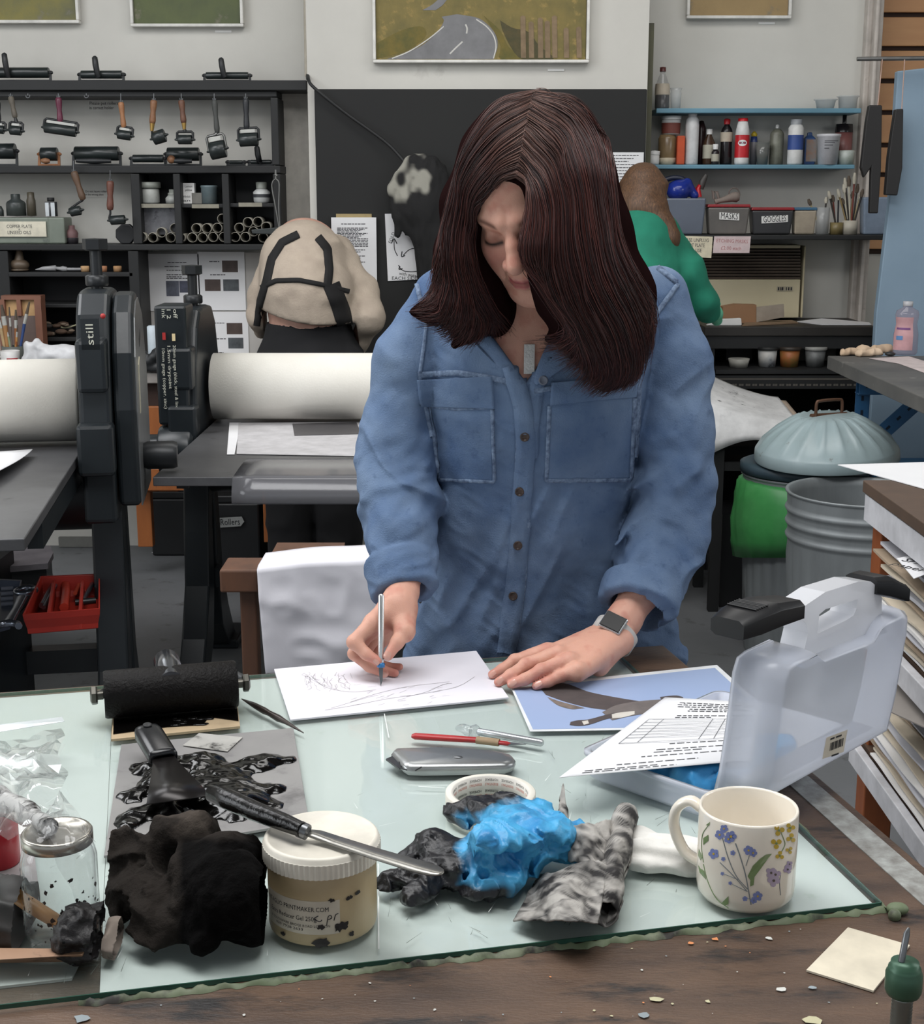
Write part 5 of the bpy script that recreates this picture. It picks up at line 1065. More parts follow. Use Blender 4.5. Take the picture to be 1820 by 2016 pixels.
for i in range(10):
 y=492+i*6; a, c=P(1340, y+2.2, YHt), P(1577, y-.5, YHt); b.box(((a[0]+c[0])/2, YHt+.008, (a[2]+c[2])/2), (c[0]-a[0], .012, c[2]-a[2]), rot=Rx(.3))
b.build('grille', mat('grille_metal', (96, 84, 74), .5), o)
b=MB(); q=PX(YHt-.003); q.box(1530, 564, 1562, 573, 1)
for i, (x, w_)in enumerate(((1532, 3), (1536, 2), (1539, 4), (1548, 2), (1552, 3), (1557, 3))):q.box(x, 565.5, x+w_, 571.5, .3, w0=.3, m=1)
q.build('maker_badge', [mat('badge', (176, 168, 146), .5), darkink], o)
ct=T('black_counter', 'black bench with an open shelf of tubs under the wall heater', 'bench', P(1560, 900, 5.4)); YC=5.38; zct=zat(643, YC)
b=MB(); a, c=xat(1388, 643, YC), xat(1728, 640, YC); b.box(((a+c)/2, (YC+5.78)/2, zct-.018), (c-a, 5.78-YC, .036)); b.build('counter_top', mat('counter_black', (30, 28, 26), .5, col2=(50, 46, 42), scale=7), ct, bevel=.003)
b=MB(); b.box(((a+c)/2, YC+.02, zct-.06), (c-a-.01, .022, .047)); b.build('apron', blackm, ct)
b=MB(); b.box((c-.02, (YC+5.78)/2, zct/2-.02), (.036, .36, zct-.04)); b.build('side_panel', blackm, ct)
b=MB(); b.box((a+.03, (YC+5.78)/2, zct/2-.02), (.03, .36, zct-.04)); b.build('side_panel', blackm, ct)
b=MB(); b.box(((a+c)/2, 5.77, zct/2-.02), (c-a-.02, .012, zct-.045)); b.build('back_panel', mat('counter_back', (40, 37, 35), .8), ct)
Ysf=5.30; zsf=zat(728, Ysf); b=MB(); b.box(((a+c)/2-.01, (Ysf+5.74)/2, zsf-.008), (c-a-.09, 5.74-Ysf, .016)); b.build('lower_shelf', blackm, ct)
b=MB(); x0, x1=a+.01, c-.05; zz=zsf-.045
b.box(((x0+x1)/2, Ysf-.012, zz), (x1-x0, .004, .05))
for i, x in enumerate(np.linspace(x0+.03, x1-.03, 22)):
 b.box((x, Ysf-.0148, zz+.012), (.022 if i%2 else .03, .001, .006), m=1)
 b.box((x-.008, Ysf-.0148, zz-.010), (.008, .001, .008), m=1); b.box((x+.008, Ysf-.0148, zz-.010), (.008, .001, .008), m=1)
b.build('slotted_angle', [blackm, mat('slot_gap', (92, 88, 82), .6)], ct)
YT=5.36
for lab_, cx, w_, yt, m_, lm in(('paint-splashed white tub on the open shelf under the counter', 1516, 19, 681, mat('splashed_tub', (188, 186, 182), .5, col2=(70, 96, 120), scale=12, mix=.66, stain=(30, 30, 32), stain_scale=14, stain_at=.56), blackm), ('orange and green printed tub in the middle under the counter', 1560, 20, 683, mat('printed_tub', (184, 92, 48), .5, col2=(84, 104, 56), scale=14, mix=.52), mat('dark_lid', (54, 46, 40), .5)), ('grey paint-smeared tub on the right under the counter', 1611, 20, 682, mat('grey_smear', (126, 128, 128), .45, col2=(70, 72, 72), scale=14), mat('lid_pale', (156, 156, 152), .5))):
 sc=mpp(700, YT); cc=np.array([xat(cx, 700, YT), YT+.04, zsf+.0008]); o=T('paint_tub', lab_, 'tub', cc, 'tubs under the counter'); h_=33*sc
 b=MB(); b.lathe([(0, 0), (w_*.86*sc, 0), (w_*sc, h_), (0, h_)], cc, n=24); b.build('tub_body', m_, o); b=MB(); b.lathe([(w_*1.1*sc, h_+.0005), (w_*1.14*sc, h_+.004), (w_*1.12*sc, h_+.012), (0, h_+.012)], cc, n=24); b.build('tub_rim', lm, o)
q=PX(YT+.02); q.lathe(1455, 717, [(0, 0), (17, 0), (21, 17), (20, 17), (15, 2), (0, 2)], cap=False); o=q.build('shallow_bowl', mat('bowl_grey', (166, 164, 156), .5), label='shallow white bowl on the open shelf under the counter', cat='bowl'); settle(o, zsf)
q=PX(5.60); q.box(1556, 674, 1648, 712, 3); o=q.build('white_card', mat('card_dull', (196, 192, 182), .7), label='white card standing behind the tubs under the counter', cat='card'); settle(o, zsf)
q=PX(5.62); q.box(1430, 680, 1482, 702, 3); o=q.build('grey_card', mat('card_grey', (92, 90, 88), .7), label='grey card standing behind the bowl under the counter', cat='card'); settle(o, zsf)
zc2=zct+.0008
o=T('cardboard_box', 'small brown cardboard box with a grey flap against the heater', 'box', (xat(1460, 628, 5.52), 5.52, zct)); q=PX(5.52); q.poly([(1424, 634), (1424, 602), (1450, 597), (1490, 598), (1492, 634)], 30); q.build('box_body', mat('cardboard', (150, 112, 80), .7, col2=(134, 100, 72), scale=4), o)
q=PX(5.515); q.poly([(1490, 602), (1544, 596), (1545, 622), (1490, 632)], 1.5); q.build('box_flap', mat('grey_card_flap', (162, 150, 136), .7), o); settle(o, zct)
q=PX(5.42); q.poly([(1392, 644), (1412, 632), (1460, 630), (1461, 644)], 14); o=q.build('white_carton', whitem, label='flat white carton on the black counter next to the gloved hand', cat='carton', bevel=.002); settle(o, zct)
b=MB(); b.prism([G(1570, 634, zc2), G(1618, 628, zc2), G(1712, 636, zc2), G(1716, 640, zc2), G(1618, 640, zc2)], (0, 0, .003)); b.build('loose_paper', paperm, label='loose white paper on the right end of the black counter', cat='paper')
b=MB(); b.prism([G(1462, 642, zc2), G(1572, 637, zc2), G(1560, 632, zc2), G(1470, 634, zc2)], (0, 0, .004)); b.build('brown_board', mat('brown_board', (140, 116, 92), .7), label='flat brown board lying in front of the cardboard box', cat='board')
o=T('black_stand', 'low black framed table under the drooping printed sheets', 'table', P(1470, 1000, 5.0)); zd=.655; b=MB()
xa, xb=xat(1386, 800, 5.0), xat(1550, 820, 5.0); b.box(((xa+xb)/2, 5.0, zd-.02), (xb-xa, .30, .04)); b.build('stand_top', blackm, o)
for x, y in((xa+.03, 4.84), (xb-.03, 4.84), (xa+.03, 5.16), (xb-.03, 5.16)):b=MB(); b.box((x, y, zd/2-.02), (.035, .035, zd-.04)); b.build('leg', blackm, o)
for y in(4.84, 5.16):b=MB(); b.box(((xa+xb)/2, y, .52), (xb-xa-.1, .02, .03)); b.build('stretcher', blackm, o)
A=[]
for i, u in enumerate(np.linspace(0, 1, 30)):
 row=[]
 for j, s in enumerate(np.linspace(0, 1, 24)):
  x=xat(1384, 800, 4.95)+u*(xat(1563, 800, 4.95)-xat(1384, 800, 4.95)); y=5.2-s*.42
  z=zd+.006+.115*(1-u)**1.5*(1-s*.55)+.05*(1-s)
  if s>.82:k=(s-.82)/.18; y=5.2-.82*.42-.05*math.sin(k*1.5); z-=k*(.15-.09*math.sin(u*math.pi*.85))
  row.append((x, y, z))
 A.append(row)
t=T('printed_sheets', 'large white sheets with faint prints drooping off the black stand', 'sheets', (.6, 5.0, zd)); b=MB(); b.grid(np.array(A)); b.build('top_sheet', mat('faint_print', (228, 228, 228), .7, stain=(188, 188, 190), stain_scale=9, stain_at=.62), t, solid=.001)
b=MB(); b.grid(np.array(A)[16:]+np.array([.03, .0, -.014])); b.build('under_sheet', mat('sheet_tan', (196, 178, 160), .7), t, solid=.001)
R=random.Random(4); b=MB()
for i in range(14):
 ii, jj=R.randint(4, 24), R.randint(5, 15); p=np.array(A[ii][jj]); q_=np.array(A[ii+2][jj]); r_=np.array(A[ii][jj+1]); b.add([p+[0, 0, .002], p+(q_-p)*R.uniform(.3, 1)+[0, 0, .002], p+(q_-p)*.4+(r_-p)*R.uniform(.1, .35)+[0, 0, .002]], [(0, 1, 2)], 0, False)
b.build('print_marks', inkm, t)
q=PX(4.9); q.box(1652, 850, 1676, 1000, 6); q.build('brown_plank', mat('plank_brown', (112, 72, 48), .6), label='brown plank leaning under the counter behind the bins', cat='plank')
q=PX(4.75); a=G(1500, 985, 0); b=MB(); b.box((xat(1468, 960, 5.0), 5.0, .17), (.2, .24, .338)); b.build('dark_crate', boxm, label='dark crate on the floor below the drooping sheets', cat='crate')
galv=mat('galvanised', (150, 156, 158), .5, metal=.3, col2=(118, 122, 124), scale=7, stretch=(1, 1, .25), stain=(76, 70, 66), stain_scale=16, stain_at=.62)
def dustbin(label, cx, Y, r, h, rbot):
 c=np.array([cx, Y, .002]); o=T('dustbin', label, 'bin', c, 'galvanised dustbins'); b=MB(); n=80; A=[]
 hs=np.concatenate([np.linspace(0, h*.76, 14), np.linspace(h*.77, h, 26)])
 th=np.arange(n)*2*math.pi/n
 for z in hs:
  f=z/h; rr=rbot+(r-rbot)*f; row=[]
  cor=.004 if .1<f<.76 else 0; hoop=.007*max(0, math.sin((f-.78)*2*math.pi/.065))if .78<f<.975 else 0
  for t_ in th:R_=rr+cor*math.cos(t_*26)+hoop; row.append(c+np.array([math.cos(t_)*R_, math.sin(t_)*R_, z]))
  A.append(row)
 for rr, z in((r+.006, h+.004), (r+.004, h+.009), (r-.006, h+.006), (r-.012, h-.02), (r-.02, h*.5), (rbot-.01, .02), (.001, .02)):A.append([c+np.array([math.cos(t_)*rr, math.sin(t_)*rr, z])for t_ in th])
 b.grid(np.array(A), closed_v=True); b.build('bin_body', galv, o); return o, c
Yb1, Yb2=3.95, 4.40
rb1=146*mpp(965, Yb1); hb1=zat(966, Yb1); dustbin('open galvanised dustbin standing nearest, without its lid', xat(1700, 970, Yb1), Yb1, rb1, hb1-.01, rb1*.86)
rb2=118*mpp(940, Yb2); hb2=zat(936, Yb2); o, c2b=dustbin('dustbin with a green bin liner folded over its rim, behind the open one', xat(1583, 940, Yb2), Yb2, rb2, hb2, rb2*.86)
b=MB(); A=[]; th=np.arange(90)*2*math.pi/90
for k, (dr, z)in enumerate(((-.02, hb2-.05), (-.012, hb2+.0), (.014, hb2-.02), (.02, hb2-.07), (.03, hb2-.14), (.026, hb2-.2), (.012, hb2-.25))):
 row=[]
 for t_ in th:
  w_=.008*vnoise([[t_*3, k*.9, 0]])[0]*(k>2)+.006*ridge(np.array([[t_*4+k*.8, 3, 0]]))[0]*(k>1); zz=z+.03*math.sin(t_*1.5+1)*(k>4); row.append(c2b+np.array([math.cos(t_)*(rb2+dr+w_), math.sin(t_)*(rb2+dr+w_), zz]))
 A.append(row)
b.grid(np.array(A), closed_v=True); b.build('bin_liner', mat('liner_green', (82, 168, 96), .35, col2=(58, 136, 72), scale=10), label='bright green bin liner folded over the rear dustbin', cat='liner', solid=.001)
b=MB(); b.lathe([(rb2-.014, 0), (rb2+.01, .004), (rb2+.01, .03), (rb2-.01, .038), (rb2-.05, .03)], c2b+[0, 0, hb2+.008], n=48, cap=False); b.build('rim_ring', mat('slate_blue_ring', (54, 72, 82), .5), label='dark slate ring resting on the rear dustbin under the pale lid', cat='ring')
YL=4.34; rl=138*mpp(930, YL); cl_=np.array([xat(1626, 930, YL), YL, 0]); zl_=hb2+.064
o=T('dustbin_cover', 'pale blue-grey ribbed dustbin lid with a wire handle, resting on the rear bin', 'lid', cl_+[0, 0, zl_]); b=MB(); A=[]; n=120; th=np.arange(n)*2*math.pi/n
TL=Rx(.05)@Ry(-.05)
for f, z in((1.0, 0), (1.012, .006), (1.0, .034), (.985, .04), (.9, .062), (.75, .09), (.55, .118), (.42, .132), (.36, .137), (.2, .139), (.01, .14)):
 row=[]
 for t_ in th:rr=rl*f+0; zz=z+(.007*max(0, math.cos(t_*20))**2 if .4<f<.95 else 0); row.append(cl_+[0, 0, zl_]+TL@np.array([math.cos(t_)*rr, math.sin(t_)*rr, zz]))
 A.append(row)
b.grid(np.array(A), closed_v=True); b.build('lid_cone', mat('lid_paint', (158, 176, 180), .32, col2=(140, 156, 158), scale=7, stain=(92, 84, 74), stain_scale=20, stain_at=.63), o)
b=MB(); h0=cl_+[0, 0, zl_+.136]; b.tube(bez([h0+[-.045, -.02, 0], h0+[-.044, -.02, .04], h0+[-.03, -.015, .047], h0+[.03, .015, .047], h0+[.044, .02, .04], h0+[.045, .02, 0]], 24), .005, n=8); b.tube([h0+[-.06, -.02, 0], h0+[.06, .02, 0]], .008, n=8); b.build('handle', mat('rusty_wire', (104, 74, 56), .5, metal=.4), o)
o=T('blue_table', 'blue slotted-angle framed table with a grey stained top at the right edge', 'table', (1.9, 4.3, 0)); dex=mat('dexion_blue', (44, 100, 146), .5, col2=(36, 82, 122), scale=6); hole=mat('slot_dark', (18, 36, 54), .8)
zT=zat(703, 4.78); xT=xat(1636, 703, 4.78)
b=MB(); b.box((xT+.6, 4.2, zT-.022), (1.2, 1.24, .044)); b.build('table_top', mat('stained_top', (108, 106, 102), .6, col2=(74, 74, 74), scale=5, stain=(150, 148, 142), stain_scale=10), o, bevel=.003)
def angle(p0, p1, w, nrm, name='slotted_leg', parent=o, k=12):
 p0, p1=np.array(p0, float), np.array(p1, float); ax_=(p1-p0); L_=np.linalg.norm(ax_); ax_/=L_; nrm=np.array(nrm, float); sd=np.cross(ax_, nrm); b=MB(); R_=np.stack([ax_, sd, nrm], 1)
 b.box((p0+p1)/2, (L_, w, .004), R_); b.box((p0+p1)/2+sd*w/2-nrm*(w/2), (L_, .004, w), R_)
 for i in range(k):c=p0+ax_*L_*(i+.5)/k; b.box(c+nrm*.0024, (L_/k*.35, .008, .001), R_, m=1)
 return b.build(name, [dex, hole], parent)
yl=4.62; xl_=xT+.07
angle((xl_, yl, 0), (xl_, yl, zT-.045), .045, (0, -1, 0), k=18); angle((xl_+1.0, yl, 0), (xl_+1.0, yl, zT-.045), .045, (0, -1, 0), k=18); angle((xl_+1.0, 3.7, 0), (xl_+1.0, 3.7, zT-.045), .045, (0, -1, 0), k=18); angle((xl_+.25, 3.66, 0), (xl_+.25, 3.66, zT-.045), .045, (0, -1, 0), k=18)
angle((xl_-.02, yl-.03, zT-.075), (xl_+1.0, yl-.03, zT-.075), .05, (0, -1, 0), 'slotted_beam', k=16); angle((xl_, yl-.02, zT-.29), (xl_+.2, yl-.02, zT-.1), .05, (0, -1, 0), 'diagonal_brace', k=6)
b=MB(); b.box((xl_+.3, 4.75, .27), (.5, .3, .538)); b.build('blue_chest', mat('chest_blue', (40, 98, 140), .45, col2=(34, 84, 122), scale=3), label='plain blue chest on the floor under the blue table', cat='chest', bevel=.008)
zz=zT+.001; c=G(1782, 698, zz); YBt=c[1]
sc=mpp(690, YBt); o=T('soap_bottle', 'large clear bottle with a pink label on the blue table', 'bottle', c); b=MB(); b.lathe([(r*sc, h*sc)for r, h in((0, 0), (21, 0), (24, 5), (24, 40), (20, 60), (23, 78), (21, 86), (10, 92), (9, 96), (0, 96))], c, n=28, squash=.8); b.build('bottle_body', clear('bottle_clear', (244, 240, 244), .06, body=.22, body_col=(232, 216, 226)), o)
b=MB(); b.lathe([(9*sc, 95*sc), (9.5*sc, 96*sc), (9.5*sc, 104*sc), (0, 104*sc)], c, n=20); b.build('cap', mat('cap_clear', (190, 190, 194), .3), o)
b=MB()
def onb(t_, h_, rr=24.4):k=np.interp(h_, [5, 40, 60, 78], [24.5, 24.5, 21.2, 23.4]); return c+np.array([math.sin(t_)*k*sc, -math.cos(t_)*k*sc*.8, h_*sc])
b.grid(np.array([[onb(t_, h_)for t_ in np.linspace(-1.5, .35, 14)]for h_ in np.linspace(10, 74, 14)])); b.grid(np.array([[onb(t_, h_)*1+np.array([0, -.0008, 0])for t_ in np.linspace(-1.1, -.5, 6)]for h_ in(30, 38)]), 1); b.grid(np.array([[onb(t_, h_)+np.array([0, -.0008, 0])for t_ in np.linspace(-1.2, .1, 8)]for h_ in(50, 54)]), 2)
b.build('bottle_label', [mat('label_pink', (206, 160, 164), .5), mat('label_sky', (96, 140, 190), .5), mat('label_purple', (120, 72, 128), .5)], o)
def clothf(p):
 d=None
 for a_, c_, r_ in(((1660, 700), (1700, 697), .012), ((1700, 697), (1748, 694), .016), ((1690, 702), (1730, 700), .012)):e=s_cone(p, G(*a_, zz)+[0, 0, .008], G(*c_, zz)+[0, 0, .01], r_, r_); d=e if d is None else smin(d, e, .02)
 return np.maximum(d-.006*ridge(p*40, 3), zz-p[:, 2])
lo, hi=G(1640, 704, zz), G(1770, 690, zz); v, q=sdf_mesh(clothf, axis(lo[0]-.02, .005, hi[0]), axis(lo[1]-.15, .005, hi[1]+.12), axis(zz-.004, .004, zz+.05)); link_vq('beige_cloth', v, q, mat('cloth_beige', (196, 168, 138), .8, col2=(214, 192, 168), scale=8), label='crumpled beige cloth on the blue table left of the bottle', cat='cloth')
b=MB(); b.prism([G(1712, 706, zz), G(1790, 702, zz), G(1850, 720, zz), G(1850, 745, zz), G(1770, 716, zz)], (0, 0, .001)); b.build('loose_paper', mat('paper_pinkish', (214, 200, 198), .7), label='pale pinkish paper lying on the blue table by the bottle', cat='paper')
o=T('black_spoon', 'dark round spoon head lying in front of the bottle', 'spoon', G(1753, 702, zz)); b=MB(); b.sphere(G(1753, 702, zz)+[0, 0, .009], .018, sq=(1, .9, .4)); b.build('bowl', mat('spoon_black', (40, 40, 40), .4), o)
xk=.805; o=T('paper_rack', 'white and brown shelving rack stacked with paper at the right edge', 'rack', (1.2, 2.2, 0)); ow=mat('rack_post', (150, 84, 46), .5, col2=(126, 68, 38), scale=5, stretch=(5, 5, 1)); wt_=mat('rack_white', (206, 206, 210), .6, stain=(150, 140, 132), stain_scale=14, stain_at=.68); tb_=mat('rack_top_wood', (96, 76, 62), .6, col2=(70, 58, 50), scale=8)
zr_=.875; b=MB(); b.box((xk+.5, 2.05, zr_-.012), (1.0, 1.5, .024)); b.build('rack_top', tb_, o, bevel=.002)
b=MB(); b.box((xk+.012, 2.05, zr_-.052), (.02, 1.47, .052)); b.build('side_rail', wt_, o)
for y in(2.768, 1.36):b=MB(); b.box((xk+.055, y, zr_/2-.015), (.06, .06, zr_-.032)); b.build('rack_post', ow, o, bevel=.003)
b=MB(); b.box((xk+.9, 2.768, zr_/2-.015), (.06, .06, zr_-.032)); b.build('rack_post', ow, o)
for z_ in(.60, .335):
 b=MB(); b.box((xk+.5, 2.06, z_-.008), (.96, 1.4, .014)); b.build('rack_shelf', tb_, o); b=MB(); b.box((xk+.003, 2.06, z_-.022), (.018, 1.4, .044)); b.build('shelf_edge', wt_, o, bevel=.002)
b=MB(); b.prism([G(1650, 916, zr_+.001), G(1990, 906, zr_+.001), G(1990, 1010, zr_+.001)], (0, 0, .0015)); b.build('white_sheet', paperm, label='white sheet overhanging the top corner of the paper rack', cat='sheet')
R=random.Random(12)
for z_, n_, y0, h_, lab_, grp in((.60, 12, 2.69, .012, 'middle', 'papers on the middle rack shelf'), (.335, 15, 2.70, .008, 'bottom', 'papers on the bottom rack shelf')):
 z=z_+.0008
 for i in range(n_):
  o=T('paper_pile', '', 'paper', (xk+.3, y0, z), grp); x0=xk+R.uniform(.0, .035)+(.0 if z_>.5 else .01); yy=y0+R.uniform(-.05, .03); w_=R.uniform(.5, .62); d_=R.uniform(.55, .75); A=[]; ph=R.uniform(0, 6); th_=h_*R.uniform(.45, 1.0)
  for u in np.linspace(0, 1, 12):
   A.append([(x0+u*w_, yy-v_*d_, z+.0022*math.sin(ph+u*5+v_*7)*(1-u)+.0016*math.sin(ph*2+v_*17)*(1-u)+.004)for v_ in np.linspace(0, 1, 26)])
  A=np.array(A); B=A+np.array([0, 0, th_*.6]); b=MB(); b.grid(A); b.grid(B); b.grid(np.stack([A[0], B[0]])); b.grid(np.stack([A[:, 0], B[:, 0]])); b.grid(np.stack([A[:, -1], B[:, -1]])); b.grid(np.stack([A[-1], B[-1]]))
  tone=('white', 'cream', 'buff', 'pale grey')[i%4]; b.build('sheets', mat('pile_'+tone.replace(' ', '_'), ((232, 230, 228), (216, 204, 184), (178, 160, 138), (206, 206, 212))[i%4], .8, col2=((220, 218, 216), (196, 184, 164), (150, 132, 112), (190, 190, 196))[i%4], scale=9), o)
  o['label']='%s sheets on the %s rack shelf, %s'%(tone, lab_, ('right at the bottom', 'just above the bottom one', 'low in the pile', 'near the bottom of the pile', 'a little below the middle', 'in the middle of the pile', 'just above the middle', 'in the upper half', 'among the upper layers', 'close under the top', 'third from the top', 'second from the top', 'under the topmost ones', 'directly under the top one', 'topmost')[i if n_==15 else(i if i<11 else 14)])
  z+=th_*.6+.009
 if z_>.5:
  b=MB(); p=lambda x, y:G(x, y, z+.012); b.prism([p(1766, 1100), p(1808, 1092), p(1840, 1125), p(1800, 1140)], (0, 0, .001)); b.prism([p(1766, 1100)+[0, 0, .0012]]*1+[p(1770, 1103)+[0, 0, .0012], p(1769, 1104)+[0, 0, .0012]], (0, 0, .0003))
  f=plane_fn(p(1802, 1115)+[0, 0, .0012], (.62, -.78, 0), (.78, .62, 0)); write(b, 'SPARE', lambda x, y:f(x, y+.022), .038, 1, width=.075); write(b, 'paper', lambda x, y:f(x, y-.018), .034, 1, width=.065); b.build('paper_slip', [paperm, darkink], label='paper slip with black handwriting on the rack papers', cat='slip')
 else:
  b=MB(); b.prism([G(1694, 1362, z+.012), G(1760, 1350, z+.012), G(1900, 1400, z+.012), G(1900, 1470, z+.012), G(1715, 1385, z+.012)], (0, 0, .002)); b.build('grey_sheet', mat('sheet_grey', (128, 122, 118), .7, col2=(150, 144, 138), scale=6), label='grey sheet lying on top of the bottom rack papers', cat='sheet')
TZ, WZ=.780, .7715
Cn=G(1735, 1775, TZ)
uu=Cn-G(180, 1955, TZ); uu[2]=0; uu/=np.linalg.norm(uu); vv=np.array([-uu[1], uu[0], 0])
TA=math.atan2(uu[1], uu[0]); ZU=np.array([0, 0, 1.0])
def tv(u, v, z):return Cn*np.array([1, 1, 0])+uu*u+vv*v+ZU*z
def uv(px, py, z=TZ):q=G(px, py, z)-Cn; return q@uu, q@vv
TB=np.stack([uu, vv, ZU], 1)
Lv=uv(1258, 1275)[1]
wood=mat('bench_wood', (108, 84, 66), .5, col2=(58, 44, 37), scale=4, stretch=(1.6, 5, 1), mix=.5, stain=(30, 26, 26), stain_scale=5, stain_at=.54, bump=.5, bump_scale=90)
ur=uv(1800, 1680, WZ)[0]-.005
t=T('work_table', 'dark stained wooden workbench carrying the glass slab in the foreground', 'table', tv(-.5, .3, 0))
b=MB(); b.box(tv((ur-1.5)/2, (Lv+.03-.55)/2, WZ-.02), (ur+1.5, Lv+.03+.55, .04), TB); b.build('tabletop', wood, t, bevel=.003)
b=MB(); b.box(tv(ur-.028, (Lv-.5)/2, WZ+.0004), (.032, Lv+.3, .0012), TB)
b.build('worn_paint_edge', mat('flaking_paint', (168, 170, 166), .6, col2=(96, 90, 84), scale=55, mix=.52, stretch=(1, 1, 1)), t, label='band of flaking pale paint along the bench edge')
for i, (u, v)in enumerate(((ur-.08, -.4), (ur-.08, Lv-.06), (-1.4, -.4), (-1.4, Lv-.06))):
 b=MB(); b.box(tv(u, v, (WZ-.04)/2), (.07, .07, WZ-.041), TB); b.build('leg', wood, t)
b=MB(); b.box(tv((ur-1.5)/2, Lv-.03, WZ-.10), (ur+1.38, .025, .11), TB); b.build('apron', wood, t)
gs=T('glass_slab', 'large thick glass inking slab with white sheets under it on the bench', 'glass slab', tv(-.6, Lv/2, WZ))
ul=-1.45; ug=uv(170, 1930, WZ)[0]
glassm=clear('slab_glass', (252, 254, 253), .035, body=.04, body_col=(206, 222, 214), ior=1.5)
b=MB(); b.box(tv(ul/2, Lv/2, (WZ+.0035+TZ)/2), (-ul, Lv, TZ-WZ-.0035), TB); b.build('glass_sheet', glassm, gs)
edge=mat('glass_edge', (36, 74, 62), .25, col2=(60, 96, 82), scale=30)
b=MB(); e=.0012
for(u, v, su, sv)in((ul/2, -e/2, -ul, e), (ul/2, Lv+e/2, -ul, e), (e/2, Lv/2, e, Lv)):b.box(tv(u, v, (WZ+.0035+TZ)/2-.0002), (su, sv, TZ-WZ-.0042), TB)
b.build('glass_rim', edge, gs, label='dark green cut rim of the glass')
back=mat('backing_white', (218, 222, 221), .7, col2=(208, 214, 212), scale=5, stain=(176, 188, 176), stain_scale=16, stain_at=.64)
vl=uv(80, 1921)[1]
for i, pl in enumerate((((ug+.012, .004), (-.004, .004), (-.004, Lv-.004), (ug+.012, Lv-.004)), ((ul, vl), (ug-.012, vl), (ug+.0115, vl+.11), (ug+.0115, Lv-.004), (ul, Lv-.004)))):
 b=MB(); b.prism([tv(u, v, WZ+.0006)for u, v in pl], (0, 0, .0024)); b.build('backing_sheet', back, gs)
b=MB(); us=np.linspace(ug-.005, .006, 160); A=[]
for i, u in enumerate(us):
 r=.0042+.003*vnoise([[i*.6, 0, 0]])[0]; h=.0038+.0022*vnoise([[i*.9, 9, 0]])[0]
 A.append([tv(u, -.0016, WZ+.0003+h), tv(u, -.0016-r*.6, WZ+h*.9), tv(u, -.002-r, WZ+.0003)])
b.grid(np.array(A)); A=[]
for i, v in enumerate(np.linspace(-.006, Lv*.5, 50)):
 r=.006+.004*vnoise([[i*.4, 3, 0]])[0]; h=.004+.0015*vnoise([[i*.5, 5, 0]])[0]
 A.append([tv(.0016, v, WZ+.0003+h), tv(.0016+r*.6, v, WZ+h*.9), tv(.002+r, v, WZ+.0003)])
b.grid(np.array(A)); b.sphere(tv(.012, -.01, WZ+.005), .008, sq=(1.3, 1, .7)); b.sphere(tv(.004, -.019, WZ+.004), .006)
b.build('glue_bead', mat('old_glue', (128, 130, 110), .6, col2=(88, 108, 72), scale=14, mix=.52, stain=(48, 44, 40), stain_scale=16, stain_at=.5), gs, label='lumpy greenish bead of old glue along the slab edge')
b=MB(); R=random.Random(3)
for i in range(150):
 u, v=R.uniform(-.95, -.02), R.uniform(.01, .45 if i%3 else .12); a=R.gauss(1.2, .5); l=R.uniform(.006, .03); w=R.uniform(.00015, .0004)
 p=tv(u, v, TZ+.0002); q=tv(u+math.cos(a)*l, v+math.sin(a)*l, TZ+.0002); n=(uu*-math.sin(a)+vv*math.cos(a))*w
 b.quad(p-n, p+n, q+n*.3, q-n*.3, i%4==0)
for(x0, y0, x1, y1)in((757, 1405, 766, 1452), (745, 1700, 746, 1868), (824, 1548, 876, 1551)):
 p, q=G(x0, y0, TZ+.0002), G(x1, y1, TZ+.0002); n=np.array([.0006, 0, 0])if abs(y1-y0)>10 else np.array([0, .0006, 0]); b.quad(p-n, p+n, q+n, q-n, 1)
b.build('scratches', [mat('scratch_dark', (96, 104, 98), .6), mat('scratch_light', (238, 242, 240), .5)], gs)
Z0=TZ+.0008
def g(px, py, h=0.0):return G(px, py, Z0+h)
def flat(label, name, cat, pts, m, th=.0008, h=0.0, part='page', **k):
 o=T(name, label, cat, g(*np.mean(pts, 0), h)); b=MB(); b.prism([g(x, y, h)for x, y in pts], (0, 0, th)); b.build(part, m, o, **k); return o
def line(b, pts, w, m=0, h=.001, n=10):
 p=np.array([g(x, y, h)for x, y in bez(pts, n)]); tg=np.gradient(p, axis=0); tg/=np.linalg.norm(tg, axis=1)[:, None]+1e-9; nr=np.stack([-tg[:, 1], tg[:, 0], 0*tg[:, 0]], 1); b.grid(np.array([[q+k*w/2, q-k*w/2]for q, k in zip(p, nr)]), m, False)
o=flat('white card with a faint pencil drawing under the woman\'s knife hand', 'drawing_card', 'card', [(540, 1320), (938, 1284), (1002, 1376), (572, 1420)], mat('card_bright', (228, 225, 232), .6, col2=(224, 221, 228)), th=.0022)
b=MB(); R=random.Random(2); HC=.0025
for p in([(640, 1398), (700, 1388), (760, 1376), (830, 1366), (900, 1352), (935, 1332)], [(690, 1382), (740, 1366), (800, 1352), (850, 1346), (885, 1342)], [(612, 1330), (640, 1352), (690, 1362), (740, 1358)], [(652, 1394), (720, 1374), (745, 1368)], [(800, 1372), (840, 1362), (872, 1348), (890, 1345)], [(600, 1326), (622, 1342), (660, 1356)]):line(b, p, .0007, R.randint(0, 1), HC, 16)
for i in range(46):
 x, y=R.uniform(598, 690), R.uniform(1322, 1350); line(b, [(x, y), (x+R.uniform(-7, 7), y+R.uniform(3, 9)), (x+R.uniform(-4, 10), y+R.uniform(4, 14))], .0006, 1, HC, 5)
for i in range(30):
 x, y=R.uniform(690, 890), R.uniform(1345, 1392); line(b, [(x, y), (x+R.uniform(6, 18), y-R.uniform(1, 6))], .0005, R.randint(0, 1), HC, 3)
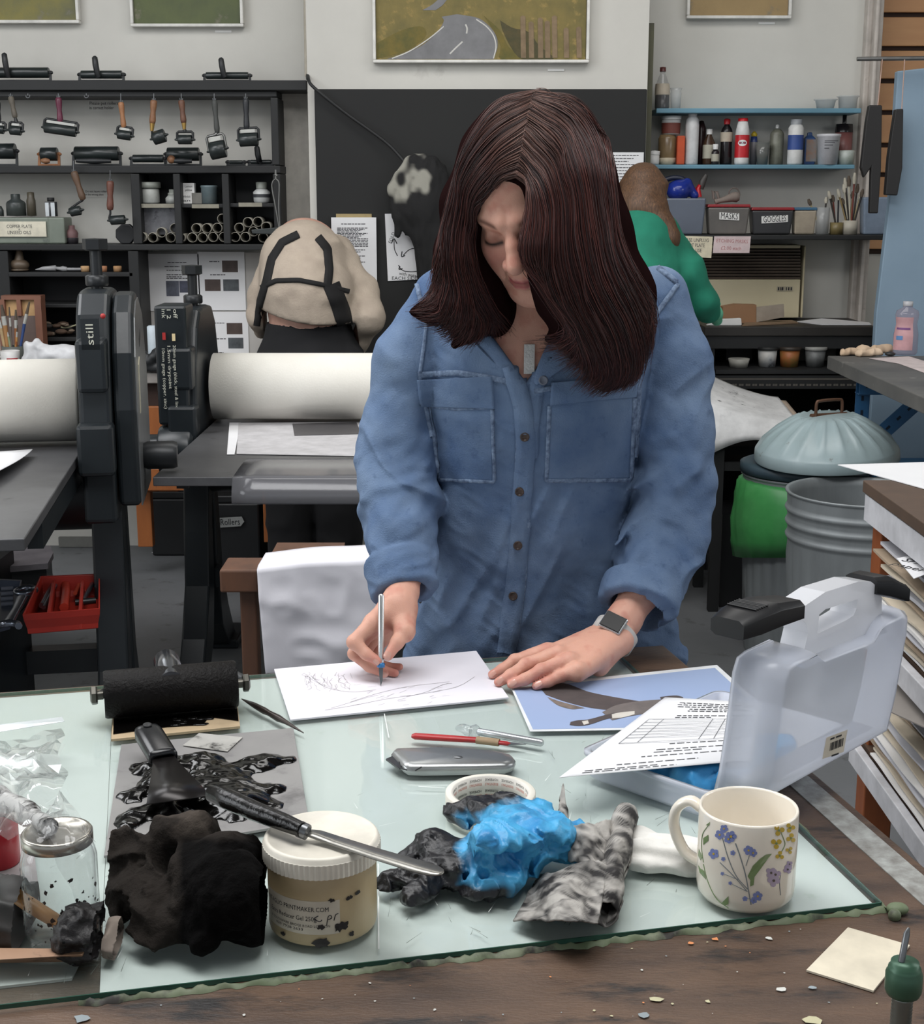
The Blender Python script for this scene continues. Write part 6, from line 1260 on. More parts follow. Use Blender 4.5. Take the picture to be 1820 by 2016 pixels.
b.build('pencil_drawing', [mat('pencil_dark', (160, 155, 157), .8), mat('pencil_light', (200, 195, 198), .8)], o)
gp=[(1006, 1353), (1412, 1310), (1548, 1432), (1044, 1441)]
o=flat('photo print of a flying goose on a blue sky, under the woman\'s flat hand', 'goose_print', 'print', gp, mat('print_border', (232, 234, 236), .5), th=.0008)
b=MB(); b.prism([g(x, y, .0009)for x, y in((1012, 1357), (1408, 1315), (1530, 1428), (1050, 1436))], (0, 0, .0002));
def fig(pts, m, h=.0013):b.add([g(x, y, h)for x, y in pts], [tuple(range(len(pts)))], m, False)
def band(L, R_, m, h=.0013, n=24):
 A=[[g(*(np.array(l)*(1-s)+np.array(r)*s), h)for s in np.linspace(0, 1, 4)]for l, r in zip(bez(L, n), bez(R_, n))]; b.grid(np.array(A), m, False)
band([(1062, 1352), (1110, 1345), (1160, 1362), (1220, 1374), (1270, 1382)], [(1075, 1368), (1115, 1382), (1160, 1393), (1215, 1400), (1250, 1404)], 1)
band([(1078, 1372), (1100, 1380), (1130, 1388), (1152, 1394)], [(1084, 1378), (1100, 1389), (1125, 1396), (1142, 1395)], 3, .0014, 12)
band([(1186, 1402), (1215, 1388), (1262, 1380), (1320, 1376)], [(1206, 1418), (1240, 1410), (1290, 1402), (1340, 1396)], 2, .0015); band([(1205, 1406), (1225, 1402), (1250, 1400)], [(1206, 1414), (1228, 1412), (1250, 1406)], 4, .0017, 10)
band([(1124, 1421), (1138, 1418), (1160, 1416), (1190, 1408), (1210, 1403)], [(1122, 1427), (1140, 1429), (1162, 1426), (1192, 1416), (1212, 1412)], 1, .0016, 16); fig([(1146, 1420), (1158, 1418), (1160, 1424), (1150, 1427)], 4, .0018); band([(1300, 1372), (1330, 1369), (1345, 1372)], [(1302, 1378), (1330, 1376), (1346, 1374)], 1, .0014, 8)
fig([(1408, 1379), (1425, 1364), (1424, 1370), (1412, 1380)], 1, .0014)
b.build('photo_image', [mat('sky_print', (150, 168, 202), .4, col2=(158, 176, 210), scale=2), mat('goose_dark', (72, 66, 66), .5, col2=(88, 80, 78), scale=40), mat('goose_grey', (120, 112, 108), .5, col2=(98, 92, 90), scale=40), mat('goose_buff', (140, 126, 116), .5, col2=(92, 84, 78), scale=60, mix=.5), mat('goose_white', (216, 210, 200), .5)], o)
frosty=clear('case_plastic', (246, 248, 252), .28, body=.72, body_col=(232, 235, 243)); latch=mat('latch_black', (22, 22, 24), .4)
H0=g(1405, 1622); H1p=g(1500, 1606); hv=g(1747, 1465)-H1p; hv[2]=0; Lc=np.linalg.norm(hv)*.98; hv/=np.linalg.norm(hv); wv2=np.array([-hv[1], hv[0], 0]); tl_=.052; Wc=.178; zb_=.034
fp=lambda u, v:np.array([1310, 1373])*(1-u)*(1-v)+np.array([1502, 1384])*u*(1-v)+np.array([1480, 1496])*u*v+np.array([1101, 1531])*(1-u)*v
def fpt(u, v, e=0.0):
 x, y=fp(u, v); z=.01
 for _ in range(3):
  w=(g(x, y, z)-H0)@wv2; z=.003+.0385*float(np.clip((Wc+.075-w)/.07, 0, 1))**.9+.006*max(0, u-.5)
 return g(x, y, z+e)
o=T('printed_form', 'white printed form with a table lying over the goose print and case', 'form', g(1300, 1460)); b=MB()
b.grid(np.array([[fpt(u, v)for v in np.linspace(0, 1, 22)]for u in np.linspace(0, 1, 22)])); b.build('page', paperm, o, solid=.0006); b=MB()
def dash(v, u0, u1, th=.008):
 u=u0
 while u<u1:
  w_=min(R.uniform(.02, .06), u1-u); b.quad(fpt(u, v, .0009), fpt(u+w_, v, .0009), fpt(u+w_, v+th, .0009), fpt(u, v+th, .0009)); u+=w_+.012
for v, u0, u1 in((.05, .2, .95), (.075, .2, .95), (.1, .22, .8), (.13, .35, .9), (.155, .35, .7), (.22, .3, .95), (.245, .3, .6), (.62, .45, .9), (.70, .4, .92), (.735, .4, .7), (.79, .35, .85), (.88, .25, .7), (.93, .1, .5), (.955, .1, .6)):dash(v, u0, u1)
for v in(.27, .31, .35, .39, .43, .47, .51, .58):b.quad(fpt(.1, v, .0009), fpt(.97, v, .0009), fpt(.97, v+.004, .0009), fpt(.1, v+.004, .0009))
for u in(.1, .22, .62, .72, .95):b.grid(np.array([[fpt(u, v, .0009), fpt(u+.004, v, .0009)]for v in np.linspace(.27, .58, 8)]), 0, False)
b.build('printed_text', inkm, o)
def along(b, c, d, prof, **k):b.lathe(prof, c, axis=d, **k)
o=T('oil_card', 'brown card smeared with black ink under the ink roller', 'card', g(340, 1410)); b=MB(); b.prism([g(219, 1460), g(473, 1434), g(462, 1342), g(226, 1364)], (0, 0, .003)); b.build('card_sheet', mat('card_tan', (186, 164, 132), .7), o, label='tan card edge'); b=MB()
b.prism([g(223, 1446, .0032), g(330, 1432, .0032), g(362, 1430, .0032), g(400, 1428, .0032), g(412, 1412, .0032), g(470, 1420, .0032), g(462, 1344, .0032), g(227, 1366, .0032)], (0, 0, .0008));
for i in range(14):b.sphere(g(R.uniform(340, 412), R.uniform(1412, 1428), .004), R.uniform(.002, .005), sq=(1.6, 1, .3), n=8)
ink_=mat('wet_ink', (5, 4, 4), .13, col2=(9, 8, 7), scale=16, spec=.5, bump=.35, bump_scale=60)
b.build('ink_film', ink_, o)
pa, pb=G(205, 1368, Z0+.036), G(466, 1346, Z0+.036); ax_=(pb-pa)/np.linalg.norm(pb-pa); Lr=np.linalg.norm(pb-pa)
o=T('ink_roller', 'large black ink roller resting on the smeared card on the slab', 'roller', (pa+pb)/2-[0, 0, .036]); b=MB()
along(b, pa, ax_, [(.029, 0), (.0305, .003), (.0305, Lr-.003), (.029, Lr)], n=44); b.build('roller', mat('tacky_ink', (7, 5, 5), .36, col2=(14, 11, 10), scale=14, spec=.14, bump=1, bump_scale=220), o)
b=MB()
for p, s in((pa, -1), (pb, 1)):
 b.tube([p+ax_*s*.001, p+ax_*s*.014], .006); b.lathe([(.011, 0), (.012, .002), (.012, .007), (.008, .009)], p+ax_*s*.008, axis=ax_*s, n=6, smooth=False)
b.build('axle_nut', mat('nut_steel', (92, 90, 84), .35, metal=.8), o)
up=np.array([0, .35, .93]); side=np.array([0, 1, .2]); hb=(pa+pb)/2+side*.05+[0, 0, .01]
b=MB(); b.tube(bez([pa-ax_*.004, pa-ax_*.004+side*.03-ZU*.012, hb-ax_*.06-ZU*.02, hb-ZU*.02, hb+ax_*.06-ZU*.02, pb+ax_*.004+side*.03-ZU*.012, pb+ax_*.004], 40), .006, n=8); b.build('frame', ironw, o)
h0, h1=G(336, 1338, Z0+.05), G(328, 1302, Z0+.052); b=MB(); b.tube([h0+(h0-h1)*.2, h0*.6+h1*.4, h1, h1+(h1-h0)*.12], [.016, .018, .017, .012], n=18); b.build('handle', mat('chromed_handle', (96, 98, 104), .18, metal=.85, stain=(20, 20, 22), stain_scale=20, stain_at=.55), o)
o=T('scribing_tool', 'thin dark double-ended scribing tool between the roller and the drawing', 'tool', g(537, 1410)); b=MB(); b.tube([g(476, 1376, .003), g(500, 1388, .005), g(520, 1399, .006), g(530, 1404, .005), g(548, 1414, .006), g(562, 1421, .005), g(598, 1443, .002)], [.0007, .0036, .0045, .0036, .0046, .003, .0006], n=10); b.build('tool_shaft', mat('dark_bronze', (62, 54, 50), .35, metal=.6), o)
pl=[(239, 1470), (578, 1437), (609, 1622), (205, 1690)]
o=T('ink_plate', 'grey metal plate covered with mounds of wet black ink', 'plate', g(400, 1560)); b=MB(); b.prism([g(x, y)for x, y in pl], (0, 0, .003)); b.build('plate_sheet', mat('smudged_plate', (168, 166, 164), .3, metal=.25, col2=(140, 138, 138), scale=7, stain=(86, 84, 84), stain_scale=14, stain_at=.55, soft=.25), o, bevel=.0005)
HP=.0031
mounds=[((268, 1512), (306, 1506), 5, 4, .003), ((300, 1520), (330, 1545), 22, 26, .006), ((330, 1535), (400, 1520), 34, 34, .008), ((400, 1525), (470, 1560), 34, 28, .007), ((390, 1560), (480, 1590), 40, 36, .005), ((455, 1520), (520, 1506), 12, 20, .006), ((520, 1508), (572, 1502), 12, 2, .004), ((470, 1560), (545, 1560), 20, 10, .004), ((262, 1570), (300, 1552), 18, 12, .005), ((258, 1618), (290, 1608), 20, 16, .005), ((290, 1610), (330, 1592), 12, 12, .004), ((440, 1595), (482, 1600), 12, 12, .006), ((315, 1560), (340, 1610), 10, 14, .004), ((505, 1580), (550, 1590), 10, 4, .002)]
def moundf(p):
 q=p*np.array([1, .62, 1]); d=None
 for a, c, ra, rb, h in mounds:
  A_, C_=g(*a)*np.array([1, .62, 1]), g(*c)*np.array([1, .62, 1]); A_[2]=C_[2]=Z0+HP
  e=s_cone(q, A_, C_, ra*.00068, rb*.00068); hz=(q[:, 2]-Z0-HP)/max(h, .001); e=e+np.clip(hz, -1, 3)*.006
  d=e if d is None else smin(d, e, .008)
 n_=fbm(p*np.array([60, 60, 20]), 2, 4)*.005+ridge(p*np.array([110, 40, 30]), 9)*.0012+.003
 return np.maximum(d-n_, Z0+HP-.0006-p[:, 2])
lo, hi=g(240, 1640), g(585, 1480); ys=axis(lo[1]-.02, .0022, hi[1]+.02); v, q=sdf_mesh(moundf, axis(lo[0]-.05, .0022, hi[0]+.03), ys, axis(Z0+HP-.003, .0015, Z0+HP+.02))
link_vq('ink_mound', relax(v, q, 1), q, ink_, o, label='glossy black mounds of ink')
o=T('putty_knife', 'black handled putty knife stuck in the ink on the plate', 'scraper', g(330, 1490)); b=MB()
ha, hb_=g(290, 1440, .036), g(322, 1492, .026); hd=(hb_-ha)/np.linalg.norm(hb_-ha); sd=np.cross(hd, ZU); sd/=np.linalg.norm(sd); nn=np.cross(sd, hd)
A=[]; Lh=np.linalg.norm(hb_-ha)
for t_, w_, th in((-.12, .004, .003), (-.1, .010, .006), (-.04, .0145, .008), (.1, .0165, .009), (.5, .0165, .0095), (.9, .0165, .009), (1.0, .0165, .0085), (1.01, .012, .004)):
 c=ha+hd*Lh*t_; A.append([c+sd*w_*np.sign(math.cos(k))*abs(math.cos(k))**.6+nn*th*np.sign(math.sin(k))*abs(math.sin(k))**.6 for k in np.arange(20)*math.pi/10])
b.grid(np.array(A), closed_v=True); b.lathe([(.0045, 0), (.0055, .0012), (.003, .0016), (.0, .0004)], ha+hd*Lh*.02+nn*.0086, axis=nn, n=14, m=1); b.build('handle', [mat('scraper_handle', (20, 21, 24), .25), blackm], o)
b=MB(); c0=hb_; c1=g(352, 1575, .021); d2=(c1-c0); s2=np.cross(d2/np.linalg.norm(d2), ZU); s2/=np.linalg.norm(s2); A=[]
for t_, w_ in((0, .013), (.12, .014), (.3, .018), (.6, .025), (1.0, .034)):c=c0+d2*t_; A.append([c-s2*w_, c+s2*w_])
b.grid(np.array(A)); b.build('blade', mat('inky_blade', (52, 48, 46), .3, metal=.5, col2=(26, 24, 24), scale=12, mix=.45), o, solid=.0012)
flat('small silver foil scrap with ink smears lying on the plate', 'foil_scrap', 'scrap', [(360, 1468), (392, 1444), (478, 1452), (448, 1480)], mat('foil', (206, 204, 198), .3, metal=.3, stain=(50, 48, 46), stain_scale=26, stain_at=.54), th=.0006, h=.0042, part='foil', solid=0)
o=T('red_scalpel', 'red handled scalpel with a taped grip lying on the slab', 'scalpel', g(915, 1458)); b=MB(); p0, p1=g(811, 1449, .005), g(940, 1457, .005); b.tube([p0, p0*.95+p1*.05, p0*.5+p1*.5, p1], [.003, .0055, .0055, .0048], n=12, flat=.7); p2=g(1000, 1464, .005); b.tube([p1*.3+p2*.7, p2, g(1004, 1464, .004)], [.0042, .004, .002], n=10, flat=.6); b.build('handle', mat('scalpel_red', (176, 44, 46), .35, stain=(120, 40, 40), stain_scale=40), o)
b=MB(); b.tube([p1*1.02-p2*.02, p1*.28+p2*.72], .0058, n=12, flat=.75); b.build('tape_grip', mat('grip_tape', (172, 150, 118), .7, col2=(140, 118, 92), scale=40), o)
b=MB(); b.prism([g(1000, 1461, .004), g(1015, 1463, .004), g(1036, 1466, .004), g(1000, 1467, .004)], (0, 0, .0007)); b.build('blade', polish, o)
o=T('capped_knife', 'slim silver craft knife with a clear crumpled cap, beside the red scalpel', 'knife', g(990, 1452)); b=MB(); p0, p1=g(940, 1440, .005), g(1070, 1463, .005); b.tube([p0, p0*.97+p1*.03, p1*.97+p0*.03, p1], [.003, .0046, .0046, .003], n=14); b.build('handle', mat('satin_alu', (206, 210, 212), .25, metal=.7), o)
b=MB(); b.tube(bez([p0, g(926, 1440, .008), g(912, 1434, .007), g(900, 1434, .004)], 12), [.006, .009, .007, .008, .006, .007, .006, .006, .005, .005, .004, .003], n=9); b.build('cap', clear('cap_film', (244, 246, 246), .05, body=.15), o)
o=T('utility_knife', 'silver metal utility knife lying in front of the scalpels', 'knife', g(890, 1500)); b=MB()
base=[(768, 1490), (774, 1482), (812, 1481), (850, 1480), (920, 1483), (985, 1488), (1012, 1495), (1018, 1503), (1014, 1512), (1000, 1517), (900, 1520), (830, 1521), (800, 1520), (790, 1514)]
P0=np.array([g(x, y+8)for x, y in base]); ctr=P0.mean(0); A=[[ctr+(p-ctr)*s_+[0, 0, h_]for p in P0]for s_, h_ in((.95, .0005), (.98, .003), (.98, .008), (.93, .0115), (.8, .0135), (0.01, .014))]
b.grid(np.array(A), closed_v=True); alu=mat('cast_alu', (176, 178, 178), .3, metal=.75, col2=(156, 158, 158), scale=20); b.build('knife_body', alu, o)
f=plane_fn(g(845, 1494, .0), (.995, .1, 0), (-.1, .995, 0), .0135); b=MB(); write(b, 'WESTCOTT', lambda x, y:f(x, y), .007, 0, width=.034); b.build('maker_name', darkink, o); b=MB(); b.sphere(g(902, 1492, .0135), .004, sq=(1.5, .8, .6)); b.build('slider_button', polish, o)
b=MB(); b.prism([g(760, 1497, .006), g(776, 1490, .006), g(792, 1510, .006), g(786, 1516, .006)], (0, 0, .002)); b.build('blade_nose', mat('nose_dark', (90, 92, 92), .3, metal=.8), o); b=MB(); b.tube(bez([g(786, 1500, .0125), g(790, 1512, .012), g(802, 1516, .011)], 8), .0008, n=6); b.tube([g(818, 1517, .011), g(830, 1510, .0125)], .0008, n=6); b.build('seam', darkink, o)
ct_=g(966, 1603); rt=.0485; ri=.0405; ht=.0265; o=T('masking_tape', 'roll of white masking tape with orange and black print inside', 'tape', ct_); b=MB(); b.lathe([(ri+.002, 0), (rt-.0008, 0), (rt, .001), (rt, ht-.001), (rt-.001, ht), (ri+.002, ht)], ct_, n=64, cap=False)
b.build('tape_roll', mat('tape_white', (228, 224, 212), .7, col2=(214, 210, 198), scale=12), o); b=MB(); b.lathe([(ri+.0022, ht), (ri, ht-.0004), (ri, .0004), (ri+.0022, 0)], ct_, n=64, cap=False)
def inn(x, y):a=x/ri; return ct_+np.array([math.sin(a)*(ri-.0004), math.cos(a)*(ri-.0004), y])
for k in range(-3, 4):
 for r_ in(0, 1):
  fx=lambda x, y, k=k, r_=r_:inn(-x+k*.0185+.002+.006*r_*0, .0132*r_+.0070-y)
  write(b, 'HOMEBASE', lambda x, y:fx(x, y-.0026), .0042, 1, width=.0145); write(b, 'ESSENTIALS', lambda x, y:fx(x, y+.0026), .0040, 2, width=.0145)
b.build('printed_core', [mat('core_white', (226, 222, 214), .6), darkink, mat('print_orange', (206, 84, 50), .6)], o)
cj=g(637, 1813); rj=.0495; hj=.087
o=T('gel_jar', 'squat plastic jar of reducer gel with a white lid and ink smudges', 'jar', cj)
jm=mat('gel_plastic', (174, 152, 114), .4, col2=(188, 170, 136), scale=14, stain=(44, 38, 36), stain_scale=24, stain_at=.66, soft=.04, sss=0, bump=.1)
jb=MB(); jp=[(0, 0), (rj-.004, 0), (rj-.001, .002), (rj, .006), (rj, .066), (rj-.002, .07), (0, .07)]; jb.lathe(jp, cj, n=72); jb.build('jar_body', jm, o)
b=MB(); n=140; th=np.arange(n)*2*math.pi/n; rl_=rj+.0032; A=[]
for r0, h_, k in((rj+.0005, .0665, 0), (rl_, .067, 1), (rl_, .0805, 1), (rl_-.0006, .0815, 0), (rl_-.001, .0845, 0), (rl_-.003, .0862, 0), (rl_-.0048, .0862, 0), (rl_-.0056, .0848, 0), (.001, .0848, 0)):A.append([cj+np.array([math.cos(t_)*(r0+k*.0009*(i%2)), math.sin(t_)*(r0+k*.0009*(i%2)), h_])for i, t_ in enumerate(th)])
b.grid(np.array(A[:3]), 0, False, closed_v=True); b.grid(np.array(A[2:]), closed_v=True); b.build('lid', mat('lid_white', (228, 222, 208), .4, stain=(70, 64, 60), stain_scale=22, stain_at=.7, soft=.03), o)
def onj(x, y, e=.0004):a=x/rj; return cj+np.array([math.sin(a)*(rj+e), -math.cos(a)*(rj+e), y])
b=MB(); b.grid(np.array([[onj(x, y)for y in(.0135, .030, .0455)]for x in np.linspace(-.058, .020, 24)]), 0)
for s_, x, y, w_, sz in(('INTAGLIO PRINTMAKER.COM', -.0235, .0375, .067, .0062), ('Extra Reducer Gel 250g', -.026, .0285, .050, .0062), ('62 SOUTHWARK BRIDGE ROAD LONDON', -.020, .0215, .062, .0034), ('020 7928 2633', -.028, .0178, .030, .0034)):write(b, s_, lambda x_, y_, x=x, y=y:onj(x_+x, y_+y, .0008), sz, 1, width=w_)
for s in([(.001, .032), (-.003, .029), (.002, .0265), (.004, .028)], [(.008, .0225), (.0095, .031), (.012, .0315), (.0125, .029), (.0095, .028)], [(.0145, .0265), (.016, .0315), (.0185, .0325)]):
 p=bez(s, 10); b.tube([onj(x, y, .0006)for x, y in p], .0004, n=5, m=1)
b.build('jar_label', [mat('label_grubby', (214, 204, 186), .6, stain=(150, 134, 112), stain_scale=20), darkink], o)
b=MB(); R=random.Random(8)
for cx, cy, r_ in((.0185, .0195, .006), (.0235, .0205, .0055), (.0035, .0055, .0085), (.013, .046, .0032), (.0285, .045, .0035), (.003, .0215, .0035), (-.034, .0085, .003), (.031, .010, .003), (.038, .047, .003)):
 p=[(cx+math.cos(t_)*r_*R.uniform(.5, 1.2), cy+math.sin(t_)*r_*.8*R.uniform(.45, 1.2))for t_ in np.arange(14)*math.pi/7]; p=[(x, max(.0015, y))for x, y in p]
 b.add([onj(cx, cy, .0011)]+[onj(x, y, .001)for x, y in p], [(0, i+1, (i+1)%14+1)for i in range(14)], 0, False)
b.build('ink_smudges', mat('dry_ink', (34, 28, 28), .5), o)
zk2=.0868+.0016; gk=lambda x, y, h=zk2:g(x, y, h)
o=T('palette_knife', 'long palette knife with an inky black handle lying across the gel jar', 'palette knife', gk(640, 1640)); b=MB(); pts=[(408, 1562), (416, 1560), (450, 1574), (500, 1596), (560, 1619), (596, 1634)]; b.tube([gk(x, y, zk2+.010)for x, y in pts], [.004, .0085, .0098, .0092, .0082, .0068], n=16); b.build('handle', mat('inked_handle', (8, 7, 7), .24, spec=.35, stain=(96, 62, 30), stain_scale=30, stain_at=.7, bump=.8, bump_scale=60), o)
b=MB(); q0, q1=gk(590, 1632, zk2+.009), gk(606, 1639, zk2+.007); b.tube([q0, q1], [.0076, .0072], n=14); b.build('ferrule', polish, o)
b=MB(); A=[]
for x, y, w_, h_ in((604, 1638, .0055, .006), (622, 1642, .0078, .003), (660, 1655, .0084, .0012), (740, 1681, .0092, .0014), (820, 1705, .0100, .0018), (852, 1714, .0092, .002), (866, 1718, .0062, .002), (872, 1720, .0022, .002)):
 c=gk(x, y, zk2+h_); d_=gk(872, 1718)-gk(600, 1636); d_/=np.linalg.norm(d_); s_=np.array([-d_[1], d_[0], 0]); A.append([c-s_*w_, c, c+s_*w_])
b.grid(np.array(A)); b.build('blade', mat('used_blade', (168, 166, 160), .28, metal=.7, col2=(120, 118, 112), scale=14, stain=(70, 66, 62), stain_scale=18, stain_at=.64), o, solid=.0011)
cm_=g(1467, 1757); rm, hm=.0465, .089; o=T('flower_mug', 'white china mug with blue and yellow flower sprigs near the bench front', 'mug', cm_)
prof=[(0, .0), (rm-.008, 0), (rm-.004, .001), (rm-.001, .006), (rm, .014), (rm, hm-.002), (rm-.0006, hm), (rm-.0022, hm), (rm-.0032, hm-.002), (rm-.0034, .012), (rm-.008, .006), (0, .005)]
china=mat('china', (236, 228, 214), .12, coat=.4, col2=(230, 221, 206), scale=3); b=MB(); b.lathe(prof, cm_, n=72, cap=False); b.build('mug_body', china, o)
ha=np.array([-.86, .5, 0]); ha/=np.linalg.norm(ha); b=MB(); b.tube(bez([cm_+ha*(rm-.001)+[0, 0, .076], cm_+ha*(rm+.012)+[0, 0, .081], cm_+ha*(rm+.025)+[0, 0, .070], cm_+ha*(rm+.027)+[0, 0, .050], cm_+ha*(rm+.016)+[0, 0, .028], cm_+ha*(rm-.001)+[0, 0, .020]], 26), .0052, n=12, flat=1.35, up=(.5, .86, 0)); b.build('handle', china, o)
mb2=MB(); mb2.lathe([(rm, 0), (rm, hm)], cm_, n=96, cap=False); mv=np.vstack(mb2.v); mq=np.array(mb2.f); bm_=bvh_of(mv, mq)
b=MB(); Mx=lambda x, y:(1200+x*.34066, 1500+y*.34066)
def stem(pts, w, m):strip(b, bm_, [Mx(*p)for p in bez(pts, 14)], w, .0003, 2.5, m, down=0)
def petals(x, y, r_, m, mc, n=5, ph=0):
 for i in range(n):a=ph+i*2*math.pi/n; c=(x+math.cos(a)*r_*.62, y+math.sin(a)*r_*.62); blot(b, bm_, [Mx(c[0]+math.cos(t_)*r_*.5, c[1]+math.sin(t_)*r_*.5)for t_ in np.arange(8)*math.pi/4], .0004, m)
 blot(b, bm_, [Mx(x+math.cos(t_)*r_*.25, y+math.sin(t_)*r_*.25)for t_ in np.arange(6)*math.pi/3], .0006, mc)
def leafm(pts, m):blot(b, bm_, [Mx(*p)for p in pts], .0004, m)
BLU, YEL, GRN, LIL, STM, DRK=0, 1, 2, 3, 4, 5
stem([(820, 825), (805, 740), (785, 640), (755, 540), (730, 470)], 2.2, STM); stem([(800, 735), (735, 660), (690, 560), (655, 440)], 1.6, STM); stem([(795, 745), (720, 660), (640, 580)], 1.4, STM); stem([(790, 600), (810, 540)], 1.4, STM); stem([(800, 750), (700, 700)], 1.2, STM); stem([(745, 680), (660, 645)], 1.1, STM); stem([(815, 790), (780, 790)], 1.2, STM); stem([(825, 800), (850, 780)], 1.2, STM)
stem([(545, 580), (535, 500), (540, 420), (570, 370)], 1.4, GRN); stem([(690, 845), (620, 790), (570, 690), (545, 590)], 1.4, GRN); stem([(990, 770), (985, 700), (990, 650)], 1.2, STM)
for x, y, r_ in((665, 385, 22), (640, 420, 26), (705, 430, 30), (690, 445, 24), (805, 510, 26), (832, 525, 22), (605, 530, 28), (715, 525, 14), (660, 560, 12), (858, 775, 26), (785, 790, 14), (835, 800, 18), (700, 700, 10), (655, 645, 10)):petals(x, y, r_, BLU, YEL if r_>20 else STM, 5, x)
for pts in([(905, 535), (940, 530), (915, 560), (880, 610), (850, 650), (820, 690), (800, 660), (830, 600), (870, 560)], [(545, 440), (575, 420), (575, 455), (545, 480)], [(520, 500), (540, 545), (530, 570), (515, 540)], [(515, 595), (550, 630), (560, 680), (525, 640)], [(650, 815), (690, 775), (690, 820), (670, 830)], [(560, 365), (585, 345), (578, 370)], [(815, 690), (840, 660), (835, 710), (815, 720)]):leafm(pts, GRN)
for x, y, r_ in((980, 395, 30), (965, 470, 30), (985, 540, 24), (1045, 380, 26), (1050, 440, 26), (1040, 510, 20)):petals(x, y, r_, YEL, GRN, 3, x)
stem([(990, 400), (1010, 450), (1015, 480), (990, 530)], 1.4, GRN)
for x, y, r_ in((935, 640, 30), (960, 650, 30), (950, 685, 34), (1030, 620, 24), (1040, 590, 18)):petals(x, y, r_, LIL, DRK, 4, y)
leafm([(905, 358), (925, 356), (926, 370), (908, 372)], DRK)
b.build('flower_pattern', [mat('glaze_blue', (132, 144, 196), .2), mat('glaze_yellow', (206, 176, 72), .2), mat('glaze_green', (128, 150, 104), .2), mat('glaze_lilac', (174, 158, 186), .2), mat('glaze_stem', (126, 132, 136), .2), mat('glaze_dark', (70, 58, 52), .3)], o)
o=T('carry_case', 'open translucent plastic carry case with black latches on the right of the slab', 'case', H0); cs=lambda h, w, z:H0+hv*h+wv2*w+ZU*z
b=MB()
def ring(h0, h1, w0, w1, z, r_=.014, n=5):
 out=[]
 for(ch, cw, a0)in((h1-r_, w1-r_, 0), (h0+r_, w1-r_, 1), (h0+r_, w0+r_, 2), (h1-r_, w0+r_, 3)):
  for k in range(n+1):a=(a0+k/n)*math.pi/2; out.append(cs(ch+r_*math.cos(a), cw+r_*math.sin(a), z))
 return out
b.grid(np.array([ring(.006, Lc-.006, .006, Wc-.006, .0), ring(0, Lc, 0, Wc, .006), ring(0, Lc, 0, Wc, zb_-.006), ring(-.003, Lc+.003, -.003, Wc+.003, zb_-.005), ring(-.003, Lc+.003, -.003, Wc+.003, zb_), ring(.003, Lc-.003, .003, Wc-.003, zb_), ring(.004, Lc-.004, .004, Wc-.004, .004), [cs(Lc/2, Wc/2, .0038)]*24]), closed_v=True)
b.build('base_tray', frosty, o)
b=MB()
zl0=zb_+.001; Hl=.172
def onlid(px, py, w=-tl_):
 d=ray(px, py); t_=((H0+wv2*w-CAM)@wv2)/(d@wv2); q=CAM+d*t_-H0; return q@hv, q[2]
outl=[onlid(x, y)for x, y in((1500, 1600), (1512, 1530), (1526, 1440), (1538, 1345), (1546, 1318), (1560, 1306), (1604, 1284), (1612, 1292), (1622, 1300), (1700, 1270), (1728, 1258), (1742, 1232), (1752, 1222), (1785, 1208), (1795, 1212), (1793, 1240), (1770, 1370), (1752, 1452), (1738, 1476), (1700, 1496), (1600, 1550))]
outl=np.array(outl); zmin=zl0; outl[:, 1]=np.maximum(outl[:, 1], zmin); cc=outl.mean(0)
def lay(s_, w):return[cs(*(lambda q:(q[0], w, max(zmin, q[1])))(cc+(p-cc)*s_))for p in outl]
b.grid(np.array([lay(.9, -tl_), lay(.94, -tl_), lay(.985, -tl_+.004), lay(1.04, -tl_+.012), lay(1.055, -tl_+.022), lay(1.055, -.006), lay(1.075, -.005), lay(1.075, 0), lay(1.04, -.001), lay(1.03, -tl_+.022), lay(.96, -tl_+.008), lay(.9, -tl_+.003)]), closed_v=True)
b.add(lay(.9, -tl_), [tuple(range(len(outl)))], 0, False)
b.build('lid', frosty, o)
b=MB(); hp=[onlid(x, y, -.02)for x, y in((1552, 1192), (1600, 1160), (1665, 1140), (1690, 1140), (1706, 1152), (1712, 1172), (1712, 1200), (1722, 1240), (1660, 1262), (1560, 1310), (1552, 1300), (1566, 1240), (1560, 1220), (1553, 1212))]; hh=[onlid(x, y, -.02)for x, y in((1588, 1204), (1600, 1194), (1664, 1174), (1662, 1192), (1656, 1206), (1640, 1216), (1584, 1242))]
ho=[cs(q[0], -.008, q[1])for q in hp]; n1=len(hp)
import mathutils.geometry as mg
fl=mg.tessellate_polygon([[Vector((q[0], q[1], 0))for q in hp], [Vector((q[0], q[1], 0))for q in hh[::-1]]]); allp=hp+hh[::-1]
for w in(-.006, -.036):b.add([cs(q[0], w, q[1])for q in allp], [tuple(f)for f in fl], 0, False)
for lp in(hp, hh):b.grid(np.array([[cs(q[0], w, q[1])for q in lp]for w in(-.006, -.036)]), 0, False, closed_v=True)
b.build('handle', clear('case_plastic_thick', (240, 240, 242), .3, body=.85, body_col=(240, 241, 244)), o)
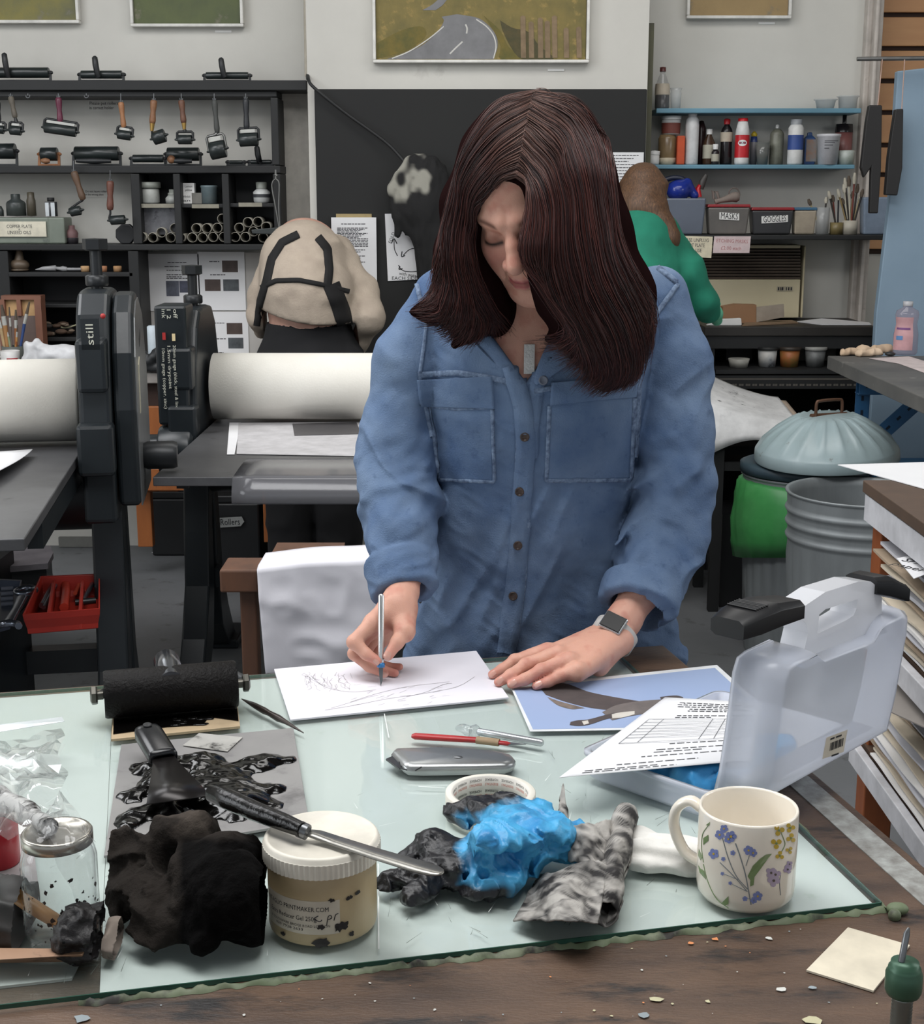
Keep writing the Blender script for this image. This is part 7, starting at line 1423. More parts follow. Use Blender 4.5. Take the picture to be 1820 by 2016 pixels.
for lab_, pts in(('left black latch flap', [(1440, 1238, .01), (1470, 1222, .006), (1510, 1206, .0), (1560, 1196, -.01)]), ('right black latch flap', [(1704, 1150, -.004), (1730, 1150, -.012), (1768, 1164, -.03)])):
 b=MB(); A=[]
 for i, (x, y, w)in enumerate(pts):
  q=onlid(x, y, w-.02); c=cs(q[0], w-.02, q[1]); k=1.0 if 0<i<len(pts)-1 else .8
  A.append([c+wv2*(a_*.025+.006)*k+ZU*z_*.0125*k for a_, z_ in((-1, -.9), (-1, .5), (-.7, 1), (.7, 1), (1, .6), (1, -.6), (.7, -1), (-.7, -1))])
 A=np.array(A); b.grid(A, 0, True, closed_v=True); b.add(A[0], [tuple(range(8))], 0, False); b.add(A[-1], [tuple(range(8))], 0, False)
 if 'left' in lab_:
  for k in range(6):c=A[1]*(1-k/9)+A[2]*(k/9); b.tube([c[2]+ZU*.001, c[3]+ZU*.001], .0012, n=6)
 b.build('latch', latch, o, bevel=.003, label=lab_)
b=MB(); st_=[(1622, 1464), (1666, 1438), (1662, 1462), (1654, 1480), (1620, 1494), (1626, 1478)]
fc=lambda x, y, e=.001:(lambda q:cs(q[0], -tl_-e, q[1]))(onlid(x, y, -tl_))
b.add([fc(x, y)for x, y in((1626, 1452), (1668, 1436), (1660, 1480), (1618, 1494))], [(0, 1, 2, 3)], 0, False)
for i in range(11):x=1634+i*2.4; y=1462-i*.95; b.add([fc(x, y, .0014), fc(x+(1.6 if i%3 else .9), y-.5, .0014), fc(x-2+(1.6 if i%3 else .9), y+15.5, .0014), fc(x-2, y+16, .0014)], [(0, 1, 2, 3)], 1, False)
for(x0, y0, x1, y1)in((1634, 1453, 1642, 1450), (1645, 1449, 1656, 1445), (1636, 1486, 1650, 1481)):b.add([fc(x0, y0, .0014), fc(x1, y1, .0014), fc(x1-.5, y1+3.5, .0014), fc(x0-.5, y0+3.5, .0014)], [(0, 1, 2, 3)], 1, False)
b.build('barcode_sticker', [mat('sticker_cream', (216, 206, 188), .6), darkink], o)
def crum(label, name, cat, fn, box_, st_, m, colf=None, **k):
 v, q=sdf_mesh(fn, *[axis(a, st_, c)for a, c in box_]); return link_vq(name, v, q, m, col=None if colf is None else colf(v), label=label, cat=cat, **k)
nitrile=mat('nitrile', (44, 140, 204), .4, vcol=True, bump=.6, bump_scale=110)
def gin(p):
 d=None
 for a, c, r_ in((cs(.06, .10, .018), cs(.16, .06, .022), .020), (cs(.05, .06, .016), cs(.12, .05, .026), .022), (cs(.10, .11, .018), cs(.19, .09, .018), .018), (cs(.03, .12, .012), cs(.08, .13, .012), .012), (cs(.08, .03, .03), cs(.18, .03, .03), .018)):e=s_cone(p, a, c, r_, r_); d=e if d is None else smin(d, e, .012)
 return np.maximum(np.maximum(d-.006*ridge(p*38, 2)-.003*ridge(p*90, 3), Z0+.0048-p[:, 2]), p[:, 2]-Z0-.036)
lo=cs(.1, .08, 0); crum('crumpled blue nitrile gloves inside the open carry case', 'blue_gloves', 'gloves', gin, ((lo[0]-.15, lo[0]+.15), (lo[1]-.14, lo[1]+.14), (Z0+.003, Z0+.062)), .003, nitrile, lambda v:cols((60, 152, 210), ((96, 184, 228), np.clip(fbm(v*30, 2, 3), 0, 1))))
b=MB(); b.box(cs(.12, .150, .010), (.2, .03, .01), np.stack([hv, wv2, ZU], 1)); b.build('dark_tool', mat('graphite', (40, 40, 42), .5), label='flat dark tool lying in the case beside the blue gloves', cat='tool', bevel=.002)
b=MB(); b.tube([g(1196, 1568, .009), g(1212, 1560, .009)], .004); b=None
J=lambda x, y, h:g(x, y, h)
gl=[([(905, 1700, .020), (960, 1680, .03), (1040, 1655, .034), (1100, 1650, .03), (1160, 1665, .018)], [26, 40, 46, 40, 20]), ([(960, 1660, .05), (1010, 1615, .05), (950, 1600, .04), (895, 1602, .03)], [26, 26, 24, 15]), ([(1040, 1640, .045), (1060, 1600, .04), (1000, 1592, .045), (930, 1598, .036)], [30, 20, 22, 18]), ([(900, 1690, .02), (850, 1665, .025), (800, 1690, .012)], [26, 22, 14]), ([(890, 1715, .018), (820, 1715, .014), (765, 1735, .010)], [24, 20, 12]), ([(880, 1720, .016), (850, 1740, .012), (808, 1764, .009)], [24, 20, 10]), ([(960, 1720, .018), (985, 1735, .014), (940, 1745, .012)], [26, 20, 20]), ([(1040, 1690, .02), (1000, 1730, .014), (975, 1748, .01)], [26, 22, 14]), ([(1120, 1650, .03), (1178, 1680, .014)], [30, 14]), ([(960, 1650, .06), (1100, 1640, .045)], [22, 26])]
GS=np.array([1, .8, 1.15]); WR_=Rz(.7)
def glf(p):
 q=p*GS; d=None
 for pts, rr in gl:e=s_chain(q, [J(*a)*GS for a in pts], [r_*.00050 for r_ in rr], .006); d=e if d is None else smin(d, e, .007)
 w_=p+.008*np.stack([vnoise(p*40, 1), vnoise(p*40, 2), vnoise(p*40, 3)], 1)
 return np.maximum(d-.0045*ridge(w_*np.array([48, 34, 40]), 5)-.003*ridge(w_@WR_*np.array([110, 42, 80]), 6)-.0012*ridge(w_*170, 8), Z0+.0006-p[:, 2])
def glc(v):
 px=topx(v); n_=fbm(v*45, 3, 7); x, y=px[:, 0], px[:, 1]
 k=np.clip((925-x)/35+n_*.55, 0, 1); k=np.maximum(k, np.clip((1622-y+(930-x)*.35)/30+n_*.8, 0, 1)*np.clip((1075-x)/60, 0, 1)); k=np.maximum(k, np.clip((y-1738)/16+.5+n_*.6, 0, 1)*np.clip((1035-x)/40, 0, 1)); k=np.maximum(k, np.clip((x-1165)/20+n_*.5, 0, 1)*.4)
 return cols((72, 164, 212), ((42, 124, 184), np.clip(n_, 0, 1)*.8), ((18, 18, 22), k))
lo, hi=g(735, 1790), g(1205, 1570); gv_=crum('pair of crumpled blue gloves blackened with ink at the fingers', 'inky_gloves', 'gloves', glf, ((lo[0]-.01, hi[0]+.03), (lo[1]-.02, hi[1]+.03), (Z0-.002, Z0+.095)), .0016, nitrile, glc)
ca, cb=g(1085, 1650, .030), g(1192, 1686, .016); A=[]
for s_ in np.linspace(0, 1, 16):
 c=ca+(cb-ca)*s_; r_=.017+.006*s_
 A.append([c+np.array([-.25*math.cos(t_), .95*math.cos(t_), 0])*r_*(1+.10*math.sin(t_*5+s_*3))+ZU*r_*(.62-.12*s_)*math.sin(t_)*(1+.16*math.sin(t_*7+s_*2))for t_ in np.arange(48)*math.pi/24])
A=np.array(A); A[:, :, 2]=np.maximum(A[:, :, 2]+.0016*ridge(A.reshape(-1, 3)*np.array([60, 120, 120]), 3).reshape(16, 48), Z0+.001); b=MB(); b.grid(A, closed_v=True); b.build('glove_cuff', nitrile, gv_, col=cols((78, 170, 216), ((40, 100, 150), np.clip(fbm(A.reshape(-1, 3)*50, 2, 5), 0, 1))), solid=.0008)
clm=mat('stiff_rag', (150, 148, 144), .9, vcol=True, bump=.5, bump_scale=170)
o=T('stiff_cloth', 'grey and black stiff inky cloth, partly rolled, behind the blue gloves', 'cloth', g(1150, 1720))
def clothpart(name, A, dark):
 A=np.array(A); n0, n1=A.shape[:2]; v=A.reshape(-1, 3); w_=.0028*ridge(v*np.array([45, 45, 60]), 3)+.0016*ridge(v@WR_*np.array([150, 60, 120]), 4); v=v+np.stack([.3*w_, -.4*w_, w_], 1); v[:, 2]=np.maximum(v[:, 2], Z0+.0009)
 n_=fbm(v*np.array([60, 60, 90]), 3, 17)+.6*ridge(v@WR_*np.array([190, 40, 160]), 22); b=MB(); b.grid(v.reshape(n0, n1, 3)); b.build(name, clm, o, col=cols((172, 168, 162), ((40, 38, 38), np.clip(n_*.8+dark, 0, 1))), solid=.0016)
clothpart('flap', [[g(*((np.array([1200, 1690])*(1-u)+np.array([1062, 1724])*u)*(1-v_)+(np.array([1176, 1822])*(1-u)+np.array([1012, 1812])*u)*v_), .001+.034*math.sin(min(1, (1-u)*1.25)*math.pi*.62)*(1-.25*v_)+.004*math.sin(u*9+v_*5))for v_ in np.linspace(0, 1, 46)]for u in np.linspace(0, 1, 56)], .28)
clothpart('inner_fold', [[g(1180-86*u+6*v_, 1800+6*u-60*v_, .002+.010*math.sin(u*math.pi)+.004*v_)for v_ in np.linspace(0, 1, 24)]for u in np.linspace(0, 1, 30)], .9)
clothpart('back_fold', [[g(*((np.array([1072, 1640])*(1-u)+np.array([1232, 1612])*u)*(1-v_)+(np.array([1110, 1700])*(1-u)+np.array([1214, 1712])*u)*v_), .012+.022*math.sin(u*math.pi)+.012*(1-v_))for v_ in np.linspace(0, 1, 36)]for u in np.linspace(0, 1, 46)], .2)
clothpart('raised_corner', [[g(1078+62*u+(30-60*u)*v_*.55, 1640-v_*(84*math.exp(-((u-.45)/.28)**2)+10), .016+.030*v_*math.exp(-((u-.45)/.3)**2))for v_ in np.linspace(0, 1, 26)]for u in np.linspace(0, 1, 34)], .0)
pts=bez([g(1232, 1606, .030), g(1222, 1660, .028), g(1206, 1730, .024), g(1192, 1800, .015)], 60); A=[]
for i, p in enumerate(pts):
 r_=.0125+.0015*math.sin(i*.3); A.append([p+np.array([.93*math.cos(t_), .30*math.cos(t_), 0])*(r_+.0006*t_)+ZU*math.sin(t_)*(r_*.95+.0006*t_)for t_ in np.linspace(-1.5, 5.6, 40)])
clothpart('rolled_edge', A, .45)
def tsf(p):
 d=smin(s_box(p, J(1330, 1672, .014), (.045, .022, .009), Rz(-.28)@Ry(.05), .006), s_box(p, J(1318, 1696, .007), (.040, .019, .006), Rz(-.2), .005), .004); return np.maximum(d-.003*ridge(p*np.array([25, 60, 60]), 4), Z0+.0006-p[:, 2])
lo, hi=g(1240, 1735), g(1420, 1620); crum('folded white tissue beside the flower mug', 'tissue', 'tissue', tsf, ((lo[0]-.01, hi[0]+.02), (lo[1]-.02, hi[1]+.03), (Z0-.002, Z0+.05)), .0024, mat('tissue_white', (234, 232, 226), .9, bump=.3, bump_scale=200))
rk=[([(395, 1720, .05), (450, 1760, .05), (480, 1800, .03)], [62, 74, 50]), ([(440, 1690, .06), (500, 1700, .05)], [56, 42]), ([(390, 1800, .03), (400, 1850, .02)], [56, 30]), ([(500, 1790, .03), (515, 1830, .016)], [44, 22]), ([(250, 1700, .035), (232, 1675, .05), (212, 1690, .035)], [44, 30, 16]), ([(290, 1690, .045), (320, 1655, .06)], [50, 36]), ([(355, 1640, .07), (385, 1622, .078), (412, 1632, .066)], [36, 22, 18]), ([(240, 1740, .022), (300, 1760, .03)], [34, 46]), ([(255, 1775, .012), (250, 1795, .010)], [26, 14]), ([(305, 1790, .025), (290, 1840, .016)], [40, 26]), ([(330, 1830, .02), (300, 1868, .010)], [30, 14])]
def rkf(p):
 d=None
 for pts, rr in rk:e=s_chain(p, [J(*a)for a in pts], [r_*.00046 for r_ in rr], .01); d=e if d is None else smin(d, e, .012)
 w_=p+.01*np.stack([vnoise(p*30, 1), vnoise(p*30, 2), vnoise(p*30, 3)], 1)
 lf_=np.clip((G(352, 1740, Z0)[0]-p[:, 0])/.02+.5, .15, 1); return np.maximum(d-.005*ridge(w_*np.array([24, 24, 24]), 25)-lf_*(.0052*ridge(w_@WR_*np.array([62, 22, 46]), 27)+.002*ridge(w_*95, 28))-.0018*fbm(p*120, 2, 26)+.002, Z0+.0006-p[:, 2])
def rkc(v):
 px=topx(v); n_=fbm(v*60, 3, 9); k=np.clip((px[:, 0]-345)/18+n_*.3, 0, 1)*np.clip((px[:, 1]-1640)/20+n_*.3, 0, 1)
 return cols((42, 38, 35), ((78, 71, 65), np.clip(n_*1.3, 0, 1)*np.clip((1655-px[:, 1])/40+.2, 0, 1)), ((9, 8, 8), k))
lo, hi=g(185, 1895), g(555, 1600); crum('big black inky wiping rag bundled beside the gel jar', 'wiping_rag', 'rag', rkf, ((lo[0]-.01, hi[0]+.02), (lo[1]-.02, hi[1]+.01), (Z0-.002, Z0+.115)), .0024, mat('rag_black', (20, 19, 18), .97, vcol=True, bump=.9, bump_scale=260, spec=.08), rkc)
def twf(p):d=s_chain(p, [J(228, 1838, .012), J(222, 1862, .008), J(238, 1880, .005)], [.012, .011, .006], .006); return np.maximum(d-.004*ridge(p*60, 4), Z0+.0006-p[:, 2])
lo, hi=g(195, 1900), g(262, 1815); crum('small grubby twist of grey cloth in front of the black rag', 'cloth_twist', 'cloth', twf, ((lo[0], hi[0]), (lo[1]-.01, hi[1]+.01), (Z0-.002, Z0+.04)), .0022, mat('grubby_cloth', (138, 126, 116), .9, stain=(40, 34, 32), stain_scale=40, stain_at=.55))
cg=g(125, 1835); rg_=.0335; tilt=Ry(-.03)@Rx(.02); o=T('glass_jar', 'ink-spattered empty glass jar with a metal lid at the left', 'jar', cg); jar_g=clear('jar_glass', (253, 254, 254), .04, body=.05, body_col=(236, 240, 240)); b=MB()
b.lathe([(0, .001), (.030, .001), (.033, .004), (.0335, .02), (.0335, .074), (.031, .083), (.026, .089), (.026, .094)], cg, n=40, cap=False); b.lathe([(.024, .094), (.024, .089), (.029, .082), (.0315, .073), (.0315, .006), (0, .005)], cg, n=40, cap=False); b.build('jar_body', jar_g, o)
b=MB(); b.lathe([(.0300, .0872), (.0312, .0878), (.0312, .0972), (.0300, .0988), (.0270, .0988), (.0262, .0976), (.010, .0972), (0, .0972)], cg, n=48); b.build('lid', mat('jar_lid_tin', (178, 174, 164), .25, metal=.8, stain=(66, 58, 52), stain_scale=22, stain_at=.6), o)
b=MB(); R=random.Random(21)
for i in range(70):
 a=R.uniform(-1.4, 1.5); h_=abs(R.gauss(.0, .022))+.008 if i%4 else R.uniform(.02, .07); r_=R.uniform(.0006, .0028);
 if h_>.075:continue
 p=[(a+math.cos(t_)*r_/rg_*R.uniform(.4, 1.3), h_+math.sin(t_)*r_*R.uniform(.4, 1.3))for t_ in np.arange(9)*2*math.pi/9]; f=lambda a, h:cg+np.array([math.sin(a)*(rg_+.0004), -math.cos(a)*(rg_+.0004), h]); b.add([f(a, h_)]+[f(*x)for x in p], [(0, k+1, (k+1)%9+1)for k in range(9)], 0, False)
b.build('ink_spatter', mat('dry_ink', (34, 28, 28), .5), o)
film=clear('bag_film', (254, 254, 254), .03, body=.09, body_col=(252, 253, 253))
def sheetbag(c4, n_, amp, seed, o):
 A=[]
 for u in np.linspace(0, 1, n_):
  row=[]
  for v_ in np.linspace(0, 1, n_):
   p=(c4[0]*(1-u)+c4[1]*u)*(1-v_)+(c4[3]*(1-u)+c4[2]*u)*v_; k=np.array([[u*4, v_*4, seed]]); p=p+np.array([0, -.3, 1.0])*amp*(ridge(k, seed)[0]+.5*ridge(k*2.3, seed+2)[0])+np.array([1, 0, 0])*amp*.5*vnoise(k*2, seed+5)[0]; row.append(p)
  A.append(row)
 b=MB(); b.grid(np.array(A), 0, seed%2==0); b.build('film_fold', film, o)
o=T('clear_bag', 'crumpled clear plastic bag around the glass jar at the left edge', 'bag', g(40, 1600)); hb2_=lambda x, y, h:g(x, y, h)
sheetbag([hb2_(-70, 1500, .03), hb2_(122, 1478, .035), hb2_(128, 1640, .112), hb2_(-60, 1660, .07)], 14, .012, 2, o); sheetbag([hb2_(-70, 1470, .012), hb2_(128, 1440, .02), hb2_(112, 1560, .07), hb2_(-60, 1560, .05)], 12, .010, 5, o); sheetbag([hb2_(84, 1640, .112), hb2_(186, 1650, .10), hb2_(196, 1830, .02), hb2_(180, 1850, .004)], 10, .006, 4, o); sheetbag([hb2_(98, 1600, .118), hb2_(120, 1560, .10), hb2_(186, 1655, .10), hb2_(40, 1668, .104)], 9, .006, 6, o)
b=MB(); b.prism([g(-40, 1432, .03), g(122, 1412, .045), g(127, 1421, .045), g(-40, 1448, .03)], (0, 0, .0006)); b.build('bag_seal', clear('bag_seal', (240, 242, 242), .1, body=.5), o)
b=MB(); b.tube(bez([g(-60, 1560, .06), g(30, 1590, .075), g(98, 1628, .108)], 14), [.016]*5+[.012]*5+[.008]*4, n=10); b.build('inky_bag_neck', mat('inky_film', (196, 196, 194), .25, stain=(30, 28, 28), stain_scale=36, stain_at=.5), o, label='ink-streaked twisted neck of the bag')
o=T('ink_brush', 'wooden handled brush clotted with black ink in front of the jar', 'brush', g(120, 1830)); b=MB(); b.tube([g(-80, 1700, .05), g(0, 1742, .042), g(60, 1782, .034), g(118, 1818, .024)], [.0055, .0062, .0068, .0062], n=14); b.build('handle', mat('brush_wood', (190, 140, 84), .4, stain=(54, 36, 28), stain_scale=26, stain_at=.6), o)
def hdf(p):d=s_chain(p, [J(124, 1822, .022), J(160, 1838, .022), J(196, 1850, .018)], [.010, .021, .014], .008); d=smin(d, s_chain(p, [J(160, 1845, .014), J(200, 1800, .03)], [.014, .007], .006), .006); return np.maximum(d-.005*ridge(p*60, 3)-.003*ridge(p*150, 5), Z0+.0006-p[:, 2])
lo, hi=g(100, 1905), g(230, 1770); v, q=sdf_mesh(hdf, axis(lo[0], .0022, hi[0]+.01), axis(lo[1]-.01, .0022, hi[1]+.01), axis(Z0-.002, .0022, Z0+.055)); link_vq('clotted_head', v, q, mat('clotted_ink', (20, 16, 17), .5, bump=.6, bump_scale=200), o)
b=MB(); c=g(-4, 1700); o=T('red_bottle', 'small red squeezy bottle at the left edge of the slab', 'bottle', c); b.lathe([(0, 0), (.020, 0), (.022, .003), (.022, .040), (.019, .046), (.008, .050), (.008, .054)], c+[0, 0, .0], n=28); b.build('bottle_body', mat('bottle_red_plastic', (176, 32, 44), .25), o); b=MB(); b.lathe([(.009, .054), (.009, .062), (.006, .066), (.004, .076), (0, .077)], c, n=20); b.build('nozzle', mat('bottle_red_plastic', (176, 32, 44), .25), o); b=MB(); b.tube([c+[.003, 0, .074], c+[.004, -.001, .090]], .0016); b.build('pin', polish, o)
b=MB(); b.prism([g(-60, 1604, .0004), g(52, 1592, .0004), g(58, 1640, .0004), g(-60, 1660, .0004)], (0, 0, .0006)); b.build('white_card', whitem, label='white card with ink specks behind the red bottle', cat='card')
b=MB(); b.prism([g(-60, 1660, .0004), g(62, 1640, .0004), g(78, 1760, .0004), g(-60, 1780, .0004)], (0, 0, .0006)); b.build('grey_card', mat('card_mauve', (176, 168, 168), .7), label='grey card lying under the red bottle and jar', cat='card')
def dk(p):d=s_chain(p, [J(-40, 1790, .02), J(20, 1800, .024), J(60, 1780, .018)], [.03, .028, .018], .01); return np.maximum(smin(d, s_cone(p, J(-30, 1850, .012), J(50, 1850, .01), .016, .012), .01)-.005*ridge(p*40, 6), Z0+.0014-p[:, 2])
lo, hi=g(-80, 1890), g(95, 1740); crum('dark green-black inky lump under the brush handle', 'inky_lump', 'rag', dk, ((lo[0], hi[0]+.01), (lo[1]-.01, hi[1]+.01), (Z0, Z0+.06)), .003, mat('lump_dark', (30, 36, 34), .6, col2=(52, 46, 44), scale=24))
o=T('wood_strip', 'ink-stained flat wooden strip lying at the left front of the slab', 'stick', g(80, 1874)); b=MB(); b.hexa([g(-60, 1897, .0), g(166, 1893, .0), g(172, 1876, .0), g(-60, 1872, .0)], [g(-60, 1893, .016), g(162, 1880, .016), g(170, 1868, .016), g(-60, 1866, .016)]); b.build('strip', mat('strip_wood', (176, 140, 112), .6, col2=(150, 116, 92), scale=6, stain=(44, 32, 30), stain_scale=20, stain_at=.6), o, bevel=.001)
gw=lambda x, y, h=0:G(x, y, WZ+.0008+h)
b=MB(); b.prism([gw(1670, 1829), gw(1792, 1864), gw(1720, 1954), gw(1588, 1913)], (0, 0, .0018)); b.build('blank_card', mat('ivory_card', (226, 216, 194), .6, stain=(200, 188, 162), stain_scale=16, stain_at=.66), label='blank ivory card on the bare wood at the bottom right', cat='card')
o=T('clamp_screw', 'small green metal clamp screw standing at the bottom right corner', 'screw', gw(1772, 2040)); c=gw(1772, 2040); b=MB(); pr=[(.008, 0)];
for i in range(12):pr+=[(.0085, .003*i+.001), (.0072, .003*i+.0025)]
b.lathe(pr, c, n=20); b.build('threaded_post', mat('threaded_steel', (128, 132, 126), .35, metal=.7), o); b=MB(); b.lathe([(.0075, .036), (.013, .038), (.0145, .042), (.0145, .056), (.0128, .059), (.0128, .061), (.011, .062), (.011, .066), (0, .066)], c, n=20); b.build('green_collar', mat('collar_green', (62, 96, 76), .4, metal=.3, stain=(128, 70, 54), stain_scale=30, stain_at=.66), o); b=MB(); b.tube([c+[-.003, 0, .066], c+[.001, .004, .088], c+[.003, .006, .092]], [.0028, .0026, .001]); b.build('steel_pin', polish, o)
b=MB(); R=random.Random(31)
for i in range(90):
 x, y=R.uniform(20, 1810), R.uniform(1800, 2010); s_=R.uniform(.0005, .0016)*(1.8 if i%9==0 else 1)
 if y<1982-(x-180)*.116+8 or(1580<x<1800 and 1820<y<1960):continue
 a=R.uniform(0, 3); c=gw(x, y); b.add([c+np.array([math.cos(a+t_)*s_*R.uniform(.4, 1.2), math.sin(a+t_)*s_*R.uniform(.4, 1.2), .0004])for t_ in np.arange(6)*math.pi/3], [(0, 1, 2, 3, 4, 5)], (0, 2, 3, 0, 2, 3, 1)[i%7], False)
for x, y, s_, m in((1408, 1850, .0042, 1), (1360, 1858, .003, 1), (1293, 1968, .006, 3), (160, 2006, .008, 2), (1600, 2010, .008, 3), (1270, 2000, .005, 2), (1540, 1948, .005, 0), (1514, 1848, .004, 0), (1600, 1945, .004, 2)):c=gw(x, y); b.add([c+np.array([math.cos(t_)*s_*R.uniform(.5, 1.2), math.sin(t_)*s_*R.uniform(.4, 1), .0008])for t_ in np.arange(7)*math.pi/3.5], [tuple(range(7))], m, False)
b.build('paint_flecks', [mat('fleck_white', (206, 206, 200), .7), mat('fleck_orange', (222, 144, 92), .7), mat('fleck_grey', (150, 160, 164), .7), mat('fleck_cream', (202, 196, 160), .7)], label='scattered flecks of dried paint on the bare bench wood', cat='paint flecks', kind='stuff')
def interp_prof(rows):
 r=np.array([[P(cx, py, Y)[2], xat(cx, py, Y), hw*mpp(py, Y), Y, b]for py, cx, hw, Y, b in rows]); r=r[np.argsort(r[:, 0])]
 def f(p, grow=0.0, zlo=None, e=2.3):
  z=p[:, 2]; cx, hw, cy, b=(np.interp(z, r[:, 0], r[:, k])for k in(1, 2, 3, 4)); hw=hw+grow; b=b+grow
  k=(np.abs((p[:, 0]-cx)/hw)**e+np.abs((p[:, 1]-cy)/b)**e)**(1/e)
  d=(k-1)*np.minimum(hw, b); d=smax(d, z-r[-1, 0]-grow, .02)
  return d if zlo is None else np.maximum(d, zlo-z)
 return f
torso=interp_prof([(528, 1075, 92, 2.10, .058), (548, 1080, 165, 2.105, .075), (575, 1085, 222, 2.11, .09), (620, 1085, 240, 2.115, .108), (700, 1064, 226, 2.12, .126), (800, 1055, 212, 2.12, .136), (900, 1053, 196, 2.128, .124), (1000, 1052, 194, 2.135, .116), (1100, 1055, 205, 2.15, .118), (1200, 1064, 242, 2.165, .126), (1280, 1068, 266, 2.17, .13), (1420, 1070, 262, 2.17, .13)])
def pts3(L):return[P(*q[:3])for q in L], [q[3]*mpp(q[1], q[2])for q in L]
aR=[(872, 588, 2.12, 58), (806, 720, 2.105, 70), (789, 880, 2.085, 72), (787, 980, 2.055, 73), (788, 1060, 2.005, 65), (790, 1112, 1.975, 58)]
aL=[(1296, 588, 2.12, 62), (1330, 720, 2.11, 66), (1322, 850, 2.10, 72), (1322, 960, 2.08, 75), (1312, 1050, 2.05, 73), (1282, 1120, 2.01, 66), (1268, 1165, 1.985, 60)]
vq_=[(952, 640), (1036, 752), (1088, 690), (1100, 600), (1040, 520), (930, 560)]; vp_=np.array([P(x, y, 2.0)[[0, 2]]for x, y in vq_])
def vneck(p):
 d=np.full(len(p), -9.0); c=vp_.mean(0)
 for i in range(len(vp_)):
  a, b=vp_[i], vp_[(i+1)%len(vp_)]; n=np.array([b[1]-a[1], a[0]-b[0]]); n/=np.linalg.norm(n); n=n if(a-c)@n>0 else-n; d=np.maximum(d, (p[:, [0, 2]]-a)@n)
 return np.maximum(d, p[:, 1]-2.09)
zel=P(900, 640, 2.1)[2]; HEM=.715
def shirtf(p):
 z=p[:, 2]; low=np.clip((1.12-z)/.2, 0, 1)
 t=torso(p, 0, HEM)
 t=t-low*(.009*vnoise(np.stack([p[:, 0]*26+z*7, p[:, 1]*20, z*6], 1), 3)+.0058*ridge(np.stack([p[:, 0]*30-z*14, p[:, 1]*14, z*7], 1), 9))-.0034*vnoise(p*np.array([16, 16, 22]), 4)-.0016*ridge(p@Ry(.6)*np.array([24, 24, 70]), 8)
 out=t
 for A, sd in((aR, 1), (aL, -1)):
  pt, rr=pts3(A); a=s_chain(p, pt, rr, .02)
  el=np.exp(-((z-1.02)/.13)**2)+1.1*np.clip((.96-z)/.1, 0, 1)+.3
  w=p+.02*np.stack([vnoise(p*14, 5), vnoise(p*14, 6), vnoise(p*14, 7)], 1)
  a=a-el*(.0078*ridge(np.stack([w[:, 0]*9, w[:, 1]*12, (w[:, 2]+sd*w[:, 0]*.8)*24], 1), 12)+.0034*vnoise(np.stack([w[:, 0]*30, w[:, 1]*30, (w[:, 2]-sd*w[:, 0]*.5)*60], 1), 13))
  out=smin(out, a, .006+.03*np.clip((z-zel+.02)/.1, 0, 1))
 for(x0, y0, Y0, r0, x1, y1, Y1, r1)in((786, 1112, 1.975, 60, 797, 1158, 1.95, 57), (1264, 1160, 1.985, 70, 1258, 1186, 1.97, 70)):
  a, b=P(x0, y0, Y0), P(x1, y1, Y1); q=p-a; ax=(b-a)/np.linalg.norm(b-a); h=q@ax; L=np.linalg.norm(b-a); rad=np.linalg.norm(q-h[:, None]*ax, axis=1)
  rm_=(r0+(r1-r0)*np.clip(h/L, 0, 1))*mpp(1130, 1.97); hz=np.abs(h-L/2)-L/2-.002
  c=np.sqrt(np.maximum(np.abs(rad-rm_+.004)-.0045, 0)**2+np.maximum(hz, 0)**2)-.0065-.0022*ridge(p*np.array([30, 30, 75]), 21); out=smin(out, c, .003)
  out=smax(out, -np.maximum(rad-rm_+.012, -h+L*.35-.004), .003)
 return smax(out, -vneck(p), .004)
v, q=sdf_mesh(shirtf, axis(-.20, .0032, .40), axis(1.90, .0032, 2.32), axis(HEM-.006, .0032, 1.40))
denim=mat('denim', (118, 137, 162), .9, col2=(74, 96, 130), scale=9, mix=.5, stain=(58, 76, 108), stain_scale=55, stain_at=.58, soft=.3, bump=.6, bump_scale=420, detail=9, spec=.2)
denim2=mat('denim_seam', (136, 156, 182), .9, col2=(46, 62, 92), scale=120, mix=.5, bump=.6, bump_scale=300)
wm=T('person', 'woman with long dark auburn hair in a blue denim shirt drawing at the glass slab', 'person', (.1, 2.17, 0))
sv, sq=relax(v, q, 1, .4), q; shirt=link_vq('denim_shirt', sv, sq, denim, wm); sb=bvh_of(sv, sq)
def sp_(name, fn, m):b=MB(); fn(b); return b.build(name, m, shirt)
for nm, q4 in(('chest_pocket', ((846, 788), (970, 796), (972, 948), (862, 946))), ('chest_pocket', ((1082, 780), (1246, 776), (1240, 944), (1076, 946)))):sp_(nm, lambda b:patch(b, sb, q4, .0022), denim)
for nm, q4 in(('pocket_flap', ((820, 748), (972, 740), (976, 806), (826, 800))), ('pocket_flap', ((1084, 752), (1258, 738), (1250, 782), (1082, 798)))):sp_(nm, lambda b:patch(b, sb, q4, .0048, bulge=.002), denim)
sp_('button_placket', lambda b:strip(b, sb, [(1008, 720), (1030, 800), (1036, 880), (1030, 960), (1022, 1080), (1012, 1180), (998, 1285)], 40, .004, 5), denim)
sp_('button_placket', lambda b:strip(b, sb, [(1074, 700), (1058, 760), (1048, 830), (1046, 900)], 30, .0024, 5), denim)
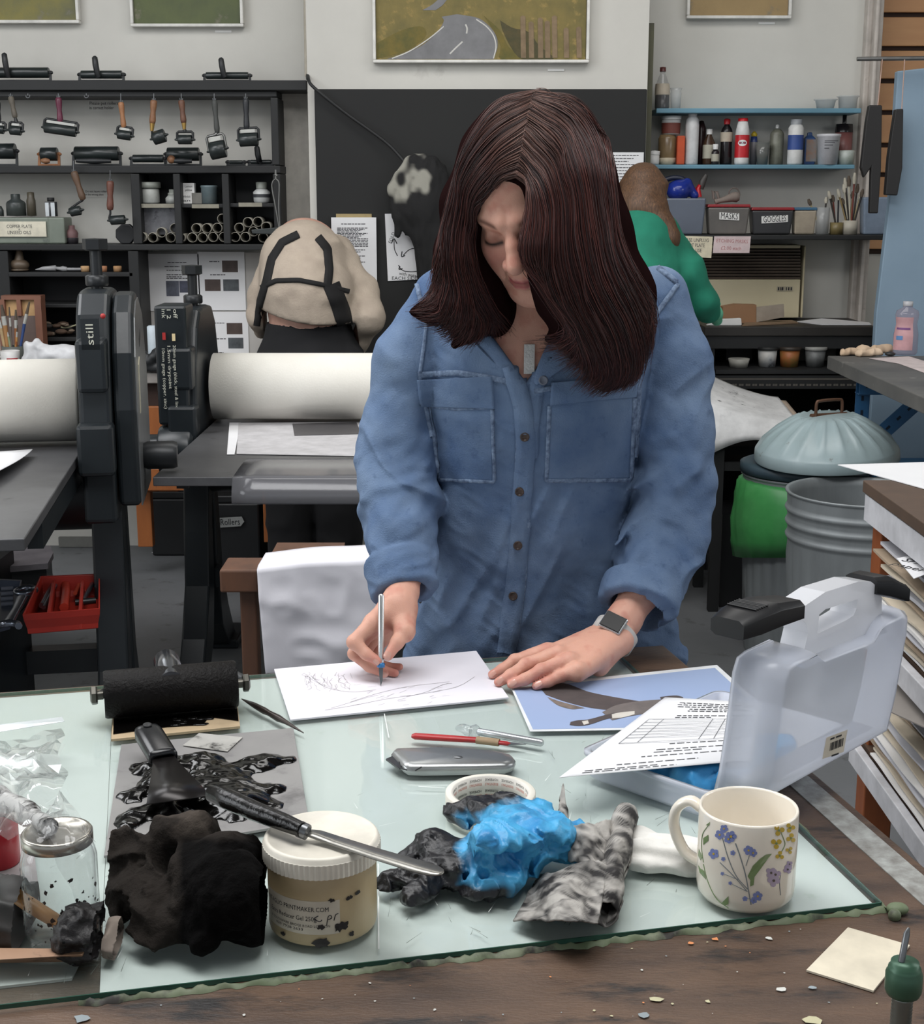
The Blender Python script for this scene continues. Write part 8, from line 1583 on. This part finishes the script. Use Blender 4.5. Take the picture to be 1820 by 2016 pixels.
def seams(b):
 for pts, w in(([(822, 738), (900, 734), (968, 744), (1000, 752)], 12), ([(1052, 770), (1130, 756), (1262, 730)], 10), ([(846, 798), (866, 944), (974, 948), (970, 806)], 7), ([(1082, 800), (1076, 946), (1242, 944), (1248, 784)], 8), ([(826, 796), (900, 806), (974, 802)], 6), ([(822, 560), (840, 640), (826, 740), (850, 860)], 7), ([(1334, 560), (1290, 620), (1258, 730), (1252, 900)], 9), ([(1016, 730), (1018, 880), (1006, 1080), (984, 1280)], 4), ([(1050, 880), (1044, 1000), (1034, 1150), (1016, 1284)], 4), ([(852, 536), (900, 528)], 8), ([(1285, 520), (1332, 556)], 9)):strip(b, sb, pts, w, .0028, 6)
sp_('topstitched_seams', seams, denim2)
wn=shirt
for nm, L in(('collar', [((905, 590), (960, 640), (1036, 742), (1000, 740), (946, 690), (900, 630)), ((1090, 660), (1120, 640), (1150, 700), (1100, 730), (1048, 770), (1052, 740))]), ):
 for pl in L:
  b=MB(); hs=[hit(sb, x, y, .006, 2.0)for x, y in pl]; c=np.mean(hs, 0)+[0, -.004, 0]; n=len(pl); b.add([c]+hs, [(0, i+1, (i+1)%n+1)for i in range(n)]); b.build('collar', denim, shirt, solid=.003, subd=2)
for x, y, m in((1070, 748, 1), (1033, 857, 0), (1026, 967, 0), (1019, 1073, 0), (1012, 1171, 0)):
 c=hit(sb, x, y, .0048, 2.0); b=MB(); b.lathe([(.0062, 0), (.0068, .001), (.0064, .0026), (.0048, .0024), (.0042, .0016), (0, .0016)], c, axis=(0, -1, .1), n=18); b.build('button', mat('horn_button', (70, 52, 42), .3, col2=(40, 30, 28), scale=60)if m==0 else mat('grey_button', (104, 110, 124), .35), shirt)
yaw, pit, rol=math.radians(20), math.radians(31), math.radians(8.5)
hf=np.array([-math.sin(yaw)*math.cos(pit), -math.cos(yaw)*math.cos(pit), -math.sin(pit)]); hu=np.array([-math.sin(yaw)*math.sin(pit), -math.cos(yaw)*math.sin(pit), math.cos(pit)]); hr=np.array([math.cos(yaw), -math.sin(yaw), 0])
hr, hu=hr*math.cos(rol)+hu*math.sin(rol), hu*math.cos(rol)-hr*math.sin(rol)
HC0=P(1041, 392, 1.99); HR=np.stack([hr, hf, hu], 1)
def headf(p):
 q=(p-HC0)@HR; m=q*np.array([1, 1, 1]); a=np.abs(q); a=np.stack([a[:, 0], q[:, 1], q[:, 2]], 1)
 d=s_ell(q, (0, -.015, .032), (.076, .096, .088)); d=smin(d, s_ell(q, (0, .022, -.045), (.064, .066, .086)), .03)
 d=smin(d, s_ell(q, (0, .066, -.108), (.032, .022, .021)), .028); d=smin(d, s_cone(a, (.02, .062, -.098), (.058, .0, -.072), .017, .018), .022)
 d=smin(d, s_ell(a, (.041, .052, -.030), (.022, .026, .020)), .018); d=smin(d, s_ell(a, (.040, .046, -.058), (.023, .026, .028)), .02)
 d=smin(d, s_cone(a, (.010, .082, .014), (.043, .063, .016), .010, .007), .016)
 d=smax(d, -s_ell(a, (.033, .094, -.010), (.019, .014, .012)), .012)
 d=smin(d, s_ell(a, (.033, .068, -.009), (.0135, .0135, .0125)), .003)
 d=smin(d, s_chain(q, [np.array(k)for k in((0, .082, .008), (0, .096, -.014), (0, .109, -.037))], [.0075, .009, .0122], .006), .009); d=smin(d, s_ell(a, (.0145, .094, -.042), (.0095, .012, .0085)), .006)
 d=smax(d, -s_ell(a, (.0075, .102, -.0515), (.0045, .006, .003)), .003)
 d=smin(d, s_ell(q, (0, .078, -.070), (.027, .020, .020)), .012)
 d=smin(d, s_chain(a, [np.array(k)for k in((0, .0975, -.0675), (.012, .094, -.0665), (.026, .082, -.066))], [.0052, .0048, .0026], .003), .004); d=smin(d, s_chain(a, [np.array(k)for k in((0, .0965, -.0775), (.012, .093, -.0765), (.023, .083, -.069))], [.0062, .0056, .003], .003), .004)
 d=smax(d, -s_chain(a, [np.array(k)for k in((0, .106, -.0722), (.014, .100, -.0712), (.030, .084, -.0655))], [.003, .0028, .0022], .001), .002)
 d=smax(d, -s_chain(a, [np.array(k)for k in((.020, .095, -.044), (.034, .080, -.062), (.036, .074, -.074))], [.0018, .0022, .0016], .001), .005)
 d=smin(d, s_ell(a, (.077, -.012, -.012), (.007, .018, .028)), .006)
 return d
neck=[HC0+HR@np.array([0, -.045, -.06]), P(1058, 650, 2.09), P(1062, 720, 2.12)]
rh=dict(wr=[(800, 1120, 1.965, 34), (792, 1168, 1.925, 31), (785, 1192, 1.905, 30)], fg=[[(735, 1226, 1.875, 17), (697, 1264, 1.850, 14), (722, 1288, 1.842, 11.5), (745, 1302, 1.838, 9)], [(728, 1238, 1.885, 17), (698, 1287, 1.868, 13), (728, 1312, 1.858, 11), (757, 1326, 1.850, 8.5)], [(738, 1248, 1.90, 15), (714, 1296, 1.885, 12), (750, 1318, 1.872, 10), (778, 1325, 1.866, 8)], [(752, 1255, 1.915, 14), (732, 1296, 1.900, 11), (762, 1313, 1.890, 9), (787, 1313, 1.886, 7.5)], [(797, 1216, 1.892, 20), (797, 1243, 1.868, 17), (782, 1265, 1.850, 13.5), (764, 1292, 1.838, 9.5)]])
lh=dict(wr=[(1262, 1165, 1.975, 36), (1228, 1222, 1.945, 33), (1205, 1252, 1.925, 31)])
gz=lambda x, y, h:g(x, y, h)
lf=[[gz(1078, 1282, .034), gz(1014, 1302, .022), gz(990, 1318, .014), gz(970, 1328, .008)], [gz(1100, 1288, .036), gz(1036, 1310, .025), gz(1006, 1330, .016), gz(982, 1343, .008)], [gz(1122, 1300, .034), gz(1066, 1321, .023), gz(1034, 1337, .015), gz(1008, 1347, .008)], [gz(1138, 1318, .028), gz(1104, 1331, .018), gz(1080, 1342, .012), gz(1056, 1350, .007)]]
lr=[[.0125, .0092, .008, .0062], [.013, .0096, .0084, .0066], [.0125, .0092, .008, .0064], [.0115, .0082, .0072, .0058]]
lth=[gz(1150, 1280, .030), gz(1110, 1284, .022), gz(1070, 1286, .014), gz(1042, 1290, .009)]
def handsf(p):
 out=np.full(len(p), .5)
 wp, wr=pts3(rh['wr']); arm=s_chain(p, [P(788, 1000, 2.05)]+wp, [.036]+[r*1.0 for r in wr], .01); W_=wp[-1]
 palm=arm
 for k, f in enumerate(rh['fg'][:4]):M_=P(*f[0][:3]); palm=smin(palm, s_cone(p, W_, M_, .0195, .0125), .012)
 palm=smin(palm, s_cone(p, P(790, 1205, 1.90), P(*rh['fg'][4][1][:3]), .020, .0145), .010)
 hand=palm
 for f in rh['fg']:
  pt, rr=pts3(f); hand=np.minimum(hand, smin(palm, s_chain(p, pt, rr, .004), .006))
 out=hand
 wp, wr=pts3(lh['wr']); arm=s_chain(p, [P(1300, 1030, 2.05)]+wp, [.038]+wr, .012); W_=wp[-1]; palm=smin(arm, s_cone(p, W_+[0, 0, -.012], gz(1180, 1310, .016), .020, .0155), .014)
 for k, f in enumerate(lf):palm=smin(palm, s_cone(p, W_+(f[0]-lf[1][0])*.35, f[0]-[0, 0, .006], .0205, lr[k][0]*1.02), .010)
 hand=smin(palm, s_chain(p, lth, [.014, .0115, .0098, .0072], .004), .008)
 for f, r in zip(lf, lr):hand=np.minimum(hand, smin(palm, s_chain(p, f, r, .004), .006)); hand=smin(hand, np.linalg.norm(p-f[1]-[0, 0, .0018], axis=1)-r[1]*.96, .003)
 crease=.0006*ridge((p-W_)@Rz(.7)*np.array([150, 30, 30]), 3)*np.exp(-(np.linalg.norm(p-W_-[-.012, 0, .01], axis=1)/.022)**2)
 return np.minimum(out, hand)-crease-.0004*vnoise(p*130, 4)
def bodyf(p):
 d=torso(p, -.012, .70); z=p[:, 2]; d=np.maximum(d, z-1.33)
 m=z>1.16
 if m.any():k=p[m]; d[m]=smin(smin(d[m], s_chain(k, neck, [.050, .052, .06], .03), .03), headf(k), .022)
 m=z<1.16
 if m.any():d[m]=np.minimum(d[m], handsf(p[m]))
 for A in(aR, aL):pt, rr=pts3(A[:5]); d=smin(d, s_chain(p, pt, [r*.6 for r in rr], .02), .01)
 m=z<.80
 if m.any():
  k=p[m]
  for sx in(-1, 1):c=np.array([.115+sx*.085, 2.18, 0]); d[m]=smin(d[m], s_chain(k, [c+[0, 0, .78], c+[sx*.01, 0, .44], c+[sx*.01, .02, .08]], [.085, .055, .04], .03), .03); d[m]=smin(d[m], s_cone(k, c+[sx*.01, .03, .045], c+[sx*.02, -.12, .03], .04, .028), .02)
 return d
v, q=sdf_mesh(bodyf, axis(-.20, .0017, .39), axis(1.79, .0017, 2.13, .006, 2.34), axis(-.01, .012, .766, .0016, .92, .009, 1.20, .0018, 1.56))
l=(v-HC0)@HR; al=np.abs(l[:, 0]); face=(v[:, 2]>1.2)&(l[:, 1]>.02); G_=lambda a, b, r:np.exp(-(((l[:, 2]-a)/r)**2+((al-b)/(r*1.6))**2))*face
lip=np.exp(-((l[:, 2]+.0718-al*.06)/.0075)**4)*np.clip((.027-al)/.004, 0, 1)*(l[:, 1]>.078); brow=np.exp(-((l[:, 2]-.017-.10*(al-.03)+9*(al-.035)**2)/.0038)**2)*np.clip((al-.014)/.006, 0, 1)*np.clip((.052-al)/.01, 0, 1)*face
lash=np.exp(-((l[:, 2]+.0175-14*(al-.033)**2)/.0034)**2)*np.clip((.0175-np.abs(al-.033))/.004, 0, 1)*face; lid=np.exp(-(((l[:, 2]+.009)/.010)**2+((al-.033)/.018)**2))*face*.55
hd=v[:, 2]<1.1; tips=np.zeros(len(v))
for tpt in[f[3]for f in lf]+[P(*f[3][:3])for f in rh['fg']]:tips=np.maximum(tips, np.exp(-(np.linalg.norm(v-tpt, axis=1)/.016)**2))
blot_=np.clip(fbm(v*70, 3, 6), 0, 1)
colr=cols((206, 156, 136), ((188, 124, 108), blot_*.7), ((200, 128, 116), tips*.7), ((198, 130, 118), G_(-.035, .04, .018)*.6), ((146, 74, 76), lip), ((84, 54, 44), brow*.85), ((134, 88, 74), lid*1.35), ((40, 26, 24), lash), ((150, 96, 84), np.exp(-((l[:, 2]+.0722)/.0016)**2)*np.clip((.03-al)/.004, 0, 1)*(l[:, 1]>.08)*.9))
skin=mat('skin', (214, 170, 150), .5, vcol=True, sss=.12, bump=.25, bump_scale=600, spec=.35)
bv, bq=relax(v, q, 1, .35), q; body=link_vq('body', bv, bq, skin, wm, col=colr); bb=bvh_of(bv, bq)
nail=mat('nail', (218, 166, 150), .25, coat=.3)
def nails(b, L):
 for x, y, w, h, a in L:
  ca, sa=math.cos(a), math.sin(a); A=[]
  for s in np.linspace(-1, 1, 7):A.append([hit(bb, x+ca*h*s*.5-sa*w*t_*.5*(1-.25*s*s), y+sa*h*s*.5+ca*w*t_*.5*(1-.25*s*s), .0007, 1.85)for t_ in np.linspace(-1, 1, 6)])
  b.grid(np.array(A))
for L in((970, 1327, 9, 15, 2.5), (985, 1340, 10, 15, 2.4), (1010, 1345, 10, 16, 2.5), (1060, 1347, 9, 16, 2.6), (763, 1291, 13, 17, 1.9), (741, 1303, 8, 13, .7), (756, 1328, 9, 13, .4)):b=MB(); nails(b, [L]); b.build('fingernail', nail, body)
def trf(p):
 d=np.full(len(p), .5)
 for sx in(-1, 1):c=np.array([.115+sx*.085, 2.18, 0]); d=smin(d, s_chain(p, [c+[0, 0, .80], c+[sx*.01, 0, .44], c+[sx*.01, .02, .09]], [.102, .075, .062], .03), .04)
 return smax(d, .08-p[:, 2], .004)-.004*ridge(p*np.array([14, 14, 9]), 3)
v, q=sdf_mesh(trf, axis(-.11, .01, .34), axis(2.04, .01, 2.33), axis(.06, .01, .92)); link_vq('trousers', v, q, mat('dark_trousers', (34, 34, 38), .9), wm)
wp, wr=pts3(lh['wr']); cw=P(1222, 1232, 1.938); ax_=(wp[2]-wp[0])/np.linalg.norm(wp[2]-wp[0]); t=T('wristwatch', None, None, cw); t.parent=wm; t.location=V3(cw-ORG[wm])
out_=hit(bb, 1208, 1230, 0, 1.93); nrm=out_-(wp[1]+ax_*((out_-wp[1])@ax_)); nrm/=np.linalg.norm(nrm); sd=np.cross(ax_, nrm); c0=wp[1]+ax_*((out_-wp[1])@ax_); rw=np.linalg.norm(out_-c0)+.0016
b=MB(); A=[]
for a in np.arange(48)*2*math.pi/48:
 dr=nrm*math.cos(a)+sd*math.sin(a); A.append([c0+dr*(rw+e)+ax_*h for h, e in((-.0105, -.001), (-.0105, .0012), (.0105, .0012), (.0105, -.001))])
b.grid(np.array(A), closed_u=True, closed_v=True); b.build('strap', mat('strap_grey', (196, 192, 188), .6), t); Rw=np.stack([sd, ax_, nrm], 1)
b=MB(); b.box(c0+nrm*(rw+.0034), (.0335, .0285, .0072), Rw); b.build('watch_case', mat('watch_steel', (206, 208, 210), .2, metal=.8), t, bevel=.003, seg=3); b=MB(); b.box(c0+nrm*(rw+.0073), (.0300, .0250, .0012), Rw); b.build('watch_screen', mat('watch_glass', (14, 13, 13), .35, spec=.2), t, bevel=.0006)
b=MB(); a_, c_=hit(bb, 1043, 678, .004, 2.02), hit(bb, 1042, 736, .004, 2.02); s_=np.array([.0075, 0, 0]); b.hexa([a_-s_, a_+s_, c_+s_, c_-s_], [k+np.array([0, -.0022, 0])for k in(a_-s_, a_+s_, c_+s_, c_-s_)]); b.build('pendant_bar', mat('hammered_silver', (206, 204, 200), .35, metal=.5, bump=.5, bump_scale=300), wm)
kt, ku=g(750, 1351, .0024), P(751, 1170, 1.868); kd=ku-kt; kk=lambda t_:kt+kd*t_
o=T('craft_knife', 'silver craft knife with a blue collar held in the woman\'s hand', 'knife', kt); b=MB(); b.tube([kk(.245), kk(.26), kk(.32), kk(.98), kk(1.0)], [.003, .004, .0042, .0042, .003], n=16); b.build('handle', mat('knife_alu', (214, 216, 216), .22, metal=.75), o); b=MB(); b.lathe([(.0036, 0), (.0054, .001), (.0054, .006), (.0036, .007)], kk(.20), axis=kd, n=18); b.build('collar', mat('collar_bright_blue', (44, 118, 176), .35), o); b=MB(); b.prism([kk(.20)+[-.003, 0, 0], kk(.20)+[.003, 0, 0], kk(.06)+[.0024, 0, 0], kk(0), kk(.1)+[-.002, 0, 0]], (0, .0006, 0)); b.build('blade', polish, o)
Lk=[[(950, 300, 1.985, 40), (912, 400, 1.975, 36), (900, 500, 1.975, 36), (903, 585, 1.985, 38), (915, 640, 1.99, 22)], [(930, 480, 1.99, 24), (945, 560, 2.0, 36), (975, 625, 2.02, 34)], [(958, 500, 2.05, 44), (962, 600, 2.05, 52), (968, 655, 2.06, 34)], [(890, 600, 1.975, 30), (845, 612, 1.97, 15), (812, 614, 1.965, 7)], [(930, 650, 1.985, 22), (895, 680, 1.975, 8)], [(1100, 270, 1.97, 62), (1128, 380, 1.935, 78), (1125, 480, 1.925, 88), (1160, 570, 1.935, 98), (1192, 650, 1.945, 84), (1208, 715, 1.955, 46), (1188, 752, 1.955, 10)], [(1160, 300, 2.03, 46), (1185, 450, 2.03, 52), (1230, 580, 2.02, 54), (1250, 680, 1.99, 34)], [(1080, 300, 1.915, 30), (1074, 400, 1.893, 24), (1066, 480, 1.880, 27), (1104, 552, 1.895, 32), (1148, 635, 1.93, 36)], [(1140, 650, 1.945, 24), (1080, 668, 1.965, 8)]]
def hairf(p):
 q=(p-HC0)@HR; d=s_ell(q, (0, -.024, .032), (.087, .106, .099)); d=smin(d, s_ell(q, (.004, -.075, -.04), (.076, .06, .115)), .03)
 d=smax(d, -s_ell(q, (.004, .125, -.028), (.068, .088, .118)), .008)
 for L in Lk:pt, rr=pts3(L); d=smin(d, s_chain(p, pt, rr, .03), .02)
 return d-.0016*vnoise(p*np.array([70, 70, 7]), 3)
v, q=sdf_mesh(hairf, axis(-.10, .0034, .32), axis(1.83, .0034, 2.16), axis(1.16, .0034, 1.60))
hm=link_vq('hair', relax(v, q, 2), q, mat('hair_under', (30, 17, 17), 1.0, spec=.0), wm); hb=bvh_of(v, q)
LG=[[(1064, 186), (985, 206), (930, 278), (898, 362), (878, 445), (864, 520), (858, 585)], [(1048, 205), (972, 245), (915, 330), (890, 420), (878, 500), (885, 570), (862, 615), (812, 618)], [(1036, 250), (975, 300), (925, 370), (904, 440), (900, 520), (912, 600), (898, 655), (872, 672)], [(1028, 300), (985, 325), (942, 380), (920, 440), (914, 500), (930, 580), (955, 640), (925, 690)], [(1018, 345), (985, 355), (950, 390), (930, 440), (922, 490), (940, 560), (975, 620), (1010, 655)]]
RG_=[[(1054, 187), (1134, 196), (1186, 262), (1204, 360), (1214, 460), (1248, 540), (1286, 605), (1280, 690)], [(1042, 208), (1112, 250), (1152, 340), (1168, 450), (1192, 550), (1236, 640), (1252, 720), (1232, 768)], [(1032, 256), (1086, 310), (1112, 400), (1118, 500), (1144, 590), (1184, 670), (1204, 740), (1166, 778)], [(1022, 312), (1058, 350), (1078, 420), (1074, 500), (1096, 580), (1136, 650), (1160, 720), (1136, 760)], [(1014, 346), (1044, 370), (1044, 420), (1034, 468), (1034, 508), (1064, 550), (1098, 600), (1124, 640), (1094, 662), (1050, 664)]]
def combed(Gd, n, seed):
 R=np.random.default_rng(seed); C=np.array([bez(k, 26)for k in Gd]); out=[]
 for i in range(n):
  s=R.uniform(0, len(C)-1.001); a=int(s); f=s-a; p=C[a]*(1-f)+C[a+1]*f; u=np.linspace(0, 1, 26)
  p=p+np.stack([R.normal(0, 5)*u+R.normal(0, 7)*u**3+5*np.sin(u*R.uniform(3, 9)+R.uniform(0, 6))*u*R.uniform(0, 1.2), R.normal(0, 6)*u+R.normal(0, 2)], 1); cut=R.uniform(.78, 1.0); lift=abs(R.normal(0, .003))+.0004; p=p+(u**.7)[:, None]*R.normal(0, 2.5, 2); pr=None; last=None
  P3=[]
  for j in range(26):
   x, y=p[min(25, int(j))]if cut>.99 else[np.interp(j*cut, np.arange(26), p[:, c])for c in(0, 1)]
   h=hit(hb, x, y, lift, None)
   if h is None:h=P(x, y, last if last is not None else 1.98)
   last=h[1]; P3.append(h)
  P3=np.array(P3); Ys=P3[:, 1].copy()
  for _ in range(2):Ys[1:-1]=(Ys[:-2]+Ys[1:-1]*2+Ys[2:])/4
  Ys=np.minimum(Ys, P3[:, 1]+.001); k=(Ys/P3[:, 1])[:, None]; P3=CAM+(P3-CAM)*k; out.append(P3)
 return out
S_=combed(LG, 2600, 1)+combed(RG_, 3600, 2); n=len(S_); hc=bpy.data.hair_curves.new('hair_strands'); hc.add_curves([26]*n); X=np.array(S_)
hc.attributes['position'].data.foreach_set('vector', (X-ORG[wm]).reshape(-1).astype(np.float32)); ra=hc.attributes.get('radius')or hc.attributes.new('radius', 'FLOAT', 'POINT'); ra.data.foreach_set('value', np.tile(np.r_[np.full(20, .00042), np.linspace(.00042, .00012, 6)], n).astype(np.float32))
tone=RNG.uniform(0, 1, (n, 1)); u=np.linspace(0, 1, 26)[None]; c=np.zeros((n, 26, 4)); dk_, rd, gr=(np.array(lin(k))for k in((36, 20, 20), (88, 46, 40), (164, 132, 118))); c[:]=dk_+(rd-dk_)*(tone**2)[:, :, None]; root=np.clip(.34-u*1.5+(tone-.5)*.2, 0, 1); c+=(gr-c)*(root*np.clip(tone*1.6, .2, 1))[:, :, None]
at=hc.attributes.new('Col', 'FLOAT_COLOR', 'POINT'); at.data.foreach_set('color', c.reshape(-1).astype(np.float32)); m=mat('hair_strand', (60, 34, 32), .4, vcol=True, spec=.32); hc.materials.append(m); ho=bpy.data.objects.new('hair_strands', hc); COL.objects.link(ho); ho.parent=hm; ho['kind']='stuff'
def figure(label, loc, parts, straps=(), flush=None):
 t=T('person', label, 'person', loc); out={}
 for name, chains, m, step, k, dsp, ext in parts:
  def f(p):
   d=None
   for L in chains:
    pt, rr=([P(*a[:3])if a[3]>1 else np.array(a[:3], float)for a in L], [a[3]*mpp(a[1], a[2])if a[3]>1 else a[3]for a in L]); e=s_chain(p, pt, rr, k); d=e if d is None else smin(d, e, k)
   d=d-dsp*ridge(p*np.array([9, 9, 16]), 4)-dsp*.5*vnoise(p*30, 5); return d if ext is None else smax(d, ext(p), .004)
  al_=np.vstack([[(P(*a[:3])if a[3]>1 else np.array(a[:3], float))for a in L]for L in chains]); pad=.17; lo, hi=al_.min(0)-pad, al_.max(0)+pad
  v, q=sdf_mesh(f, *[axis(lo[i], step, hi[i])for i in range(3)]); out[name]=(link_vq(name, v, q, m, t), bvh_of(v, q))
 return t, out
swm=mat('oatmeal_knit', (184, 170, 154), .9, col2=(166, 152, 138), scale=16, bump=.7, bump_scale=150); aprn=mat('apron_black', (22, 21, 22), .85); hairb=mat('hair_brown', (104, 62, 42), .5, col2=(72, 44, 32), scale=30, stretch=(6, 6, 1)); skb=mat('skin_plain', (206, 160, 142), .5)
xb=xat(612, 700, 5.0); hz=P(612, 632, 5.0)[2]
t, o_=figure('person in an oatmeal jumper and black apron bending over the back bench', (xb, 5.0, 0), (('body', [[(612, 700, 5.02, 80), (606, 600, 5.02, 76), (600, 500, 5.14, 70), (592, 474, 5.26, 22), (585, 474, 5.36, 26)], [(xb-.09, 5.0, .85, .09), (xb-.09, 5.0, .45, .06), (xb-.09, 5.0, .06, .045)], [(xb+.09, 5.0, .85, .09), (xb+.09, 5.0, .45, .06), (xb+.09, 5.0, .06, .045)], [(690, 530, 5.14, 20), (724, 622, 5.0, 18), (700, 684, 5.14, 14), (690, 692, 5.2, 12)], [(530, 520, 5.14, 16), (512, 600, 5.05, 13), (516, 650, 5.2, 12)]], skb, .012, .02, .001, None), ('jumper', [[(610, 640, 5.0, 86), (604, 580, 5.0, 90), (598, 520, 5.06, 82), (594, 492, 5.16, 56)], [(560, 512, 5.14, 46), (522, 575, 5.08, 30), (510, 625, 5.05, 20), (516, 650, 5.14, 14)], [(650, 510, 5.14, 50), (704, 572, 5.06, 36), (722, 625, 5.0, 32), (702, 680, 5.08, 20)]], swm, .008, .025, .006, lambda p:np.maximum(hz-.004-p[:, 2]+.10*(p[:, 0]-xb-.09)**2*8*(p[:, 0]<xb+.1), -9)*(np.abs(p[:, 0]-xb)<.165)-9*(np.abs(p[:, 0]-xb)>=.165)), ('trousers', [[(608, 648, 5.03, 84), (612, 720, 5.03, 100)], [(xb-.09, 5.0, .84, .11), (xb-.09, 5.0, .1, .075)], [(xb+.09, 5.0, .84, .11), (xb+.09, 5.0, .1, .075)]], mat('trousers_black', (24, 24, 27), .9), .012, .03, .004, lambda p:p[:, 2]-hz+.006), ('hair', [[(574, 456, 5.27, 17), (590, 470, 5.36, 40)]], hairb, .008, .02, .004, None)))
jb_=o_['jumper'][1]; b=MB()
for pts, w in(([(588, 462), (556, 478), (536, 510), (526, 556)], 15), ([(526, 552), (512, 600), (506, 640)], 13), ([(626, 468), (644, 490), (648, 530), (644, 566)], 16), ([(516, 566), (545, 553), (590, 552), (640, 562), (686, 574)], 9), ([(652, 560), (668, 600), (680, 640)], 34)):strip(b, jb_, pts, w, .006, 6, 0, 4.95)
b.build('apron_straps', aprn, t)
grn=mat('green_top', (30, 130, 104), .85, col2=(22, 108, 86), scale=10, bump=.3, bump_scale=120); xg=xat(1250, 600, 5.05)
t, o_=figure('person in a green top and pale green glove bending over the black counter', (xg, 5.0, 0), (('body', [[(1252, 640, 4.98, 76), (1256, 540, 5.0, 70), (1270, 450, 5.08, 50), (1270, 410, 5.16, 30), (1268, 385, 5.16, 30)], [(xg-.08, 4.98, .8, .09), (xg-.08, 4.98, .06, .05)], [(xg+.1, 4.98, .8, .09), (xg+.1, 4.98, .06, .05)], [(1330, 480, 5.06, 20), (1376, 570, 5.02, 18), (1398, 616, 5.10, 13)]], skb, .012, .02, .001, None), ('green_top', [[(1250, 680, 4.98, 84), (1250, 560, 4.98, 84), (1256, 470, 5.04, 66), (1262, 430, 5.10, 34)], [(1300, 470, 5.06, 44), (1350, 540, 5.03, 38), (1380, 590, 5.04, 30), (1396, 612, 5.07, 22)]], grn, .009, .03, .006, None), ('trousers', [[(1252, 690, 5.0, 86), (1252, 760, 5.0, 90)], [(xg-.08, 4.98, .84, .11), (xg-.08, 4.98, .1, .075)], [(xg+.1, 4.98, .84, .11), (xg+.1, 4.98, .1, .075)]], mat('trousers_black', (24, 24, 27), .9), .014, .03, .004, None), ('glove', [[(1394, 612, 5.10, 13), (1408, 618, 5.13, 15), (1412, 630, 5.16, 11)], [(1410, 606, 5.12, 6), (1416, 598, 5.16, 4)]], mat('glove_green', (110, 196, 160), .45), .005, .01, .001, None), ('hair', [[(1268, 372, 5.10, 47), (1264, 415, 5.05, 46), (1294, 445, 5.02, 32), (1318, 468, 5.0, 22), (1332, 492, 5.0, 8)], [(1240, 400, 5.06, 26), (1226, 430, 5.04, 8)]], mat('hair_blond', (112, 80, 54), .5, col2=(52, 36, 27), scale=26, stretch=(8, 8, .8), stain=(176, 132, 90), stain_scale=20, stain_at=.62, bump=.6, bump_scale=40), .007, .02, .006, None)))
